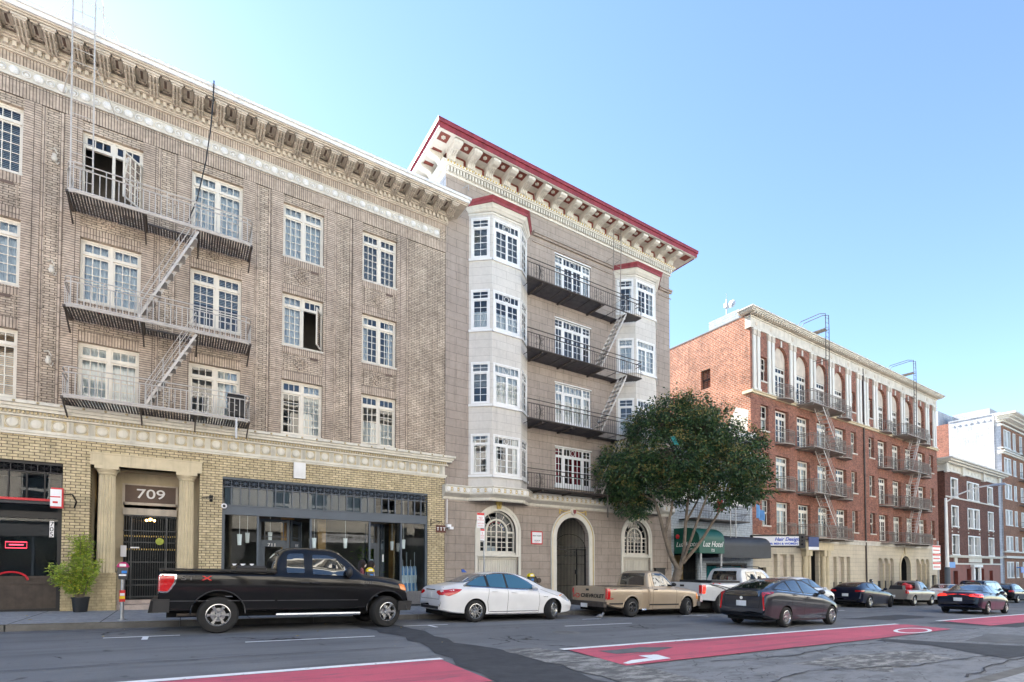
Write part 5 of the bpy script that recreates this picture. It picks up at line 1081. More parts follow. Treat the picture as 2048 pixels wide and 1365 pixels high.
for x in PIL:
    mb = MB(FX)
    for u in (x, x + .44): mb.box(u, u + .30, -.09, 0, 12.62, 15.95); mb.box(u - .04, u + .34, -.13, 0, 12.50, 12.62); mb.box(u - .03, u + .33, -.14, 0, 16.28, 16.36)
    pl = mb.build('pilaster', 'french_paint', B3)
    mb = MB(FX)
    for u in (x, x + .44): mb.box(u - .02, u + .32, -.12, 0, 15.95, 16.28)
    mb.build('capital', 'cornice_stone', pl)
mb = MB(FX); mb.box(29.44, 59.1, -.10, .3, 16.36, 16.45); mb.box(29.47, 59.08, -.07, .3, 16.45, 17.02); mb.box(29.40, 59.15, -.13, .3, 17.02, 17.10); ent = mb.build('entablature', 'stone_trim', B3)
mb = MB(FX)
for x in [q + .37 for q in PIL]: mb.cut(); mb.lathe([(0, -.03), (.13, -.02), (.15, 0)], (x, -.07, 16.72), 'y', 14)
mb.build_each('medallion', 'cornice_stone', ent)
mb = MB(FX); x = 29.35
while x < 59.2: mb.box(x, x + .13, -.42, -.12, 17.10, 17.20); x += .27
mb.build('bracket_row', 'cornice_stone', ent)
mb = MB(FX)
for z0, z1, p_ in ((17.20, 17.26, .46), (17.26, 17.34, .52), (17.34, 17.42, .60)): mb.box(29.5 - p_, 59.05 + p_, -p_, .5, z0, z1)
mb.build('cornice', 'stone_trim', B3)
mb = MB(FX); mb.box(29.42, 59.12, -.20, 0, 12.38, 12.44); mb.box(29.45, 59.1, -.13, 0, 12.26, 12.38); mb.box(29.38, 29.52, -.2, .5, 12.26, 12.44); mb.build('belt_course', 'column_paint', B3)
mb = MB(FX); mb.box(29.46, 59.08, -.12, 0, 3.36, 3.46); mb.box(29.46, 59.07, -.06, 0, 3.12, 3.36); mb.build('street_belt', 'stone_trim', B3)
hs = [(31.65, 32.2, -2.4, 2.27), (32.5, 33.29, -2.4, 2.27), (33.6, 34.19, -2.4, 2.27), (35.95, 37.35, -2.6, 2.56), (39.33, 39.9, -2.4, 2.2), (40.17, 41.0, -2.4, 2.2), (41.33, 41.9, -2.4, 2.2), (50.6, 52.55, -2.6, 2.4, .98), (30.04, 30.95, .6, 1.42), (57.3, 58.3, -.6, .75)]
for x in (46.41, 47.45, 48.49, 53.73, 54.77, 55.81): hs.append((x, x + .92, -2.4, 2.2, .46))
mb = MB(FX); wall(mb, 29.5, 59.05, -3.5, 3.14, hs, .25); mb.build('street_wall', 'cream_block', B3, fix=False)
mb = MB(FX)
for h in hs:
    if h[3] > 2.0 and not (h[0] in (35.95, 50.6)): mb.cut(); mb.face([(h[0], .22, -3), (h[1], .22, -3), (h[1], .22, h[3]), (h[0], .22, h[3])])
mb.build_each('blank_panel', 'cornice_stone', B3, fix=False)
mb = MB(FX)
for h in hs:
    mb.cut()
    if h[0] in (35.95, 50.6): mb.face([(h[0] - .5, 1.6, -3), (h[1] + .5, 1.6, -3), (h[1] + .5, 1.6, 3), (h[0] - .5, 1.6, 3)]); mb.face([(h[1], .25, -3), (h[1], 1.6, -3), (h[1], 1.6, 3), (h[1], .25, 3)])
    elif h[3] < 2.0: mb.face([(h[0], .2, h[2]), (h[1], .2, h[2]), (h[1], .2, h[3]), (h[0], .2, h[3])])
    elif h[0] > 39: mb.box(h[0] + .04, h[1] - .04, .17, .21, -.9, .35)
mb.build_each('doorway', 'shop_dark', B3, fix=False)
mb = MB(FX); archband(mb, 50.6, 52.55, -2, 1.42, .98, .2, -.06, 0); mb.box(51.4, 51.75, -.1, 0, 2.5, 3.1)
for x in (47.37, 48.41, 54.69, 55.73): mb.tube([(x, -.04, -1.2), (x, -.04, 1.6)], .05, 8); mb.box(x - .09, x + .09, -.1, .02, 1.6, 1.75)
mb.build('arch_surround', 'column_paint', B3)
mb = MB(FX)
for x in (35.1, 35.52, 37.5, 38.0): mb.tube([(x + .18, -.14, -1.2), (x + .18, -.14, 2.2)], .16, 12); mb.box(x, x + .38, -.33, .04, 2.2, 2.6)
mb.box(34.95, 38.75, -.36, 0, 2.6, 3.12); mb.build('porch', 'column_paint', B3)
mb = MB(FX); mb.tube([(44.38, -.06, -1.2), (44.38, -.06, 16.9)], .06, 8); mb.build('downpipe', 'steel_dark', B3)
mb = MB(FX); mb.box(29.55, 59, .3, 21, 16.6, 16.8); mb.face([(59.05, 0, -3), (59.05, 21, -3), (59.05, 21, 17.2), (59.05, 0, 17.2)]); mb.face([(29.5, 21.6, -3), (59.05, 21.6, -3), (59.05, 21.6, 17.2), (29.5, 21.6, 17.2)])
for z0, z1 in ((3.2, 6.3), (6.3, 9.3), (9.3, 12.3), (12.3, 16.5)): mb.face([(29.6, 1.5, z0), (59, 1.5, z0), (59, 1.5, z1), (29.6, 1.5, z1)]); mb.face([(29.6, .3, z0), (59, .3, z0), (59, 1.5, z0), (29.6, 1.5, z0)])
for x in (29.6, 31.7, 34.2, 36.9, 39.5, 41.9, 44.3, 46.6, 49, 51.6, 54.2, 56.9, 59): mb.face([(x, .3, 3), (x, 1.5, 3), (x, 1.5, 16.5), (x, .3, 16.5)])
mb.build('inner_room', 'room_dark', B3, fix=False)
def rail_pts(mb, P, z, h=.82, sp=.115, r=.013):
    for hh in (h, h - .12, .06): mb.tube([(x, y, z + hh) for x, y in P], .020, 4)
    for (x0, y0), (x1, y1) in zip(P, P[1:]):
        L = math.hypot(x1 - x0, y1 - y0); n = max(1, int(L / sp))
        for k in range(n): f = k / n; mb.tube([(x0 + (x1 - x0) * f, y0 + (y1 - y0) * f, z), (x0 + (x1 - x0) * f, y0 + (y1 - y0) * f, z + h)], r, 3)
def juliet(x, z):
    m_ = x + BW / 2; P = [(m_ - .86 * math.cos(math.pi * k / 10), 18.4 - .62 * math.sin(math.pi * k / 10) ** .6) for k in range(11)]
    mb = MB(); mb.prism(P, z - .10, z - .02, 'z'); bl = mb.build('balcony', 'steel_brown', B3); mb = MB(); rail_pts(mb, P, z); mb.build('railing', 'steel_brown', bl); return bl
for k, z in enumerate(ZF):
    zz = z - .12
    for x in (BIG[0], BIG[3], BIG[4], BIG[7]): juliet(x, zz)
    for a, b, up in ((34.5, 39.3, 1), (49.2, 54.0, -1)):
        P = [(a, 18.38), (a + .25, 17.3), (b - .2, 17.3), (b, 18.38)]; mb = MB(); mb.prism(P, zz - .10, zz - .03, 'z'); 
        for x in (a + .4, (a + b) / 2, b - .4): mb.box(x - .04, x + .04, 17.35, 18.4, zz - .2, zz - .1)
        fe = mb.build('fire_escape', 'steel_brown', B3); mb = MB(); rail_pts(mb, P, zz); mb.build('railing', 'steel_brown', fe)
        if k > 0:
            t_, b_ = ((36.2, 38.3) if up > 0 else (52.3, 50.6)); mb = MB(FX); slope(mb, (t_, zz - .1), (b_, ZF[k - 1] - .05), -1.0, -.45, 11); handrail(mb, (t_, zz), (b_, ZF[k - 1]), -1.0, .6); handrail(mb, (t_, zz), (b_, ZF[k - 1]), -.45, .6); mb.build('stair', 'steel_pale', fe)
def goose(x):
    mb = MB(FX)
    for u in (x, x + .45): mb.tube([(u, -.75, 12.5), (u, -.8, 18.0), (u, -.78, 19.0), (u, -.4, 19.15), (u, .9, 19.1), (u, 1.1, 18.9), (u, 1.1, 17.4)], .028, 5); mb.tube([(u, -.78, 18.0), (u, 1.1, 18.05)], .02, 4)
    z = 12.8
    while z < 18.9: mb.tube([(x, -.78, z), (x + .45, -.78, z)], .014, 4); z += .33
    mb.box(x - .02, x + .47, -.7, 1.1, 17.95, 18.0)
    for u in (x, x + .45): mb.tube([(u, -.78, 15.9), (u - .3, 0, 15.8)], .018, 4)
    mb.build('roof_ladder', 'steel_dark', B3)
goose(37.2); goose(51.9)
mb = MB(FX); mb.box(29.6, 31.2, .8, 3.0, 16.8, 17.9); mb.build('roof_house', 'clapboard', B3)
mb = MB(); mb.tube([(30.1, 20.4, 17.2), (30.1, 20.4, 19.2)], .05, 6); mb.box(29.95, 30.25, 20.3, 20.5, 18.6, 18.9); mb.lathe([(0, 0), (.25, .06), (.25, .08)], (30.35, 20.2, 18.9), 'x', 12); mb.tube([(30.1, 20.4, 19.2), (30.1, 20.4, 19.6)], .015, 4); thing(mb, 'antenna_mast', 'galvanised', 'white antenna mast on the roof corner of the red brick building', 'antenna')
# projecting hair sign
hs_ = empty('hair_sign', (31.0, 18.0, 3.3), 'long white projecting salon sign with blue lettering right of the black awning', 'sign')
TS = Fr(28.75, 17.9, 30.97, 16.35)
mb = MB(TS); L = TS.L; mb.box(-.05, L + .02, 0, .30, 2.62, 2.72); mb.box(-.05, L + .02, 0, .30, 3.28, 3.38); mb.box(-.05, .02, 0, .3, 2.72, 3.28); mb.box(.02, L, .27, .30, 2.72, 3.28); mb.box(L, L + .36, -.02, .34, 2.58, 3.42)
for k in range(3): mb.ball((L + .18, -.03, 2.8 + .22 * k), .07, 8)
mb.build('cabinet', 'sign_black', hs_)
mb = MB(TS); mb.box(.02, L, .02, .27, 2.72, 3.28); mb.build('sign_face', 'sign_white', hs_)
ang = math.atan2(16.35 - 17.9, 30.97 - 28.75)
def ts(u, z, d=0): q = TS(u, d, z); return (q.x, q.y, q.z)
text('Hair Design', .30, ts(L - .72, 3.10), (R(90), 0, ang), 'letter_blue', hs_, shear=.3, local=False, bold=.006); text('FOR MEN & WOMEN', .17, ts(L - 1.0, 2.83), (R(90), 0, ang), 'letter_blue', hs_, sx=1.15, local=False, bold=.004); text("V'S", .2, ts(.3, 2.84), (R(90), 0, ang), 'letter_red', hs_, local=False) if False else None
bn = MB(); bn.m = 0; TB = Fr(33.92, 17.3, 35.0, 17.15); bn.T = TB; bn.box(0, 1.0, 0, .03, 2.75, 3.38); bn.m = 1; bn.box(0, 1.0, 0, .03, 2.56, 2.75); bn.m = 2; bn.box(-.05, 1.05, -.01, .04, 3.38, 3.42); bn.T = None; bn.tube([(33.95, 17.3, 3.4), (33.95, 18.4, 3.5)], .02, 5)
bo = thing(bn, 'hanging_banner', ['sign_navy', 'sign_white', 'black_iron'], 'navy blue hanging banner with white foot over the porch of the red brick building', 'banner')
mb = MB()
for k, x in enumerate((34.9, 38.9)): mb.ball((x, 18.2, 2.2), .07, 8)
o = thing(mb, 'porch_lamps_pair', 'black_iron', 'two small black lamps either side of the porch', 'lamp') if False else None
# ------------------------------------------------------------------ building 4: small dark brick building
B4 = empty('dark_brick_building', (59.1, 18.4, -1.5), 'small three storey dark brick building with cream bracketed cornice beyond the long red brick one', 'building')
WC = [(62.3, 64.2), (66.7, 70.2), (72.8, 74.6)]; WR = [(2.72, 4.66), (5.45, 7.47), (8.35, 10.18)]
mb = MB(FX); wall(mb, 60.9, 76.6, 1.75, 10.7, [(a, b, c, d) for a, b in WC for c, d in WR], .3); mb.face([(60.9, 0, -3), (60.9, 8, -3), (60.9, 8, 10.7), (60.9, 0, 10.7)]); mb.face([(59.05, 1.2, -3), (60.9, 1.2, -3), (60.9, 1.2, 10.7), (59.05, 1.2, 10.7)]); mb.build('wall', 'dark_red_brick', B4, fix=False)
mb = MB(FX); wall(mb, 60.9, 76.6, -3.5, 1.75, [(62.5, 63.7, -1, 1.1), (66.1, 67.2, -2, 1.3), (67.7, 69.3, -2.4, 1.35), (70.2, 71.2, -2, 1.3), (72.9, 74.0, -1, 1.1)], .3); mb.build('street_wall', 'frieze_red', B4, fix=False)
mb = MB(FX); mb.face([(61, .28, -3), (76.5, .28, -3), (76.5, .28, 1.7), (61, .28, 1.7)]); mb.face([(61, .6, 1.8), (76.5, .6, 1.8), (76.5, .6, 10.7), (61, .6, 10.7)]); mb.build('inner_room', 'room_dark', B4, fix=False)
mb = MB(FX); mb.box(67.4, 67.7, -.2, .3, -2.4, 1.45); mb.box(69.3, 69.6, -.2, .3, -2.4, 1.45); mb.box(67.2, 69.8, -.3, .1, 1.45, 1.7); mb.box(67.9, 69.1, .1, .2, -2.4, 1.3); mb.build('door', 'white_paint', B4)
for a, b in WC:
    for c, d in WR:
        mb = MB(FX); n = 2 if b - a > 3 else 1; w_ = (b - a) / n
        for j in range(n): mb.box(a + j * w_, a + j * w_ + .16, -.03, .3, c, d); mb.box(a + (j + 1) * w_ - .16, a + (j + 1) * w_, -.03, .3, c, d); sash(mb, a + j * w_ + .16, a + (j + 1) * w_ - .16, c, (c + d) / 2, 1, 1, .22); sash(mb, a + j * w_ + .16, a + (j + 1) * w_ - .16, (c + d) / 2, d, 1, 1, .19)
        mb.box(a, b, -.04, .3, d - .12, d); mb.box(a - .05, b + .05, -.08, .3, c - .1, c)
        w = mb.build('window', 'white_paint', B4); pane(FX, a, b, c, d, .24, w); curtain(FX, a, b, c, d - .2, .34, w, 'blind_pale', 'blind')
mb = MB(FX)
for k in range(6):
    for x in ((62.4, 64.0), (66.8, 70.0), (72.9, 74.4))[k % 3]: z = 4.85 + .35 * (k // 3); mb.box(x - .07, x + .07, -.05, 0, z, z + .14)
mb.box(60.9, 76.6, -.08, 0, 8.15, 8.27); mb.box(60.9, 76.6, -.12, 0, 1.72, 1.86); mb.box(60.9, 76.6, -.30, 0, 2.52, 2.62); mb.box(60.9, 76.6, -.2, 0, 2.4, 2.52); mb.box(66.7, 70.4, -.06, 0, 1.95, 2.4); mb.box(62.7, 63.5, -.06, 0, 1.86, 2.4); mb.box(73.1, 73.9, -.06, 0, 1.86, 2.4); mb.build('trim', 'cream_trim', B4)
mb = MB(FX)
for z0, z1, p_ in ((10.66, 10.76, .12), (10.76, 11.35, .06), (11.35, 11.5, .45), (11.5, 11.65, .7), (11.65, 11.8, .9)): mb.box(60.9 - p_, 76.6 + p_, -p_, 1.3, z0, z1)
mb.box(59.1, 60.9, .6, 1.3, 10.7, 11.4)
for k in range(16): x = 61.2 + .98 * k; mb.lathe([(0, -.04), (.16, -.03), (.18, 0)], (x, -.06, 11.05), 'y', 10)
for x in (61.0, 65.2, 71.2, 76.3): mb.box(x - .3, x + .3, -.25, 0, 10.5, 11.4)
mb.build('cornice', 'cream_trim', B4)
mb = MB(FX); mb.box(59.1, 76.6, .4, 12, 11.0, 11.2); mb.face([(59.1, 12, -3), (76.6, 12, -3), (76.6, 12, 11.2), (59.1, 12, 11.2)]); mb.build('roof', 'roofing', B4, fix=False)
mb = MB(FX); mb.box(76.65, 78.0, .1, 1.0, -3, 10.9); mb.build('white_pier', 'white_painted_brick', B4)
# ------------------------------------------------------------------ building 5: tall, white painted side wall
B5 = empty('tall_brick_building', (78.05, 18.4, -2), 'tall brown brick building with a white painted side wall at the far right', 'building')
L5 = Fr(78.05, 40, 78.05, 18.4); mb = MB(L5); wall(mb, 16.9, 21.6, -3, 19.0, [], 0)
for k in range(8): mb.box(17.2 + .55 * k, 17.4 + .55 * k, -.05, 0, 18.35, 18.55)
mb.tube([(21.0, -.08, 11), (21.0, -.08, 18.9)], .07, 6); mb.box(16.9, 21.6, -.06, .3, 19.0, 19.12); mb.build('painted_side_wall', 'white_painted_brick', B5, fix=False)
mb = MB(L5); wall(mb, 0, 16.9, -3, 18.9, [], 0); mb.build('side_wall', 'red_brick', B5, fix=False)
R5 = [(2.0, 3.6, ), (5.05, 6.8), (8.0, 9.75), (11.05, 12.8), (14.0, 15.0), (14.1, 15.0)]
rows = [(.3, 2.1), (3.42, 5.05), (6.33, 8.07), (9.35, 11.05), (12.26, 14.07), (15.3, 17.3)]; cols = [(78.9, 81.4), (82.3, 83.3), (84.9, 85.9), (87.2, 89.6), (91, 93)]
mb = MB(FX); wall(mb, 78.05, 97, -3.5, 18.0, [(a, b, c, d) for a, b in cols for c, d in rows], .3); mb.build('wall', 'brown_brick', B5, fix=False)
mb = MB(FX); mb.face([(78.1, .8, -3), (97, .8, -3), (97, .8, 18), (78.1, .8, 18)]); mb.build('inner_room', 'room_dark', B5, fix=False)
for a, b in cols:
    for c, d in rows:
        mb = MB(FX); n = 2 if b - a > 2 else 1; w_ = (b - a) / n
        for j in range(n): mb.box(a + j * w_, a + j * w_ + .18, -.02, .3, c, d); mb.box(a + (j + 1) * w_ - .18, a + (j + 1) * w_, -.02, .3, c, d); mb.box(a + j * w_, a + (j + 1) * w_, .15, .25, (c + d) / 2 - .05, (c + d) / 2 + .05)
        mb.box(a, b, -.03, .3, d - .1, d); mb.box(a - .05, b + .05, -.07, .3, c - .1, c); w = mb.build('window', 'white_paint', B5); pane(FX, a, b, c, d, .24, w); curtain(FX, a, b, c, d - .1, .34, w)
mb = MB(FX)
for z0, z1, p_ in ((15.0, 15.12, .15), (14.4, 14.6, .2), (14.6, 14.75, .35), (2.5, 2.75, .25), (3.15, 3.3, .15), (17.6, 17.8, .15), (18.0, 18.2, .3), (18.2, 18.4, .8), (18.4, 18.6, 1.1), (18.6, 18.8, 1.5)): mb.box(78.05 - p_ * .6, 97, -p_, .3, z0, z1)
mb.build('cornice', 'cream_trim', B5)
mb = MB(FX)
for z in (5.9, 8.9, 11.9, 14.9):
    mb.box(84.2, 90, -1.2, 0, z - .1, z)
    for h in (.45, .9): mb.tube([(84.2, 0, z + h), (84.2, -1.2, z + h), (90, -1.2, z + h)], .025, 4)
    for k in range(20): x = 84.2 + .3 * k; mb.tube([(x, -1.2, z), (x, -1.2, z + .9)], .012, 3)
mb.build('fire_escape', 'steel_brown', B5)
mb = MB(FX); mb.box(78.1, 97, .3, 21, 18.3, 18.6); mb.face([(78.05, 21.6, -3), (97, 21.6, -3), (97, 21.6, 19), (78.05, 21.6, 19)]); mb.box(79, 97, 6, 12, 18.6, 21); mb.box(80.5, 97, 1.5, 5, 18.6, 20.4); mb.build('roof', 'white_painted_brick', B5, fix=False)
mb = MB(FX); mb.box(80.2, 82.4, -.9, -.85, .85, 1.5); mb.box(82.35, 82.4, -.9, 0, 1.4, 1.5); thing(mb, 'projecting_sign', 'sign_bright_blue', 'bright blue shop sign on the tall brown brick building at the far right', 'sign')
mb = MB(); mb.tube([(61.2, 22, 15.2), (61.2, 22, 17.2)], .06, 5); mb.ball((61.2, 22, 17.3), .25, 8); mb.box(60.7, 61.3, 21.8, 22.2, 14.5, 15.2); mb.box(60.2, 61.6, 21.5, 24, 10, 14.6); mb.build('roof_vent', 'flashing', B4)
# ------------------------------------------------------------------ row across the street, behind the viewer: lights and mirrors the scene
def across(x0, x1, h, m, lab, seed, y=-4.6, sign=None):
    rnd = random.Random(seed); B = empty('building_across_street', (x0, y, sw(x0)), lab, 'building'); T = Fr(x1, y, x0, y); L = T.L; cols = []; u = 1.1
    while u < L - 1.8: cols.append((u, u + 1.3)); u += 2.75
    rows = []; z = 5.2
    while z < h - 2.4: rows.append((z, z + 1.9)); z += 3.1
    mb = MB(T); wall(mb, 0, L, 4.2, h, [(a, b, c, d) for a, b in cols for c, d in rows], .25); mb.build('wall', m, B, fix=False); mb = MB(T); wall(mb, 0, L, -4, 4.2, [(.8, L - .8, .2, 3.3)], .25); mb.build('shop_wall', 'granite_base', B, fix=False)
    mb = MB(T); mb.face([(0, .5, -4), (L, .5, -4), (L, .5, h), (0, .5, h)]); mb.build('inner_room', 'shop_dark', B, fix=False)
    mb = MB(T); mb.box(-.1, L + .1, -.8, 10, h, h + .35); mb.box(0, L, -.45, 0, h - .4, h); mb.box(0, L, -.25, 0, 4.2, 4.6); mb.box(0, .02, 0, 10, -4, h); mb.box(L - .02, L, 0, 10, -4, h); mb.build('cornice', 'cream_trim', B)
    for a, b in cols:
        for c, d in rows: mb = MB(T); sash(mb, a, b, c, (c + d) / 2, 1, 1, .12, .08); sash(mb, a, b, (c + d) / 2, d, 1, 1, .1, .08); w = mb.build('window', 'white_paint', B); pane(T, a, b, c, d, .15, w)
    mb = MB(T); n = int(L / 3)
    for k in range(n + 1): u = .8 + (L - 1.6) * k / n; mb.box(u - .06, u + .06, .1, .2, .6, 3.3)
    w = mb.build('shopfront', 'shop_grey', B); pane(T, .8, L - .8, .6, 3.3, .2, w)
    if sign: mb = MB(T); mb.box(L * .3, L * .3 + 5, -.1, 0, 3.4, 4.1); mb.build('sign_board', 'sign_white', B); q = T(L * .3 + 2.5, -.11, 3.75); text(sign, .55, q, (R(90), 0, R(180)), 'letter_black', B, local=False)
    return B
across(-34, -15, 15, 'grey_far', 'grey rendered apartment block across the street, farthest left behind the viewer', 1)
across(-14.5, 2.5, 15, 'cream_far', 'cream apartment block across the street, directly behind the viewer', 2)
across(3, 19, 14, 'cream_far', 'cream market building across the street, to the right behind the viewer', 3, sign='CROWN MARKET')
across(19.5, 40, 18, 'grey_far', 'grey apartment block across the street next to the market', 4)
across(40.5, 66, 18, 'cream_far', 'long cream block across the street, farthest right behind the viewer', 5)
# ------------------------------------------------------------------ vehicles (local space: +x forward, -y the side we see, z=0 road)
import numpy as np
def chaik(P, it=2, closed=False):
    P = [tuple(map(float, q)) for q in P]
    for _ in range(it):
        Q = [] if closed else [P[0]]; n = len(P)
        for k in range(n if closed else n - 1):
            a, b = P[k], P[(k + 1) % n]
            Q.append(tuple(a[j] * .75 + b[j] * .25 for j in range(len(a)))); Q.append(tuple(a[j] * .25 + b[j] * .75 for j in range(len(a))))
        if not closed: Q.append(P[-1])
        P = Q
    return P
def prof(P, it=2):
    Q = chaik(P, it) if len(P) > 2 else P; xs = [q[0] for q in Q]; zs = [q[1] for q in Q]
    for k in range(1, len(xs)): xs[k] = max(xs[k], xs[k - 1] + 1e-6)
    return lambda x: float(np.interp(x, xs, zs))
def car_body(name, S, root, pm):
    zt, zs, w, wt, zb = (prof(S[k], S.get('it', 2)) for k in ('zt', 'zs', 'w', 'wt', 'zb'))
    x0, x1 = S['x']; n = 84; X = [x0 + (x1 - x0) * (.5 - .5 * math.cos(math.pi * k / n)) * .35 + (x1 - x0) * (k / n) * .65 for k in range(n + 1)]
    for j in S.get('jumps', ()): X += [j - .03, j - .004, j + .004, j + .03]
    X = sorted(X); V = []; F = []; m = None
    for x in X:
        b, t = zb(x), zt(x); s = min(zs(x), t - .035); W = w(x); T = min(wt(x), W - .03); mid = b + (s - b) * .52
        H = [(0, b), (W - .16, b), (W - .05, b + .02), (W - .050, b + .10), (W - .008, mid), (W, s - .16), (W - .022, s - .03), (W - .07 - (.0 if t - s > .1 else .02), s + .02 if t - s > .1 else s + .012), (T + .01, max(t - .07, s + .022 if t - s < .1 else s + .03)), (T - .08, t - .008 if t - s > .1 else t - .004), (T * .5, t + .010), (0, t + .015)]
        ring_ = [(y, z) for y, z in H] + [(-y, z) for y, z in reversed(H[1:-1])]
        ring_ = chaik(ring_, 1, True); m = len(ring_); V += [(x, y, z) for y, z in ring_]
    for k in range(len(X) - 1):
        for j in range(m): F.append([k * m + j, k * m + (j + 1) % m, (k + 1) * m + (j + 1) % m, (k + 1) * m + j])
    F.append(list(range(m))); F.append([(len(X) - 1) * m + j for j in reversed(range(m))])
    me = bpy.data.meshes.new('body'); me.from_pydata(V, [], F); bm = bmesh.new(); bm.from_mesh(me); bmesh.ops.recalc_face_normals(bm, faces=bm.faces); bm.to_mesh(me)
    tree = BVHTree.FromBMesh(bm); bm.free(); me.materials.append(MATS[pm]); me.materials.append(MATS['underbody'])
    o = bpy.data.objects.new('body', me); COL.objects.link(o)
    cb = bmesh.new()
    for wx in S['wheels']:
        r = S['arch']; q = bmesh.ops.create_cone(cb, cap_ends=True, segments=40, radius1=r, radius2=r, depth=3, matrix=Matrix.Translation((wx, 0, S['wr'] + .01)) @ Matrix.Rotation(R(90), 4, 'X'))
    cm = bpy.data.meshes.new('cut'); 
    if 'bed' in S:
        bx0, bx1, by, bz = S['bed']; bmesh.ops.create_cube(cb, size=1, matrix=Matrix.Translation(((bx0 + bx1) / 2, 0, bz + 1)) @ Matrix.Diagonal((bx1 - bx0, 2 * by, 2, 1)))
    cb.to_mesh(cm); cb.free(); cm.materials.append(MATS[pm]); cm.materials.append(MATS['underbody'])
    for p_ in cm.polygons: p_.material_index = 1
    co = bpy.data.objects.new('cut', cm); COL.objects.link(co)
    md = o.modifiers.new('b', 'BOOLEAN'); md.object = co; md.operation = 'DIFFERENCE'; md.solver = 'EXACT'; md.use_self = True
    dg = bpy.context.evaluated_depsgraph_get(); nm = bpy.data.meshes.new_from_object(o.evaluated_get(dg)); o.modifiers.clear(); o.data = nm; nm.name = 'body'
    bpy.data.objects.remove(co); nm.polygons.foreach_set('use_smooth', [True] * len(nm.polygons)); nm.set_sharp_from_angle(angle=R(32))
    o.parent = root; return o, tree
DIRS = {'-y': (lambda a, b: Vector((a, -3, b)), Vector((0, 1, 0))), '+y': (lambda a, b: Vector((a, 3, b)), Vector((0, -1, 0))), '-x': (lambda a, b: Vector((-6, a, b)), Vector((1, 0, 0))), '+x': (lambda a, b: Vector((9, a, b)), Vector((-1, 0, 0))), '+z': (lambda a, b: Vector((a, b, 4)), Vector((0, 0, -1)))}
def cast(tree, side, a, b, off):
    mk, d = DIRS[side]; loc, nrm, _, _ = tree.ray_cast(mk(a, b), d)
    if loc is None:
        loc, nrm, _, _ = tree.find_nearest(mk(a, b) + d * 3 if side[1] != 'x' else mk(a, b) + d * 4)
    if nrm.dot(d) > 0: nrm = -nrm
    return loc + nrm * off
def inside(p, poly):
    c = False; n = len(poly)
    for i in range(n):
        (x1, y1), (x2, y2) = poly[i], poly[i - 1]
        if (y1 > p[1]) != (y2 > p[1]) and p[0] < (x2 - x1) * (p[1] - y1) / (y2 - y1 + 1e-12) + x1: c = not c
    return c
def rounded(poly, r=.035):
    out = []; n = len(poly)
    for k in range(n):
        a, b, c = poly[k - 1], poly[k], poly[(k + 1) % n]; la, lc = math.dist(a, b), math.dist(b, c); ra, rc = min(r, la * .4), min(r, lc * .4)
        p = (b[0] + (a[0] - b[0]) * ra / la, b[1] + (a[1] - b[1]) * ra / la); q = (b[0] + (c[0] - b[0]) * rc / lc, b[1] + (c[1] - b[1]) * rc / lc); m_ = (p[0] * .25 + b[0] * .5 + q[0] * .25, p[1] * .25 + b[1] * .5 + q[1] * .25); out += [p, m_, q]
    return out
def drape(tree, poly, side, name, m, parent, off=.006, step=.07, rnd=1, thick=.012):
    poly = rounded(poly, .03 * rnd) if rnd else poly; P = []
    for a, b in zip(poly, poly[1:] + poly[:1]):
        n = max(1, int(math.dist(a, b) / step))
        P += [(a[0] + (b[0] - a[0]) * k / n, a[1] + (b[1] - a[1]) * k / n) for k in range(n)]
    nb = len(P); xs = [q[0] for q in P]; ys = [q[1] for q in P]; E = [(k, (k + 1) % nb) for k in range(nb)]; x = min(xs) + step / 2
    while x < max(xs):
        y = min(ys) + step / 2
        while y < max(ys):
            if inside((x, y), P) and min(math.dist((x, y), q) for q in P) > step * .45: P.append((x, y))
            y += step
        x += step
    res = delaunay_2d_cdt([Vector(q) for q in P], E, [list(range(nb))], 1, 1e-6); vs, fs = res[0], res[2]
    V = [cast(tree, side, v.x, v.y, off) for v in vs]; F = [list(f) for f in fs]
    if thick:
        n0 = len(V); rim = [v for v in V[:nb]]; V += [cast(tree, side, vs[k].x, vs[k].y, off - thick) for k in range(nb)]
        F += [[k, (k + 1) % nb, n0 + (k + 1) % nb, n0 + k] for k in range(nb)]
    mb = MB(); mb.v = V; mb.f = F; mb.mi = [0] * len(F); return mb.build(name, m, parent, local=True, smooth=35)
def strip(tree, pts, side, name, m, parent, wd=.012, off=.004, rnd=1, mbx=None):
    pts = chaik(pts, rnd) if rnd else pts; Q = []
    for a, b in zip(pts, pts[1:]):
        n = max(1, int(math.dist(a, b) / .05)); Q += [(a[0] + (b[0] - a[0]) * k / n, a[1] + (b[1] - a[1]) * k / n) for k in range(n)]
    Q.append(pts[-1]); mb = mbx or MB(); i = len(mb.v)
    for k, q in enumerate(Q):
        a, b = Q[max(0, k - 1)], Q[min(len(Q) - 1, k + 1)]; dx, dy = b[0] - a[0], b[1] - a[1]; L = math.hypot(dx, dy) or 1; nx, ny = -dy / L * wd / 2, dx / L * wd / 2
        mb.v.append(cast(tree, side, q[0] + nx, q[1] + ny, off)); mb.v.append(cast(tree, side, q[0] - nx, q[1] - ny, off))
    for k in range(len(Q) - 1): mb.f.append([i + 2 * k, i + 2 * k + 1, i + 2 * k + 3, i + 2 * k + 2]); mb.mi.append(0)
    return mb if mbx is not None else mb.build(name, m, parent, local=True, fix=False)
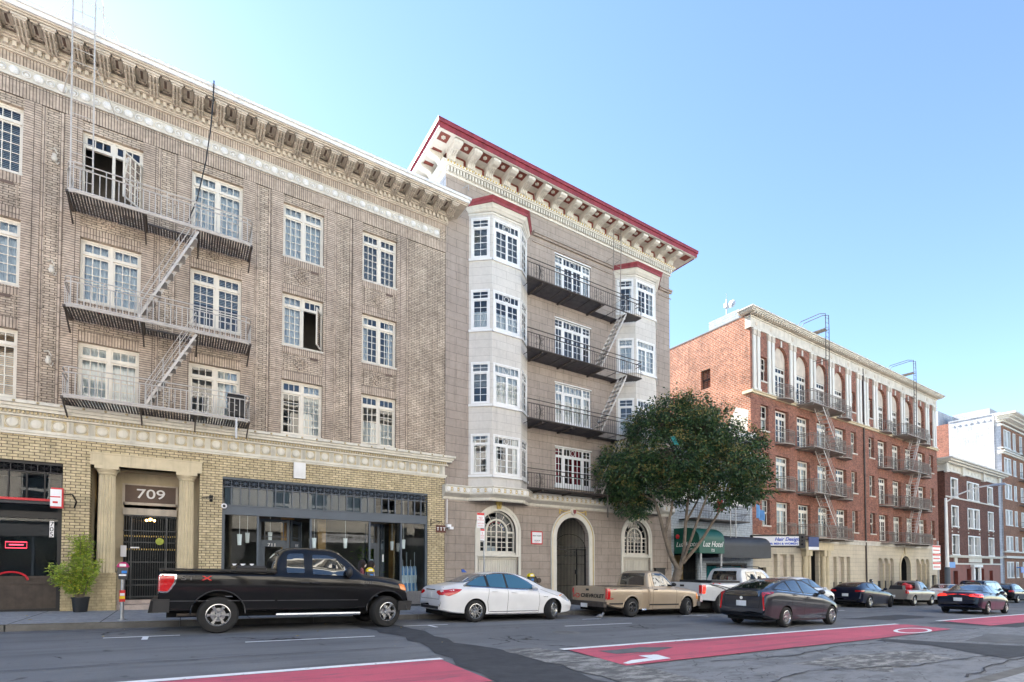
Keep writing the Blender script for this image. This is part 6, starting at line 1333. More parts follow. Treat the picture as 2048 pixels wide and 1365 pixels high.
def wheel(root, x, y, r, wd, rr, ns, steer=0, rim='alloy', twin=True, tread=.0):
    s = -1 if y < 0 else 1; mb = MB()
    mb.lathe([(rr, wd / 2 - .01), (rr + .01, wd / 2), (rr + .035, wd / 2 + .004), ((rr + r) / 2, wd / 2 + .008), (r - .03, wd / 2 - .002), (r - .006, wd / 2 - .03), (r, wd / 2 - .055), (r, -wd / 2 + .04), (r - .03, -wd / 2), (rr, -wd / 2)], (0, 0, 0), 'y', 40)
    t = mb.build('wheel', 'rubber', root, local=True, smooth=30); t.location = (x, y, r); t.rotation_euler = (0, 0, R(steer) + (math.pi if s < 0 else 0))
    mb = MB(); e = wd / 2; mb.m = 0
    mb.lathe([(rr + .004, e - .004), (rr - .012, e + .002), (rr - .03, e - .03), (rr - .04, -e + .02)], (0, 0, 0), 'y', 40); mb.lathe([(.0, e - .012), (.045, e - .012), (.06, e - .03), (.075, e - .06)], (0, 0, 0), 'y', 20)
    a_ = 2 * math.pi / ns; hw = a_ * (.19 if twin else .27)
    for k in range(ns):
        for sg in ((-1, 1) if twin else (0,)):
            c = a_ * k; p = [(.05, c + sg * hw * .6 - .22), (.05, c + sg * hw * .6 + .22), (rr - .025, c + sg * hw + .16 * (.5 if twin else 1.0)), (rr - .025, c + sg * hw - .16 * (.5 if twin else 1.0))]
            i = len(mb.v)
            for (q, an), d in [(u, e - .018) for u in p[:2]] + [(u, e - .006) for u in p[2:]] + [(u, e - .06) for u in p[:2]] + [(u, e - .05) for u in p[2:]]: mb.v.append(Vector((q * math.cos(an), d, q * math.sin(an))))
            for f in ((0, 1, 2, 3), (0, 1, 5, 4), (1, 2, 6, 5), (3, 0, 4, 7)): mb.f.append([i + j for j in f]); mb.mi.append(0)
    mb.m = 1; mb.lathe([(0, e - .09), (rr - .03, e - .09)], (0, 0, 0), 'y', 24); mb.m = 0
    mb.lathe([(.0, e - .075), (rr * .62, e - .08)], (0, 0, 0), 'y', 20)
    rm = mb.build('rim', [rim, 'underbody'], None, smooth=30); rm.parent = t
    return t
def vehicle(name, label, cat, S, X, near_y, pm, glass='car_glass', flip=False):
    W = S['W']; yc = near_y + W; root = empty(name, (X, yc, g(X)), label, cat, 'vehicles on the street', (0, math.atan(SL), 0))
    S.setdefault('wheels', (0, S['wb'])); body, tr = car_body(name, S, root, pm)
    mb = MB(); mb.box(S['x'][0] + .15, S['x'][1] - .15, -W + .32, W - .32, S.get('lo', .2), S.get('under', .55)); mb.build('chassis', 'underbody', root, local=True)
    for side in ('-y', '+y'):
        if 'dlo' in S: drape(tr, S['dlo'], side, 'window_surround', 'black_plastic', root, .007, .05, 1)
        for q in S['glass']: drape(tr, q, side, 'side_window', glass, root, .014, .045)
    ws = S['ws']; drape(tr, [(-ws[0], ws[2]), (ws[0], ws[2]), (ws[1], ws[3]), (-ws[1], ws[3])], '+x', 'windscreen', glass, root, .012, .06)
    rw = S['rw']; drape(tr, [(-rw[0], rw[2]), (rw[0], rw[2]), (rw[1], rw[3]), (-rw[1], rw[3])], '-x', 'rear_window', glass, root, .012, .06)
    mb = MB()
    for pts in S.get('seams', ()):
        for side in ('-y', '+y'): strip(tr, pts, side, '', '', root, .010, .003, 0, mb)
    for pts in S.get('rseams', ()): strip(tr, pts, '-x', '', '', root, .010, .003, 0, mb)
    if mb.v: mb.build('panel_gap', 'underbody', root, local=True, fix=False)
    for pts in S.get('chrome', ()):
        for side in ('-y', '+y'): strip(tr, pts, side, 'trim_strip', S.get('trimm', 'chrome'), root, .022, .007, 1)
    for side in ('-y', '+y'):
        for q, m in S.get('tail', ()): drape(tr, q, side, 'tail_light', m, root, .008, .05)
        for q, m in S.get('head', ()): drape(tr, q, side, 'headlight', m, root, .008, .05)
        for q in S.get('clad', ()): drape(tr, q, side, 'sill_cladding', 'black_plastic', root, .008, .08, 0)
    for q, m in S.get('rtail', ()):
        for sg in (1, -1): drape(tr, [(y * sg, z) for y, z in q], '-x', 'tail_light', m, root, .008, .05)
    for q, m, nm in S.get('rear', ()): drape(tr, q, '-x', nm, m, root, .01, .06, 0)
    for q, m, nm in S.get('front', ()): drape(tr, q, '+x', nm, m, root, .01, .06, 0)
    r = S['wr']; tw = S['tw']
    for k, wx in enumerate(S['wheels']):
        for sg in (-1, 1): wheel(root, wx, sg * (W - tw / 2 - S.get('inset', .02)), r, tw, S['rr'], S['ns'], S.get('steer', 0) if k else 0, S.get('rim', 'alloy'), S.get('twin', True))
    if S.get('flare'):
        for k, wx in enumerate(S['wheels']):
            for sg, side in ((-1, '-y'), (1, '+y')):
                mb = MB(); rr_ = S['arch'] + .015; P = []
                for j in range(17):
                    a = R(2 + 176 * j / 16); q = cast(tr, side, wx + rr_ * math.cos(a), r + .01 + rr_ * math.sin(a), 0); P.append((wx + rr_ * math.cos(a), sg * min(abs(q.y), W) if abs(q.y) > W - .25 else sg * (W - .01), r + .01 + rr_ * math.sin(a)))
                mb.tube(P, S['flare'], 8); mb.build('wheel_arch', pm, root, local=True, smooth=50)
    for sg in (-1, 1):
        mx, mz = S['mirror']; q = cast(tr, '-y' if sg < 0 else '+y', mx, mz, 0); mb = MB(); yy = q.y
        mb.ball((mx + .02, yy + sg * .13, mz + .04), .105, 12, (.75, 1, .72 if not S.get('bigm') else 1.25)); mb.tube([(mx + .03, yy - sg * .02, mz - .02), (mx + .02, yy + sg * .10, mz)], .03, 6); mi = mb.build('door_mirror', S.get('mm', pm), root, local=True, smooth=50)
        for hx, hz in S['handles']: q = cast(tr, '-y' if sg < 0 else '+y', hx, hz, .018); mb = MB(); mb.tube([(hx - .09, q.y, hz), (hx - .06, q.y + sg * .015, hz), (hx + .06, q.y + sg * .015, hz), (hx + .09, q.y, hz)], .016, 6); mb.build('door_handle', S.get('hm', pm), root, local=True, smooth=50)
    if 'plate' in S: q = S['plate']; c = cast(tr, '-x', 0, q, .015); mb = MB(); mb.box(c.x - .012, c.x, -.16, .16, q - .08, q + .08); mb.build('number_plate', 'plate_white', root, local=True)
    return root, tr
def rtext(root, s, size, x, y, z, m, **kw):       # lettering read from behind the car
    return text(s, size, (x, y, z), (R(90), 0, R(-90)), m, root, **kw)
def stext(root, s, size, x, y, z, m, **kw):
    return text(s, size, (x, y, z), FACE_S, m, root, **kw)

# black pickup ------------------------------------------------------------------
S = dict(W=1.0, wb=3.70, x=(-1.08, 4.30), jumps=(1.10,), arch=.50, wr=.395, tw=.27, rr=.235, ns=6, twin=False, steer=14, flare=.018, under=.7, lo=.34, inset=.03,
    zt=[(-1.08, 1.33), (-.9, 1.345), (1.0, 1.345), (1.10, 1.345), (1.10, 1.345), (1.105, 1.345), (1.12, 1.60), (1.24, 1.86), (1.5, 1.92), (2.25, 1.93), (2.5, 1.88), (3.02, 1.42), (3.12, 1.32), (3.5, 1.29), (4.02, 1.22), (4.2, 1.13), (4.28, .95), (4.30, .80)],
    zs=[(-1.08, 1.30), (1.1, 1.30), (1.3, 1.27), (2.9, 1.24), (3.5, 1.22), (4.3, 1.05)], w=[(-1.08, .96), (-1.0, 1.0), (3.9, 1.0), (4.15, .95), (4.3, .84)],
    wt=[(-1.08, .985), (1.05, .985), (1.12, .80), (1.3, .74), (2.3, .73), (2.95, .82), (3.2, .90), (4.1, .85), (4.3, .75)], zb=[(-1.08, .50), (-.6, .47), (0.6, .46), (3.2, .46), (4.3, .55)], bed=(-1.02, 1.03, .86, .8),
    glass=[[(1.33, 1.32), (1.34, 1.72), (1.40, 1.77), (1.70, 1.78), (1.72, 1.32)], [(1.90, 1.30), (1.90, 1.76), (2.25, 1.76), (2.45, 1.68), (2.72, 1.42), (2.80, 1.27)]], ws=(.80, .62, 1.36, 1.84), rw=(.66, .58, 1.42, 1.76),
    seams=[[(1.10, .50), (1.10, 1.34)], [(1.80, .50), (1.80, 1.80)], [(2.98, .50), (2.98, 1.26)], [(1.14, .5), (1.14, 1.34)]], chrome=[], handles=[(1.97, 1.10), (1.72, 1.1)], hm='black_plastic', mirror=(2.70, 1.33), bigm=1, mm='black_plastic',
    tail=[([(-1.05, .90), (-1.05, 1.22), (-.80, 1.22), (-.82, 1.08), (-.92, .90)], 'tail_red')], rtail=[([(.97, .90), (.97, 1.22), (.80, 1.22), (.80, .90)], 'tail_red')], head=[([(4.0, 1.10), (4.18, 1.08), (4.24, .92), (4.05, .96)], 'lamp_amber'), ([(4.19, 1.05), (4.27, .95), (4.28, .84), (4.22, .88)], 'lamp_clear')], front=[([(-.6, .75), (.6, .75), (.6, 1.02), (-.6, 1.02)], 'chrome', 'grille')], plate=.9)
rt, tr = vehicle('pickup_truck', 'glossy black extended cab pickup truck parked nearest the viewer in front of the grey shopfront', 'pickup truck', S, .67, 12.60, 'paint_black', 'car_glass')
drape(tr, [(-1.065, .87), (-1.07, 1.25), (-.77, 1.25), (-.79, 1.06), (-.91, .87)], '-y', 'lamp_surround', 'chrome', rt, .003, .05)
mb = MB(); mb.taper((-1.24, -1.06, -.90, .90), (-1.20, -1.06, -.96, .96), .46, .72); mb.box(-1.16, -.88, -1.012, -.92, .47, .74); mb.box(-1.16, -.88, .92, 1.012, .47, .74); mb.build('rear_bumper', 'black_plastic', rt, local=True)
mb = MB(); mb.taper((4.18, 4.36, -.9, .9), (4.12, 4.40, -.9, .9), .42, .66); mb.box(4.0, 4.25, -.98, .98, .42, .66); mb.build('front_bumper', 'black_plastic', rt, local=True)
mb = MB(); mb.tube([(1.12, -1.04, .38), (3.0, -1.04, .38)], .045, 8); mb.tube([(1.12, 1.04, .38), (3.0, 1.04, .38)], .045, 8)
for x in (1.4, 2.7): mb.tube([(x, -1.04, .38), (x, -.7, .45)], .02, 5)
mb.build('running_board', 'chrome', rt, local=True)
for y in (-.72, -.60): mb = MB(); mb.tube([(-.25, y, .40), (-.75, y - .06, .40)], .035, 8); mb.build('exhaust_pipe', 'steel_dark', rt, local=True)
mb = MB(); mb.box(-1.09, 1.1, -.995, -.90, 1.345, 1.375); mb.box(-1.09, 1.1, .90, .995, 1.345, 1.375); mb.build('bed_rail', 'black_plastic', rt, local=True)
mb = MB()
for a, b in (((-.92, .70), (1.10, .70)), ((1.15, .70), (2.97, .70)), ((-.5, .70), (-.45, .70))): strip(tr, [a, b], '-y', '', '', rt, .016, .006, 0, mb)
mb.build('side_moulding', 'steel_rim', rt, local=True, fix=False)
stext(rt, 'ST', .13, -.58, -1.006, 1.175, 'steel_rim', sx=1.9); stext(rt, 'X', .13, -.24, -1.006, 1.175, 'letter_red', sx=1.9, bold=.002); stext(rt, 'F-150', .055, 3.22, -1.004, 1.12, 'chrome', sx=1.6)
bx = MB(); bx.box(.32, .92, -.80, .80, .85, 1.42); bx.taper((.30, .94, -.82, .82), (.36, .88, -.80, .80), 1.42, 1.47)
for y in (-.5, .5): bx.box(.31, .33, y - .06, y + .06, 1.30, 1.38)
o = bx.build('toolbox', 'tool_steel'); o.location = rt.location; o.rotation_euler = rt.rotation_euler; o['label'] = 'diamond plate steel toolbox lying across the bed of the black pickup'; o['category'] = 'toolbox'

# white sedan ------------------------------------------------------------------
S = dict(W=.915, wb=2.80, x=(-1.06, 3.78), arch=.36, wr=.325, tw=.215, rr=.215, ns=5, steer=27, under=.6, inset=.015,
    zt=[(-1.06, .62), (-1.045, .88), (-.98, 1.03), (-.55, 1.09), (-.2, 1.16), (.3, 1.38), (.8, 1.465), (1.3, 1.47), (1.75, 1.41), (2.3, 1.17), (2.62, 1.01), (3.1, .93), (3.5, .80), (3.72, .64), (3.78, .48)],
    zs=[(-1.06, .88), (-.3, .99), (.6, .97), (1.6, .93), (2.7, .86), (3.78, .55)], w=[(-1.06, .70), (-.98, .83), (-.8, .895), (-.2, .915), (2.9, .915), (3.4, .88), (3.65, .76), (3.78, .58)],
    wt=[(-1.06, .66), (-.6, .70), (.2, .62), (.8, .58), (1.4, .58), (2.2, .68), (2.7, .76), (3.4, .72), (3.78, .5)], zb=[(-1.06, .36), (-.7, .26), (.5, .19), (2.6, .19), (3.4, .20), (3.78, .28)],
    dlo=[(-.36, 1.045), (.12, 1.29), (.45, 1.385), (1.06, 1.432), (1.48, 1.40), (1.92, 1.20), (2.27, .955), (1.1, .98), (.44, 1.015)],
    glass=[[(-.26, 1.06), (.15, 1.27), (.38, 1.335), (.38, 1.035)], [(.47, 1.03), (.47, 1.36), (.80, 1.405), (1.05, 1.41), (1.05, 1.0)], [(1.12, 1.0), (1.12, 1.41), (1.45, 1.38), (1.85, 1.20), (2.20, .96)]], ws=(.68, .56, 1.04, 1.41), rw=(.60, .56, 1.14, 1.40),
    seams=[[(.44, .30), (.38, .60), (.44, 1.0)], [(1.08, .24), (1.09, 1.02)], [(2.24, .26), (2.26, .60), (2.22, .95)], [(.44, .24), (2.24, .24)], [(3.0, .75), (2.35, .96)]], rseams=[[(-.62, .66), (-.62, 1.0)], [(.62, .66), (.62, 1.0)], [(-.62, .66), (.62, .66)]], chrome=[[(-.35, 1.03), (.5, 1.0), (1.1, .97), (2.2, .93)], [(-.33, 1.05), (.15, 1.30), (.6, 1.41), (1.1, 1.44), (1.5, 1.40), (1.95, 1.17), (2.22, .95)], [(.46, .30), (2.22, .30)]], handles=[(.62, .90), (1.30, .87)], mirror=(2.02, 1.0),
    tail=[([(-.98, .78), (-.98, .92), (-.70, .96), (-.44, .95), (-.62, .84), (-.86, .76)], 'tail_red')], rtail=[([(.42, .84), (.44, .90), (.80, .93), (.80, .78), (.6, .78)], 'tail_red')], head=[([(3.1, .74), (3.35, .78), (3.58, .66), (3.50, .56), (3.3, .62)], 'lamp_clear'), ([(3.04, .76), (3.12, .79), (3.30, .80), (3.12, .75)], 'lamp_amber')], front=[([(-.4, .50), (.4, .50), (.45, .62), (-.45, .62)], 'black_plastic', 'grille')], rear=[([(-.60, .38), (.60, .38), (.60, .46), (-.60, .46)], 'black_plastic', 'diffuser'), ([(.30, .935), (-.30, .935), (-.32, .91), (.32, .91)], 'chrome', 'trunk_trim')], clad=[], plate=.78)
rt, tr = vehicle('sedan', 'white sedan with front wheels turned, parked between the black and the tan pickups', 'sedan', S, 7.16, 13.0, 'paint_white', 'car_glass_blue')
stext(rt, 'hybrid', .05, 2.48, -.918, .74, 'chrome', sx=1.3)
mb = MB(); mb.prism([(-.02, 1.44), (.14, 1.44), (.02, 1.53), (-.04, 1.53)], -.02, .02, 'y'); o = mb.build('antenna_fin', 'sign_blue', rt, local=True)
mb = MB()
for x in (.85, 1.6):
    for y in (-.35, .35): mb.ball((x, y, 1.17), .1, 8, (.6, 1, 1.3))
o = mb.build('headrest', 'black_plastic', rt, local=True)

# tan stepside pickup ------------------------------------------------------------
S = dict(W=.96, wb=2.985, x=(-1.18, 3.74), jumps=(.94, .62), it=1, arch=.40, wr=.335, tw=.29, rr=.20, ns=6, rim='steel_rim', twin=False, steer=16, flare=.028, under=.6, inset=-.01,
    zt=[(-1.18, 1.06), (.90, 1.075), (.94, 1.075), (.94, 1.075), (.955, 1.34), (1.03, 1.60), (1.25, 1.665), (1.72, 1.665), (1.92, 1.60), (2.42, 1.14), (2.55, 1.09), (3.5, .98), (3.66, .90), (3.74, .75)],
    zs=[(-1.18, 1.03), (3.0, 1.0), (3.74, .88)], w=[(-1.18, .93), (-1.1, .95), (.52, .95), (.60, .80), (.90, .80), (.94, .95), (3.5, .95), (3.68, .90), (3.74, .82)],
    wt=[(-1.18, .92), (.5, .92), (.6, .78), (.9, .78), (.96, .72), (1.1, .68), (1.8, .67), (2.4, .80), (2.7, .86), (3.74, .80)], zb=[(-1.18, .44), (-.6, .30), (.5, .22), (2.5, .22), (3.3, .26), (3.74, .34)], bed=(-1.10, .86, .62, .62),
    glass=[[(1.22, 1.09), (1.22, 1.56), (1.72, 1.57), (1.90, 1.48), (2.28, 1.10)]], ws=(.76, .58, 1.14, 1.60), rw=(.62, .56, 1.12, 1.56), seams=[[(.95, .3), (.95, 1.06)], [(1.12, .26), (1.12, 1.6)], [(2.36, .26), (2.36, 1.06)], [(1.12, .26), (2.36, .26)], [(-1.1, .98), (.5, .98)]],
    chrome=[], handles=[(1.24, .98)], hm='black_plastic', mirror=(2.14, 1.13), bigm=0, mm='black_plastic', tail=[([(-1.17, .62), (-1.17, 1.0), (-1.05, 1.0), (-1.05, .62)], 'tail_red')], rtail=[([(.93, .62), (.93, 1.0), (.84, 1.0), (.84, .62)], 'tail_red')], head=[([(3.5, .62), (3.5, .86), (3.68, .84), (3.68, .62)], 'lamp_amber')],
    front=[([(-.6, .55), (.6, .55), (.6, .85), (-.6, .85)], 'steel_rim', 'grille')], rseams=[[(-.78, .56), (-.78, 1.04)], [(.78, .56), (.78, 1.04)]], clad=[[(-1.05, .45), (-1.05, .50), (-.42, .50), (-.42, .45)], [(.96, .40), (.96, .45), (2.5, .45), (2.5, .40)]])
rt, tr = vehicle('pickup_truck', 'tan lowered stepside pickup truck with tailgate lettering, parked by the arched gate', 'pickup truck', S, 13.38, 12.9, 'paint_tan')
rtext(rt, 'CHEVROLET', .19, -1.195, -.17, .72, 'letter_black', sx=1.15, shear=.1, bold=.003)
mb = MB(); P = [(.70, .72), (.62, .72), (.62, .78), (.50, .78), (.50, .75), (.40, .75), (.44, .68), (.50, .68), (.50, .64), (.62, .64), (.62, .68), (.74, .68)]; mb.tube([(-1.195, y + .07, z) for y, z in P], .012, 4, close=True); mb.build('emblem', 'letter_red', rt, local=True)
mb = MB(); mb.box(-1.34, -1.20, -.92, .92, .36, .52); mb.box(-1.36, -1.19, -.92, .92, .50, .54); mb.build('rear_bumper', 'steel_dark', rt, local=True)
mb = MB(); mb.box(-1.38, -1.345, -.10, .22, .32, .46); mb.build('number_plate', 'plate_white', rt, local=True); mb = MB(); mb.box(-1.20, -1.175, .02, .16, .90, .97); mb.build('tailgate_handle', 'black_plastic', rt, local=True)
mb = MB(); mb.taper((3.66, 3.80, -.9, .9), (3.62, 3.82, -.9, .9), .34, .52); mb.build('front_bumper', 'steel_rim', rt, local=True)
mb = MB(); mb.tube([(.62, -.88, .25), (.50, -.9, .25)], .045, 8); mb.tube([(.74, -.88, .25), (.64, -.9, .25)], .04, 8); mb.build('exhaust_pipe', 'chrome', rt, local=True)

# white pickup behind it ---------------------------------------------------------
S = dict(W=.99, wb=4.10, x=(-1.30, 5.0), jumps=(1.45,), it=1, arch=.46, wr=.39, tw=.26, rr=.23, ns=6, under=.7,
    zt=[(-1.30, 1.25), (1.40, 1.28), (1.45, 1.28), (1.45, 1.28), (1.47, 1.60), (1.60, 1.88), (1.9, 1.93), (3.1, 1.93), (3.4, 1.85), (3.9, 1.40), (4.1, 1.30), (4.8, 1.18), (4.95, 1.05), (5.0, .8)],
    zs=[(-1.3, 1.22), (1.5, 1.25), (3.9, 1.22), (5, 1.0)], w=[(-1.3, .95), (-1.2, .98), (4.6, .98), (5, .85)], wt=[(-1.3, .95), (1.4, .95), (1.5, .78), (1.8, .73), (3.2, .72), (3.9, .82), (5, .8)], zb=[(-1.3, .55), (0, .48), (4, .48), (5, .5)], bed=(-1.22, 1.38, .82, .75),
    glass=[[(1.80, 1.32), (1.82, 1.75), (2.5, 1.78), (2.5, 1.32)], [(2.62, 1.32), (2.62, 1.78), (3.1, 1.76), (3.7, 1.30)]], ws=(.78, .62, 1.42, 1.85), rw=(.62, .56, 1.38, 1.78), seams=[[(1.46, .5), (1.46, 1.26)], [(2.56, .5), (2.56, 1.3)], [(1.7, .5), (1.7, 1.3)]], handles=[(1.85, 1.15), (2.75, 1.15)], mirror=(3.5, 1.35), bigm=1,
    tail=[([(-1.28, .82), (-1.28, 1.16), (-1.08, 1.16), (-1.12, .82)], 'brake_lit'), ([(-1.26, .86), (-1.26, .95), (-1.12, .95), (-1.14, .86)], 'lamp_amber')], rtail=[([(.94, .82), (.94, 1.16), (.80, 1.16), (.80, .82)], 'tail_red')], plate=.8)
rt, tr = vehicle('pickup_truck', 'white crew cab pickup truck with striped bed side, parked right of the tan pickup', 'pickup truck', S, 18.6, 12.92, 'paint_pearl')
for k, (a, b) in enumerate((((-.9, 1.20), (.6, 1.0)), ((-.75, 1.16), (.3, .94)), ((-.6, 1.22), (-.1, 1.22)))): strip(tr, [a, ((a[0] + b[0]) / 2, (a[1] + b[1]) / 2 + .04), b], '-y', 'side_stripe', 'letter_red' if k == 2 else 'letter_black', rt, .035, .005)
mb = MB(); mb.box(-1.42, -1.28, -.95, .95, .50, .74); mb.build('rear_bumper', 'chrome', rt, local=True); mb = MB(); mb.box(-1.315, -1.29, -.08, .12, 1.08, 1.16); mb.build('tailgate_handle', 'black_plastic', rt, local=True)
mb = MB()
for y in (-.62, .62): mb.tube([(1.8, y, 1.95), (1.9, y, 2.0), (3.1, y, 2.0), (3.2, y, 1.95)], .02, 6)
mb.box(-.5, 1.4, -.8, .8, 1.26, 1.36); mb.build('roof_rack', 'black_plastic', rt, local=True)

# graphite hatchback on the move ---------------------------------------------------
PR = dict(W=.88, wb=2.70, x=(-.98, 3.56), arch=.345, wr=.31, tw=.20, rr=.20, ns=8, under=.6,
    zt=[(-.98, .50), (-.965, .92), (-.90, 1.08), (-.62, 1.16), (-.1, 1.34), (.55, 1.455), (1.05, 1.48), (1.5, 1.44), (2.1, 1.18), (2.55, 1.0), (3.0, .90), (3.35, .72), (3.56, .48)],
    zs=[(-.98, .98), (-.5, 1.08), (.3, 1.02), (1.5, .95), (2.5, .86), (3.56, .55)], w=[(-.98, .72), (-.92, .82), (-.7, .87), (2.7, .88), (3.2, .82), (3.45, .68), (3.56, .5)],
    wt=[(-.98, .66), (-.6, .62), (.2, .57), (1.3, .56), (2.1, .66), (2.6, .74), (3.2, .68), (3.56, .4)], zb=[(-.98, .34), (-.6, .24), (.5, .17), (2.6, .17), (3.56, .24)],
    dlo=[(-.50, 1.12), (-.04, 1.29), (.34, 1.39), (.98, 1.44), (1.38, 1.41), (1.86, 1.19), (2.24, .965), (1.0, 1.005), (.3, 1.06)],
    glass=[[(-.40, 1.135), (-.02, 1.27), (.30, 1.35), (.33, 1.08)], [(.38, 1.08), (.38, 1.37), (.9, 1.41), (.96, 1.40), (.96, 1.03)], [(1.03, 1.03), (1.03, 1.40), (1.35, 1.38), (1.80, 1.18), (2.16, .97)]], ws=(.66, .54, 1.04, 1.41), rw=(.60, .50, 1.14, 1.40),
    seams=[[(.30, .34), (.26, .60), (.34, 1.06)], [(.99, .24), (1.0, 1.02)], [(2.1, .26), (2.14, .6), (2.14, .94)], [(.36, .24), (2.1, .24)]], handles=[(.48, .98), (1.20, .90)], mirror=(1.98, 1.02),
    rtail=[([(.60, 1.02), (.76, 1.04), (.77, .99), (.70, .95), (.735, .52), (.69, .50), (.655, .93)], 'tail_red')], tail=[([(-.90, .99), (-.90, 1.04), (-.60, 1.06), (-.72, 1.0)], 'tail_red')], head=[([(3.0, .68), (3.2, .74), (3.42, .58), (3.36, .50)], 'lamp_clear')],
    rear=[([(-.56, .92), (.56, .92), (.58, 1.07), (-.58, 1.07)], 'car_glass', 'lower_rear_window'), ([(-.6, .22), (.6, .22), (.6, .36), (-.6, .36)], 'black_plastic', 'diffuser')], rseams=[[(-.55, .58), (.55, .58)], [(-.55, .58), (-.60, .9)], [(.55, .58), (.60, .9)]], plate=.70, chrome=[[(-.4, 1.09), (.4, 1.05), (1.0, 1.0), (2.14, .95)]])
rt, tr = vehicle('hatchback', 'dark graphite hatchback with tall angular tail lights driving beside the red lane', 'hatchback', PR, 15.24, 8.42, 'paint_graphite')
mb = MB(); mb.lathe([(0, 0), (.05, .0), (.05, .01), (0, .01)], (-.985, 0, .86), 'x', 16); mb.build('emblem', 'chrome', rt, local=True); mb = MB(); mb.prism([(-.1, 1.44), (.06, 1.46), (-.08, 1.53)], -.02, .02, 'y'); mb.build('antenna_fin', 'paint_graphite', rt, local=True)

def car(base, **kw): d = {k: (list(v) if isinstance(v, list) else v) for k, v in base.items()}; d.update(kw); d['wheels'] = (0, d['wb']); return d
CR = car(PR, W=.90, wr=.34, arch=.38, rr=.225, steer=6, ns=5, zt=[(-.98, .6), (-.96, 1.05), (-.85, 1.30), (-.5, 1.50), (.2, 1.60), (.9, 1.61), (1.4, 1.55), (2.05, 1.22), (2.5, 1.10), (3.0, 1.02), (3.4, .85), (3.56, .6)], zs=[(-.98, 1.0), (2.5, 1.0), (3.56, .7)], tail=[([(-.93, .9), (-.93, 1.05), (-.6, 1.06), (-.75, .92)], 'tail_red')], rtail=[([(.5, .9), (.8, .9), (.8, 1.05), (.5, 1.05)], 'tail_red')], rear=[], rw=(.6, .5, 1.12, 1.45),
    dlo=[(-.5, 1.13), (-.04, 1.45), (.34, 1.50), (.98, 1.53), (1.38, 1.49), (1.86, 1.29), (2.18, 1.10), (.3, 1.10)],
    glass=[[(-.42, 1.15), (-.02, 1.42), (.30, 1.46), (.33, 1.12)], [(.38, 1.12), (.38, 1.48), (.96, 1.50), (.96, 1.12)], [(1.03, 1.12), (1.03, 1.50), (1.35, 1.46), (1.80, 1.28), (2.1, 1.12)]], ws=(.66, .54, 1.2, 1.5), zb=[(-.98, .4), (0, .28), (2.7, .26), (3.56, .34)])
vehicle('crossover', 'white crossover parked in front of the cream doorway, mostly hidden behind the graphite hatchback', 'car', CR, 24.9, 13.0, 'paint_white')
MZ = car(PR, W=.90, wr=.33, arch=.37, rr=.22, steer=20, ns=7, zt=[(-.95, .6), (-.93, 1.0), (-.86, 1.14), (-.45, 1.32), (.2, 1.43), (.9, 1.45), (1.4, 1.38), (2.0, 1.1), (2.4, 1.0), (3.0, .92), (3.4, .75), (3.56, .5)], tail=[([(-.92, .88), (-.92, .96), (-.62, .98), (-.7, .90)], 'tail_red')], rtail=[([(.48, .88), (.82, .9), (.82, .98), (.5, .97)], 'tail_red')], rear=[([(-.6, .26), (.6, .26), (.6, .4), (-.6, .4)], 'black_plastic', 'diffuser')], rw=(.62, .50, 1.15, 1.36),
    dlo=[(.04, 1.07), (.08, 1.32), (.9, 1.39), (1.34, 1.37), (1.8, 1.19), (2.14, .96), (.9, 1.01)],
    glass=[[(.1, 1.08), (.12, 1.30), (.85, 1.36), (.9, 1.04)], [(1.0, 1.04), (1.0, 1.36), (1.3, 1.34), (1.75, 1.18), (2.08, .98)]])
vehicle('hatchback', 'dark navy hatchback with wheels turned out, parked between the white crossover and the silver pickup', 'hatchback', MZ, 32.4, 13.2, 'paint_navy')
S10 = car(S, W=.86, wb=2.75, x=(-1.05, 3.55), jumps=(.95,), wr=.33, arch=.38, tw=.22, rr=.20, flare=.018, zt=[(-1.05, 1.02), (.9, 1.04), (.95, 1.04), (.95, 1.04), (.97, 1.40), (1.1, 1.56), (1.4, 1.60), (1.75, 1.58), (1.95, 1.52), (2.35, 1.15), (2.5, 1.08), (3.3, .96), (3.5, .85), (3.55, .7)],
    zs=[(-1.05, 1.0), (3.0, .98), (3.55, .85)], w=[(-1.05, .82), (-.9, .86), (3.2, .86), (3.55, .74)], wt=[(-1.05, .82), (.9, .82), (1.0, .64), (1.2, .60), (1.8, .60), (2.4, .72), (3.55, .66)], zb=[(-1.05, .42), (0, .34), (2.7, .32), (3.55, .38)], bed=(-.98, .88, .70, .6), rw=(.52, .48, 1.10, 1.48), ws=(.66, .52, 1.14, 1.52),
    glass=[[(1.2, 1.08), (1.2, 1.48), (1.75, 1.5), (1.9, 1.42), (2.22, 1.08)]], seams=[[(.96, .4), (.96, 1.02)], [(1.1, .4), (1.1, 1.05)], [(2.3, .4), (2.3, 1.05)]], handles=[(1.3, .98)], mirror=(2.1, 1.12), tail=[([(-1.04, .78), (-1.04, 1.0), (-.94, 1.0), (-.94, .78)], 'tail_red')], rtail=[([(.82, .78), (.82, 1.0), (.70, 1.0), (.70, .78)], 'tail_red')], plate=.6)
rt, tr = vehicle('pickup_truck', 'small silver pickup truck with a loaded bed parked before the arched doorway', 'pickup truck', S10, 39.0, 13.4, 'paint_silver')
X_, Y_, Z_ = rt.location
mb = MB(); mb.lathe([(.0, 0), (.25, .0), (.27, .25), (.27, .5), (.24, .5), (.2, .1)], (X_ - .1, Y_, Z_ + .95), 'x', 16); thing(mb, 'round_drum', 'flashing', 'pale round drum lying in the bed of the silver pickup', 'drum')
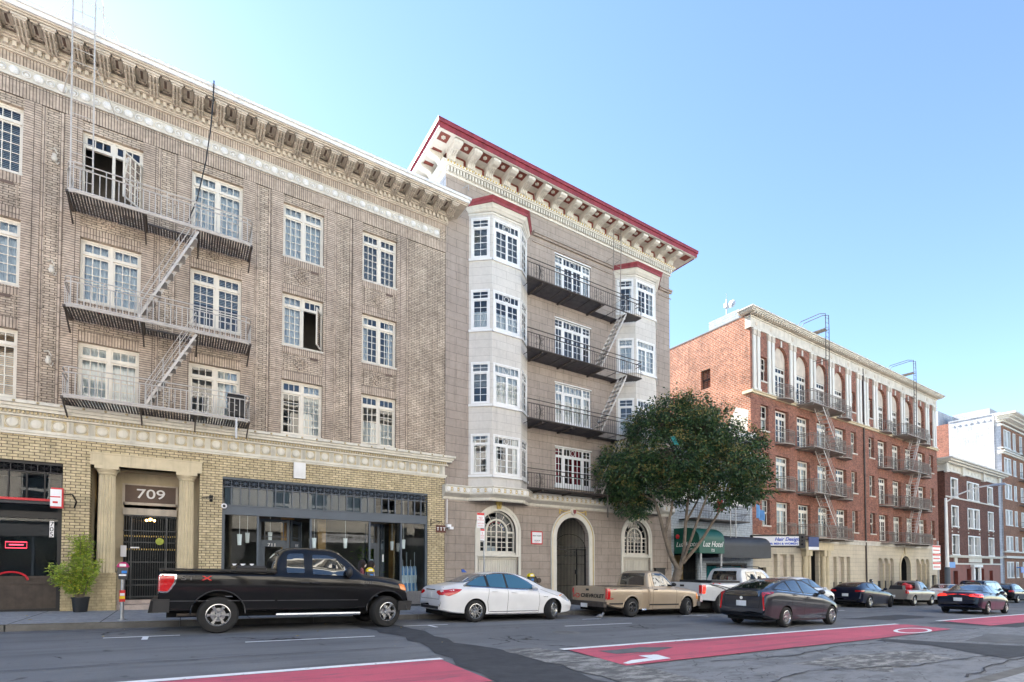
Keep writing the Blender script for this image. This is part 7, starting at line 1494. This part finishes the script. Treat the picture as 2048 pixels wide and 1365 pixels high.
mb = MB(); mb.ball((X_ + .5, Y_ - .3, Z_ + 1.15), .28, 8, (1.1, .9, .8)); mb.ball((X_ + .62, Y_ - .1, Z_ + 1.25), .2, 8); thing(mb, 'cloth_bundle', 'red_paint', 'bright red cloth bundle in the bed of the silver pickup', 'bundle')
mb = MB(); mb.taper((X_ - .9, X_ - .5, Y_ - .5, Y_ + .3), (X_ - .8, X_ - .3, Y_ - .45, Y_ + .2), Z_ + .9, Z_ + 1.3); thing(mb, 'rubbish_bag', 'black_plastic', 'black bag standing at the tail of the silver pickup bed', 'bag')
SE = car(PR, W=.90, steer=0, ns=5, rear=[([(-.6, .24), (.6, .24), (.6, .36), (-.6, .36)], 'black_plastic', 'diffuser')], zt=[(-1.0, .6), (-.99, .95), (-.9, 1.05), (-.45, 1.10), (-.1, 1.20), (.35, 1.38), (.8, 1.44), (1.3, 1.44), (1.7, 1.36), (2.2, 1.12), (2.5, 1.0), (3.1, .92), (3.45, .75), (3.56, .5)], x=(-1.0, 3.56),
    zs=[(-1, .92), (0, .98), (1.5, .93), (2.5, .86), (3.56, .55)], tail=[([(-.97, .82), (-.97, .98), (-.60, .98), (-.7, .84)], 'brake_lit')], rtail=[([(.40, .86), (.44, .95), (.80, .98), (.80, .82)], 'brake_lit')], rw=(.62, .54, 1.14, 1.38),
    dlo=[(-.2, 1.06), (.2, 1.28), (.46, 1.36), (1.0, 1.405), (1.42, 1.37), (1.86, 1.15), (2.2, .935), (1.0, .99), (.4, 1.02)],
    glass=[[(-.1, 1.07), (.22, 1.26), (.42, 1.32), (.42, 1.04)], [(.47, 1.04), (.47, 1.33), (.96, 1.38), (.96, 1.01)], [(1.03, 1.01), (1.03, 1.38), (1.40, 1.34), (1.80, 1.14), (2.12, .95)]], w=[(-1.0, .74), (-.94, .84), (-.7, .89), (2.7, .90), (3.2, .84), (3.45, .7), (3.56, .5)])
vehicle('sedan', 'dark navy sedan with lit brake lights driving in the traffic lane at the right', 'sedan', SE, 32.45, 8.22, 'paint_navy')
SW_ = car(SE, tail=[([(-.97, .82), (-.97, .98), (-.60, .98), (-.7, .84)], 'tail_red')], rtail=[([(.40, .86), (.44, .95), (.80, .98), (.80, .82)], 'tail_red')])
vehicle('sedan', 'white sedan parked in front of the silver pickup, half hidden by the dark navy sedan', 'sedan', SW_, 45.4, 13.2, 'paint_white')
VN = car(CR, W=.98, wb=3.05, x=(-1.05, 4.1), zt=[(-1.05, .6), (-1.03, 1.2), (-.95, 1.6), (-.75, 1.76), (0, 1.80), (1.9, 1.80), (2.3, 1.70), (3.0, 1.25), (3.3, 1.12), (3.8, .98), (4.1, .7)], zs=[(-1.05, 1.05), (3, 1.0), (4.1, .7)], w=[(-1.05, .86), (-.9, .95), (3.4, .96), (3.9, .86), (4.1, .65)], wt=[(-1.05, .72), (0, .70), (2, .70), (3.0, .8), (4.1, .6)], zb=[(-1.05, .36), (0, .28), (3, .26), (4.1, .34)], rw=(.66, .58, 1.2, 1.65), ws=(.74, .6, 1.28, 1.66),
    dlo=[(-.82, 1.13), (-.76, 1.62), (1.34, 1.67), (1.98, 1.62), (2.7, 1.10)],
    glass=[[(-.75, 1.15), (-.7, 1.58), (.3, 1.62), (.3, 1.14)], [(.36, 1.14), (.36, 1.62), (1.3, 1.63), (1.3, 1.12)], [(1.38, 1.12), (1.38, 1.63), (1.95, 1.58), (2.6, 1.12)]], seams=[], handles=[(.5, 1.05), (1.55, 1.05)], mirror=(2.5, 1.15), tail=[([(-1.0, 1.05), (-1.0, 1.35), (-.88, 1.35), (-.88, 1.05)], 'tail_red')], rtail=[([(.72, 1.05), (.86, 1.05), (.84, 1.35), (.72, 1.35)], 'tail_red')])
rt, _ = vehicle('minivan', 'black minivan with a red high brake light, parked at the far right', 'minivan', VN, 51.8, 12.9, 'paint_navy')
mb = MB(); mb.box(-.83, -.80, -.12, .12, 1.70, 1.72); mb.build('high_brake_light', 'brake_lit', rt, local=True)
vehicle('crossover', 'black crossover parked farthest away at the right edge beyond the minivan', 'car', car(CR, steer=0), 58.2, 12.9, 'paint_black')
# ------------------------------------------------------------------ street furniture, people, trees
def meter(x, y, cap, lab, sticker=False, h=1.05):
    z = sw(x); r_ = empty('parking_meter', (x, y, z), lab, 'parking meter', 'parking meters along the kerb')
    mb = MB(); mb.lathe([(.09, 0), (.09, .02), (.035, .03), (.035, h)], (x, y, z), 'z', 12); mb.build('pole', 'galvanised', r_, smooth=40)
    mb = MB(); mb.taper((x - .075, x + .075, y - .05, y + .05), (x - .10, x + .10, y - .07, y + .07), z + h, z + h + .14); mb.taper((x - .10, x + .10, y - .07, y + .07), (x - .10, x + .10, y - .06, y + .06), z + h + .14, z + h + .30); hd = mb.build('housing', 'meter_grey', r_)
    mb = MB(); n = 10
    mb.prism([(x + .115 * math.cos(math.pi * k / n), z + h + .28 + .125 * math.sin(math.pi * k / n)) for k in range(n + 1)], y - .075, y + .075, 'y'); mb.build('cap', cap, r_, smooth=30)
    mb = MB(); mb.box(x - .06, x + .06, y - .082, y - .074, z + h + .30, z + h + .36); mb.box(x - .07, x + .07, y - .078, y - .07, z + h + .08, z + h + .12); mb.build('display', 'sign_white', hd)
    mb = MB(); mb.box(x - .02, x + .08, y - .08, y - .072, z + h + .14, z + h + .20); mb.build('card_label', 'sign_bright_blue', hd)
    if sticker:
        mb = MB(); s = [mb]; mb.m = 0; mb.box(x - .055, x + .055, y - .046, y - .038, z + .43, z + .70); mb.m = 1; mb.box(x - .05, x + .05, y - .05, y - .046, z + .50, z + .56); mb.m = 2; mb.box(x - .045, x + .045, y - .05, y - .046, z + .57, z + .63)
        mb.build('sticker', ['letter_red', 'sticker_yellow', 'sign_white'], r_)
    return r_
meter(-1.14, 14.95, 'meter_magenta', 'parking meter with a magenta cap and red stickered pole in front of the columned entrance', True, .95)
meter(4.78, 15.3, 'meter_yellow', 'yellow capped parking meter showing above the hood of the black pickup', h=.98); meter(10.55, 15.1, 'meter_yellow', 'yellow capped parking meter behind the roof of the white sedan', h=.93)
# pole with parking signs
ps = empty('parking_sign_post', (8.54, 14.95, sw(8.54)), 'grey street pole with two white and red parking signs in front of the left arch', 'sign post')
mb = MB(); mb.tube([(8.54, 14.95, sw(8.54)), (8.54, 14.95, 3.24)], .032, 8); mb.build('pole', 'galvanised', ps)
def parksign(x0, x1, z0, z1, y, par, lines, top='letter_red'):
    mb = MB(); mb.box(x0, x1, y, y + .006, z0, z1); s = mb.build('sign_plate', 'sign_white', par); mb = MB(); h = z1 - z0; mb.box(x0 + .004, x1 - .004, y - .003, y, z1 - h * .16, z1 - .005); mb.build('sign_band', top, s)
    k = 0
    for t_, sz, cz in lines: text(t_, sz, ((x0 + x1) / 2, y - .004, z0 + h * cz), FACE_S, 'letter_red', s, local=False, ext=.001)
parksign(8.24, 8.52, 2.72, 3.23, 14.91, ps, [('NO', .09, .66), ('STOPPING', .052, .52), ('6AM TO 9AM', .04, .30), ('TOW-AWAY', .035, .14)]); parksign(8.37, 8.53, 2.30, 2.69, 14.91, ps, [('2', .10, .62), ('HOUR', .045, .40), ('PARKING', .032, .22)])
# potted bamboo
pp = empty('potted_plant', (-2.27, 17.95, sw(-2.27)), 'bushy yellow green plant in a black plastic pot beside the left column base', 'potted plant'); z = sw(-2.27)
mb = MB(); mb.lathe([(0, 0), (.15, 0), (.19, .36), (.205, .36), (.205, .40), (.175, .40), (.17, .33), (0, .33)], (-2.27, 17.95, z), 'z', 28); mb.build('pot', 'pot_plastic', pp, smooth=40)
rnd = random.Random(5)
def leaf(mb, p, d, L, wd, mi):
    d = d.normalized(); s = d.cross(Vector((rnd.uniform(-1, 1), rnd.uniform(-1, 1), rnd.uniform(-.2, 1)))).normalized() * wd; i = len(mb.v)
    mb.v += [p, p + d * L * .45 + s, p + d * L + Vector((0, 0, -L * .15)), p + d * L * .45 - s]; mb.f.append([i, i + 1, i + 2, i + 3]); mb.mi.append(mi)
mb = MB(); stems = []; c0 = Vector((-2.27, 17.95, z + .35))
for k in range(34):
    a = rnd.uniform(0, 6.28); h = rnd.uniform(.7, 1.75); lean = rnd.uniform(.05, .5) * (1 if h < 1.3 else .55)
    if k < 8: a = rnd.uniform(2.6, 3.9); h = rnd.uniform(.5, .95); lean = rnd.uniform(.5, .8)
    top = c0 + Vector((lean * math.cos(a), lean * math.sin(a) * .7 - .02, h)); P = [c0 + Vector((.06 * math.cos(a), .06 * math.sin(a), 0)), c0.lerp(top, .5) + Vector((0, 0, h * .12)), top]; mb.tube(P, [.008, .006, .003], 4); stems.append(P)
mb.build('stem', 'bark', pp)
mb = MB()
for P in stems:
    for j in range(150):
        f = rnd.uniform(.18, 1); q = P[0].lerp(P[1], f * 2) if f < .5 else P[1].lerp(P[2], f * 2 - 1); d = Vector((rnd.uniform(-1, 1), rnd.uniform(-1, 1), rnd.uniform(-.5, .7))); q = q + d * rnd.uniform(0, .13)
        if q.y > 18.33: q.y = 18.33 - rnd.random() * .1
        r_ = rnd.random(); mi = 2 if r_ < .035 and f < .6 else (1 if r_ < .33 else 0); leaf(mb, q, d, rnd.uniform(.06, .12), rnd.uniform(.009, .017), mi)
mb.build('foliage', ['leaf_bamboo', 'leaf_lime', 'leaf_yellow'], pp, fix=False)
# street tree
tx, ty = 18.75, 15.35; tz = sw(tx)
tree = empty('street_tree', (tx, ty, tz), 'dense round evergreen street tree with several pale stems in front of the small hotel', 'tree')
RV = Vector((.631, -.776, 0)); DV = Vector((.776, .631, 0)); TC = Vector((18.9, 15.35, 0))
def tp(s, dd, z): return TC + RV * s + DV * dd + Vector((0, 0, z))
limbs = [[tp(-.25, 0, tz), tp(-.22, 0, .3), tp(-.1, 0, 1.0), tp(0, 0, 1.35)],
    [tp(0, 0, 1.25), tp(-.35, -.1, 1.9), tp(-.62, -.2, 2.9), tp(-.85, -.2, 3.9), tp(-1.2, -.3, 5.0), tp(-2.0, -.6, 6.2)], [tp(-.62, -.2, 2.9), tp(-.35, -.3, 3.7), tp(-.2, .2, 4.8), tp(-.5, .3, 6.4), tp(-.6, .2, 7.8)],
    [tp(0, 0, 1.3), tp(.22, .1, 2.0), tp(.28, .2, 3.2), tp(.42, .3, 4.6), tp(.6, .1, 6.2), tp(.9, 0, 7.8)], [tp(.1, .05, 1.6), tp(.5, -.3, 2.6), tp(.8, -.5, 3.5), tp(1.3, -.6, 4.8), tp(2.0, -.4, 6.0)], [tp(.15, .05, 1.6), tp(.9, .3, 2.5), tp(1.5, .5, 3.5), tp(2.0, .4, 4.4), tp(2.9, .5, 5.6)],
    [tp(-1.0, -.25, 4.4), tp(-1.9, -.2, 5.0), tp(-3.0, 0, 5.6)], [tp(.28, .2, 3.4), tp(.9, .8, 4.6), tp(1.4, 1.2, 6.0)], [tp(-.3, .2, 4.8), tp(-1.2, .8, 6.2), tp(-1.6, 1.0, 7.4)]]
for k, P in enumerate(limbs):
    P = [Vector(q) for q in chaik([tuple(q) for q in P], 1)]; r0 = [.20, .125, .075, .10, .08, .085, .05, .06, .05][k]; n = len(P); mb = MB(); mb.tube(P, [r0 * (1 - .72 * j / (n - 1)) if k else r0 * (1.25 - .35 * j / (n - 1)) for j in range(n)], 9); mb.build('trunk' if k == 0 else 'limb', 'bark', tree, smooth=60)
LOB = [(-2.9, -.5, 6.0, .85), (-3.2, -.2, 5.0, .6), (.2, 0, 8.3, 1.35), (-1.2, .3, 8.0, 1.15), (-.4, -.8, 8.0, 1.1), (1.5, .2, 7.7, 1.25), (.9, -.9, 7.2, 1.2), (-2.3, 0, 6.5, 1.15), (-3.05, .1, 5.6, .85), (-2.5, -.6, 5.4, .95), (2.5, 0, 6.8, 1.15), (3.15, .2, 5.6, .85), (3.0, -.4, 4.9, .85), (2.3, -.8, 5.8, 1.1), (-2.2, .2, 4.6, .8), (-1.9, -.2, 4.0, .5), (-1.5, -.9, 5.9, 1.1), (0, -1.2, 6.4, 1.2),
       (.2, 1.4, 6.4, 1.3), (-1.4, 1.3, 6.2, 1.1), (1.7, 1.2, 6.2, 1.2), (.9, -.6, 5.2, .95), (-.5, -.8, 5.0, .8), (1.9, -.2, 4.5, .65), (.2, .6, 4.9, .8), (2.6, .8, 4.7, .7), (-1.3, .4, 4.6, .6), (1.0, .5, 8.0, 1.0)]
mb = MB(); tw = MB()
for (s, dd, z, r) in LOB:
    n = int(62 * r * r); C = tp(s, dd, z)
    for k in range(n):
        u = Vector((rnd.gauss(0, 1), rnd.gauss(0, 1), rnd.gauss(0, 1))).normalized(); rad = r * .93 * rnd.uniform(.4, 1.1) ** .6; c = C + Vector((u.x * rad, u.y * rad, u.z * rad * .85))
        if c.y > 18.1: continue
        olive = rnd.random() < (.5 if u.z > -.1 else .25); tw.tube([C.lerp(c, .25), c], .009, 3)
        for j in range(44):
            v = Vector((rnd.gauss(0, 1), rnd.gauss(0, 1), rnd.gauss(0, .8))); q = c + v * .13
            if q.y > 18.25: continue
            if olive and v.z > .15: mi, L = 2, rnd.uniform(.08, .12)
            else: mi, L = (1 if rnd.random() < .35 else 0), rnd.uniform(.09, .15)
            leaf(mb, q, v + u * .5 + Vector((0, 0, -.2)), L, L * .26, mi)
mb.build('crown', ['leaf_dark', 'leaf_mid', 'leaf_olive'], tree, fix=False); tw.build('twig', 'old_wood', tree, fix=False)
mb = MB(); q = tp(-.3, -2.0, 6.9)
for k in range(3): mb.face([(q.x + .06 * k * .6, q.y - .04 * k, q.z - .12 * k), (q.x + .15 + .06 * k * .6, q.y - .1 - .04 * k, q.z + .03 - .12 * k), (q.x + .18 + .06 * (k + 1) * .6, q.y - .12 - .04 * k, q.z - .12 * (k + 1)), (q.x + .06 * (k + 1) * .6, q.y - .04 * (k + 1), q.z - .12 * (k + 1))])
thing(mb, 'plastic_bag', 'curtain_teal', 'teal plastic bag caught high in the middle of the street tree crown', 'bag')
mb = MB(); mb.box(tx - .9, tx + .6, 14.7, 16.0, sw(tx) + .005, sw(tx) + .02); o = mb.build('tree_pit', 'soil'); o['kind'] = 'structure'
# street lamp and signs far right
sx_, sy_ = 49.4, 14.9; z = sw(sx_)
lp = empty('street_lamp', (sx_, sy_, z), 'tall white street lamp with a long curved arm at the far right', 'street lamp')
mb = MB(); mb.lathe([(.17, 0), (.17, 2.6), (.13, 2.62), (.09, 7.9), (0, 7.95)], (sx_, sy_, z), 'z', 12); mb.build('pole', 'white_paint', lp, smooth=40)
mb = MB(); mb.lathe([(.18, 0), (.18, 2.6)], (sx_, sy_, z), 'z', 12); mb.build('pole_wrap', 'shop_grey', lp)
mb = MB(); mb.tube([(sx_, sy_, z + 7.6), (sx_ + .1, 14.2, z + 8.1), (sx_ + .2, 13.2, z + 8.5), (sx_ + .3, 12.3, z + 8.6)], .05, 6); mb.build('arm', 'white_paint', lp); mb = MB(); mb.taper((sx_ + .2, sx_ + .5, 11.5, 12.4), (sx_ + .28, sx_ + .42, 11.6, 12.3), z + 8.52, z + 8.68); mb.build('lamp_head', 'galvanised', lp)
mb = MB(); mb.box(sx_ + .1, sx_ + 1.5, 14.85, 14.88, z + 2.55, z + 3.0); thing(mb, 'blue_street_plate', 'sign_bright_blue', 'blue plate fixed to the white street lamp pole', 'sign')
p5 = empty('parking_sign_post', (46.6, 14.9, sw(46.6)), 'far sign post with stacked white and red parking signs left of the street lamp', 'sign post')
mb = MB(); mb.tube([(47.6, 14.9, sw(47.6)), (47.6, 14.9, 3.4)], .05, 6); mb.build('pole', 'galvanised', p5)
for k in range(3): mb = MB(); mb.box(46.4, 47.9, 14.84, 14.86, 1.25 + .62 * k, 1.83 + .62 * k); s = mb.build('sign_plate', 'sign_white', p5); mb = MB(); mb.box(46.42, 47.88, 14.82, 14.84, 1.68 + .62 * k, 1.81 + .62 * k); mb.box(46.55, 47.7, 14.82, 14.84, 1.42 + .62 * k, 1.50 + .62 * k); mb.build('sign_band', 'letter_red', s)
mb = MB()
x = 36.9; z = sw(x); mb.tube([(x, 14.95, z), (x, 14.95, z + .9)], .03, 6)
for k in range(3): mb.ball((x, 14.9, z + 1.05 + .22 * k), .13, 8)
thing(mb, 'meter_cluster', 'black_plastic', 'black stacked meter heads on a pole between the white crossover and the navy hatchback', 'parking meter') if False else None
meter(36.9, 15.0, 'meter_grey', 'dark parking meter on the pavement before the red brick building porch', h=1.1)
# pigeon
mb = MB(); x, y = 11.35, 12.35; z = g(x); mb.ball((x, y, z + .13), .08, 12, (1.5, .8, .85)); mb.ball((x + .13, y, z + .21), .038, 8); mb.tube([(x + .08, y, z + .15), (x + .12, y, z + .20)], [.045, .03], 8); mb.prism([(x - .22, z + .11), (x - .08, z + .16), (x - .08, z + .11)], y - .03, y + .03, 'y'); mb.tube([(x, y - .02, z + .07), (x + .01, y - .02, z)], .006, 4); mb.tube([(x, y + .03, z + .07), (x - .01, y + .03, z)], .006, 4); mb.tube([(x + .165, y, z + .21), (x + .185, y, z + .2)], .008, 4)
thing(mb, 'pigeon', 'pigeon_grey', 'grey pigeon standing on the road behind the tan pickup', 'pigeon', smooth=60)
# shop interior plants and folded parasols
def bush(name, lab, c, hs, n, seed, m=('leaf_bamboo', 'leaf_mid')):
    r2 = random.Random(seed); o = empty(name, c, lab, 'plant'); mb = MB()
    for k in range(n): v = Vector((r2.gauss(0, 1), r2.gauss(0, 1), 0)); q = Vector(c) + Vector((v.x * hs[0] * .4, v.y * hs[1] * .4, r2.uniform(.3, 1) * hs[2])); leaf(mb, q, Vector((v.x, v.y, r2.uniform(-.3, 1))), r2.uniform(.1, .2), .015, r2.randint(0, 1))
    mb.build('foliage', list(m), o, fix=False); mb = MB(); mb.lathe([(0, 0), (.14, 0), (.18, .3), (0, .3)], c, 'z', 14); mb.build('pot', 'pot_plastic', o); return o
bush('indoor_plant', 'tall green bamboo plant inside the glass door recess at 711', (6.55, 19.9, .25), (.5, .4, 1.9), 900, 3); bush('indoor_plant', 'row of low green plants above the frosted pane of the second shop door', (6.2, 19.75, .7), (.6, .2, 1.45), 500, 4)
for k in range(4):
    x = 7.22 + .16 * k; mb = MB(); mb.m = 0; mb.tube([(x, 19.0, .2), (x, 19.0, 2.0 if k % 2 else 1.7)], .015, 6); n = 14; i0 = len(mb.v)
    for zz, rr_ in ((1.45, .05), (1.1, .085), (.8, .07), (.45, .11)):
        for j in range(n): a = 6.283 * j / n; r_ = rr_ * (1 + .25 * (j % 2)); mb.v.append(Vector((x + r_ * math.cos(a), 19.0 + r_ * math.sin(a), zz)))
    for q in range(3):
        for j in range(n): mb.f.append([i0 + q * n + j, i0 + q * n + (j + 1) % n, i0 + (q + 1) * n + (j + 1) % n, i0 + (q + 1) * n + j]); mb.mi.append(1 if (j // 2) % 2 == 0 and q != 1 else 2)
    thing(mb, 'folded_parasol', ['galvanised', 'cloth_blue', 'cloth_white'], 'folded blue and white striped parasol standing inside the right end of the grey shopfront', 'parasol', 'folded parasols in the shop window')
mb = MB(); mb.box(6.62, 6.72 + .1, 19.28, 19.29, 1.62, 1.92); mb.box(6.5, 6.6, 19.28, 19.29, 1.62, 1.9); thing(mb, 'door_notice', 'sign_white', 'two white paper notices on the second shop door at 711', 'notice')
mb = MB(); mb.box(5.9, 6.28, 19.52, 19.53, .7, 1.72); thing(mb, 'frosted_panel', 'curtain_white', 'pale frosted lower panel in the second shop door', 'panel')
on = MB(FX); on.box(3.78, 4.05, .14, .15, 1.72, 2.0); oo = thing(on, 'open_sign', 'sign_bright_blue', 'small blue Open card on the shop glass beside the timber post', 'sign'); text('Open', .09, (3.915, 18.4 + .136, 1.86), FACE_S, 'letter_white', oo, ext=.001); mb = MB(FX); mb.box(3.79, 4.04, .134, .139, 1.73, 1.78); mb.build('white_strip', 'sign_white', oo)
text('venzu', .12, (1.66, 18.4 + .115, 1.30), FACE_S, 'letter_white', B1, 'shop_lettering', ext=.001, local=False) if False else None
vz = MB(FX)
for x, sc in ((1.42, 1), (1.66, 1.2), (1.92, 1)): vz.prism([(x - .07 * sc, 1.52), (x + .07 * sc, 1.52), (x + .03, 1.46), (x - .03, 1.46)], .108, .112, 'y')
for k in range(6): vz.box(1.46 + .07 * k, 1.50 + .07 * k, .108, .112, 1.34, 1.40 if k % 2 else 1.38)
thing(vz, 'window_decal', 'sign_white', 'small white cup drawings and lettering on the left pane of the grey shopfront', 'decal')
# two women walking behind the pickup
def person(x, y, facing, hair_l, shirt, lab, h=1.58, maskw=True):
    z0 = sw(x); root = empty('person', (x, y, z0), lab, 'person', rot=(0, 0, facing)); k = h / 1.65
    J = {'pel': (0, 0, .92), 'spi': (.01, 0, 1.12), 'che': (.02, 0, 1.30), 'nec': (.02, 0, 1.44), 'hed': (.045, 0, 1.50), 'top': (.05, 0, 1.60)}
    V = [J['pel'], J['spi'], J['che'], J['nec'], J['hed']]; E = [(0, 1), (1, 2), (2, 3), (3, 4)]; Rr = [.15, .12, .14, .05, .06]
    for s in (-1, 1):
        i = len(V); f = .16 * s; V += [(.0, .09 * s, .86), (.04 + f, .10 * s, .48), (-.04 + f * 1.5, .10 * s, .08), (.10 + f * 1.5, .11 * s, .04)]; E += [(0, i), (i, i + 1), (i + 1, i + 2), (i + 2, i + 3)]; Rr += [.10, .065, .045, .035]
        i = len(V); V += [(.01, .17 * s, 1.36), (-.03 - f * .6, .22 * s, 1.12), (.04 - f, .22 * s, .90)]; E += [(2, i), (i, i + 1), (i + 1, i + 2)]; Rr += [.055, .042, .030]
        hand = len(V) - 1
        for q in range(5): V.append((.06 - f + (.012 * (q - 2)) + (.03 if q == 0 else 0), .22 * s + .008 * (q - 2), .90 - (.06 if q == 0 else .10 - .008 * abs(q - 2)))); E.append((hand, len(V) - 1)); Rr.append(.009)
    me = bpy.data.meshes.new('body'); me.from_pydata([(a * k, b * k, c * k) for a, b, c in V], E, []); o = bpy.data.objects.new('body', me); COL.objects.link(o)
    sk = o.modifiers.new('s', 'SKIN'); 
    for q, r_ in zip(me.skin_vertices[0].data if me.skin_vertices else [], Rr): q.radius = (r_ * k, r_ * k)
    if not me.skin_vertices:
        bm = bmesh.new(); bm.from_mesh(me); ly = bm.verts.layers.skin.verify(); bm.verts.ensure_lookup_table()
        for q, r_ in zip(bm.verts, Rr): q[ly].radius = (r_ * k, r_ * k)
        bm.verts[0][ly].use_root = True; bm.to_mesh(me); bm.free()
    sb = o.modifiers.new('u', 'SUBSURF'); sb.levels = 1; sb.render_levels = 1; dg = bpy.context.evaluated_depsgraph_get(); nm = bpy.data.meshes.new_from_object(o.evaluated_get(dg)); o.modifiers.clear(); o.data = nm
    for m_ in ('skin', shirt, 'jeans'): nm.materials.append(MATS[m_])
    for p_ in nm.polygons:
        c = p_.center / k; p_.material_index = 2 if c.z < .93 and abs(c.y) < .2 else (1 if .9 < c.z < 1.41 else 0); p_.use_smooth = True
    o.parent = root
    bm = bmesh.new(); bmesh.ops.create_uvsphere(bm, u_segments=20, v_segments=16, radius=.1)
    for v in bm.verts:
        v.co = Vector((v.co.x * .98, v.co.y * .80, v.co.z * 1.18))
        if v.co.x > .04: v.co.x += .012 * math.exp(-((v.co.y / .018) ** 2 + ((v.co.z + .012) / .03) ** 2)) * 1.6 - .006 * math.exp(-((abs(v.co.y) - .032) / .014) ** 2 - ((v.co.z - .012) / .014) ** 2)
    hm = bpy.data.meshes.new('head'); bm.to_mesh(hm); bm.free(); hm.materials.append(MATS['skin']); hm.polygons.foreach_set('use_smooth', [True] * len(hm.polygons)); ho = bpy.data.objects.new('head', hm); COL.objects.link(ho); ho.parent = root; ho.location = Vector((.055, 0, 1.545)) * k
    for s in (-1, 1):
        mb = MB(); mb.ball((.087, .032 * s, .014), .011, 8); e = mb.build('eye', 'letter_black', ho, local=True); mb = MB(); mb.ball((0, .083 * s, 0), .025, 8, (.6, .3, 1)); mb.build('ear', 'skin', ho, local=True)
    mb = MB(); mb.tube([(.093, -.022, -.055), (.098, 0, -.057), (.093, .022, -.055)], .005, 5); mb.build('mouth', 'letter_red', ho, local=True)
    if maskw: mb = MB(); mb.ball((.055, 0, -.045), .058, 12, (.9, .95, .85)); mb.build('face_mask', 'mask_white', ho, local=True, smooth=60)
    mb = MB(); rnd2 = random.Random(int(x * 100))
    mb.ball((-.012, 0, .02), .112, 16, (1.0, .88, 1.12))
    for j in range(90):
        a = rnd2.uniform(1.15, 5.13); t0 = Vector((.095 * math.cos(a) - .01, .09 * math.sin(a), .06)); L = hair_l * rnd2.uniform(.8, 1.05); mb.tube([t0, t0 + Vector((-.012 + .008 * math.cos(a), .01 * math.sin(a), -.10)), t0 + Vector((-.03 + rnd2.uniform(-.02, .02), rnd2.uniform(-.02, .02), -L))], [.016, .015, .006], 4)
    mb.build('hair', 'hair_dark', ho, local=True, smooth=60)
    return root
person(4.58, 15.55, R(-8), .30, 'plaid_shirt', 'dark haired woman in plaid shirt and white mask behind the black pickup hood')
person(4.92, 15.75, R(5), .36, 'lilac_shirt', 'long haired woman in a pale shirt walking ahead, just right of the woman in plaid', h=1.56, maskw=False)
# overhead wires seen against nothing else are left out; roof clutter
mb = MB(); mb.tube([(9.0, 17.0, 15.8), (9.05, 17.1, 16.1), (8.85, 17.2, 15.95)], .015, 5); mb.build('wire_hook', 'galvanised', B1)
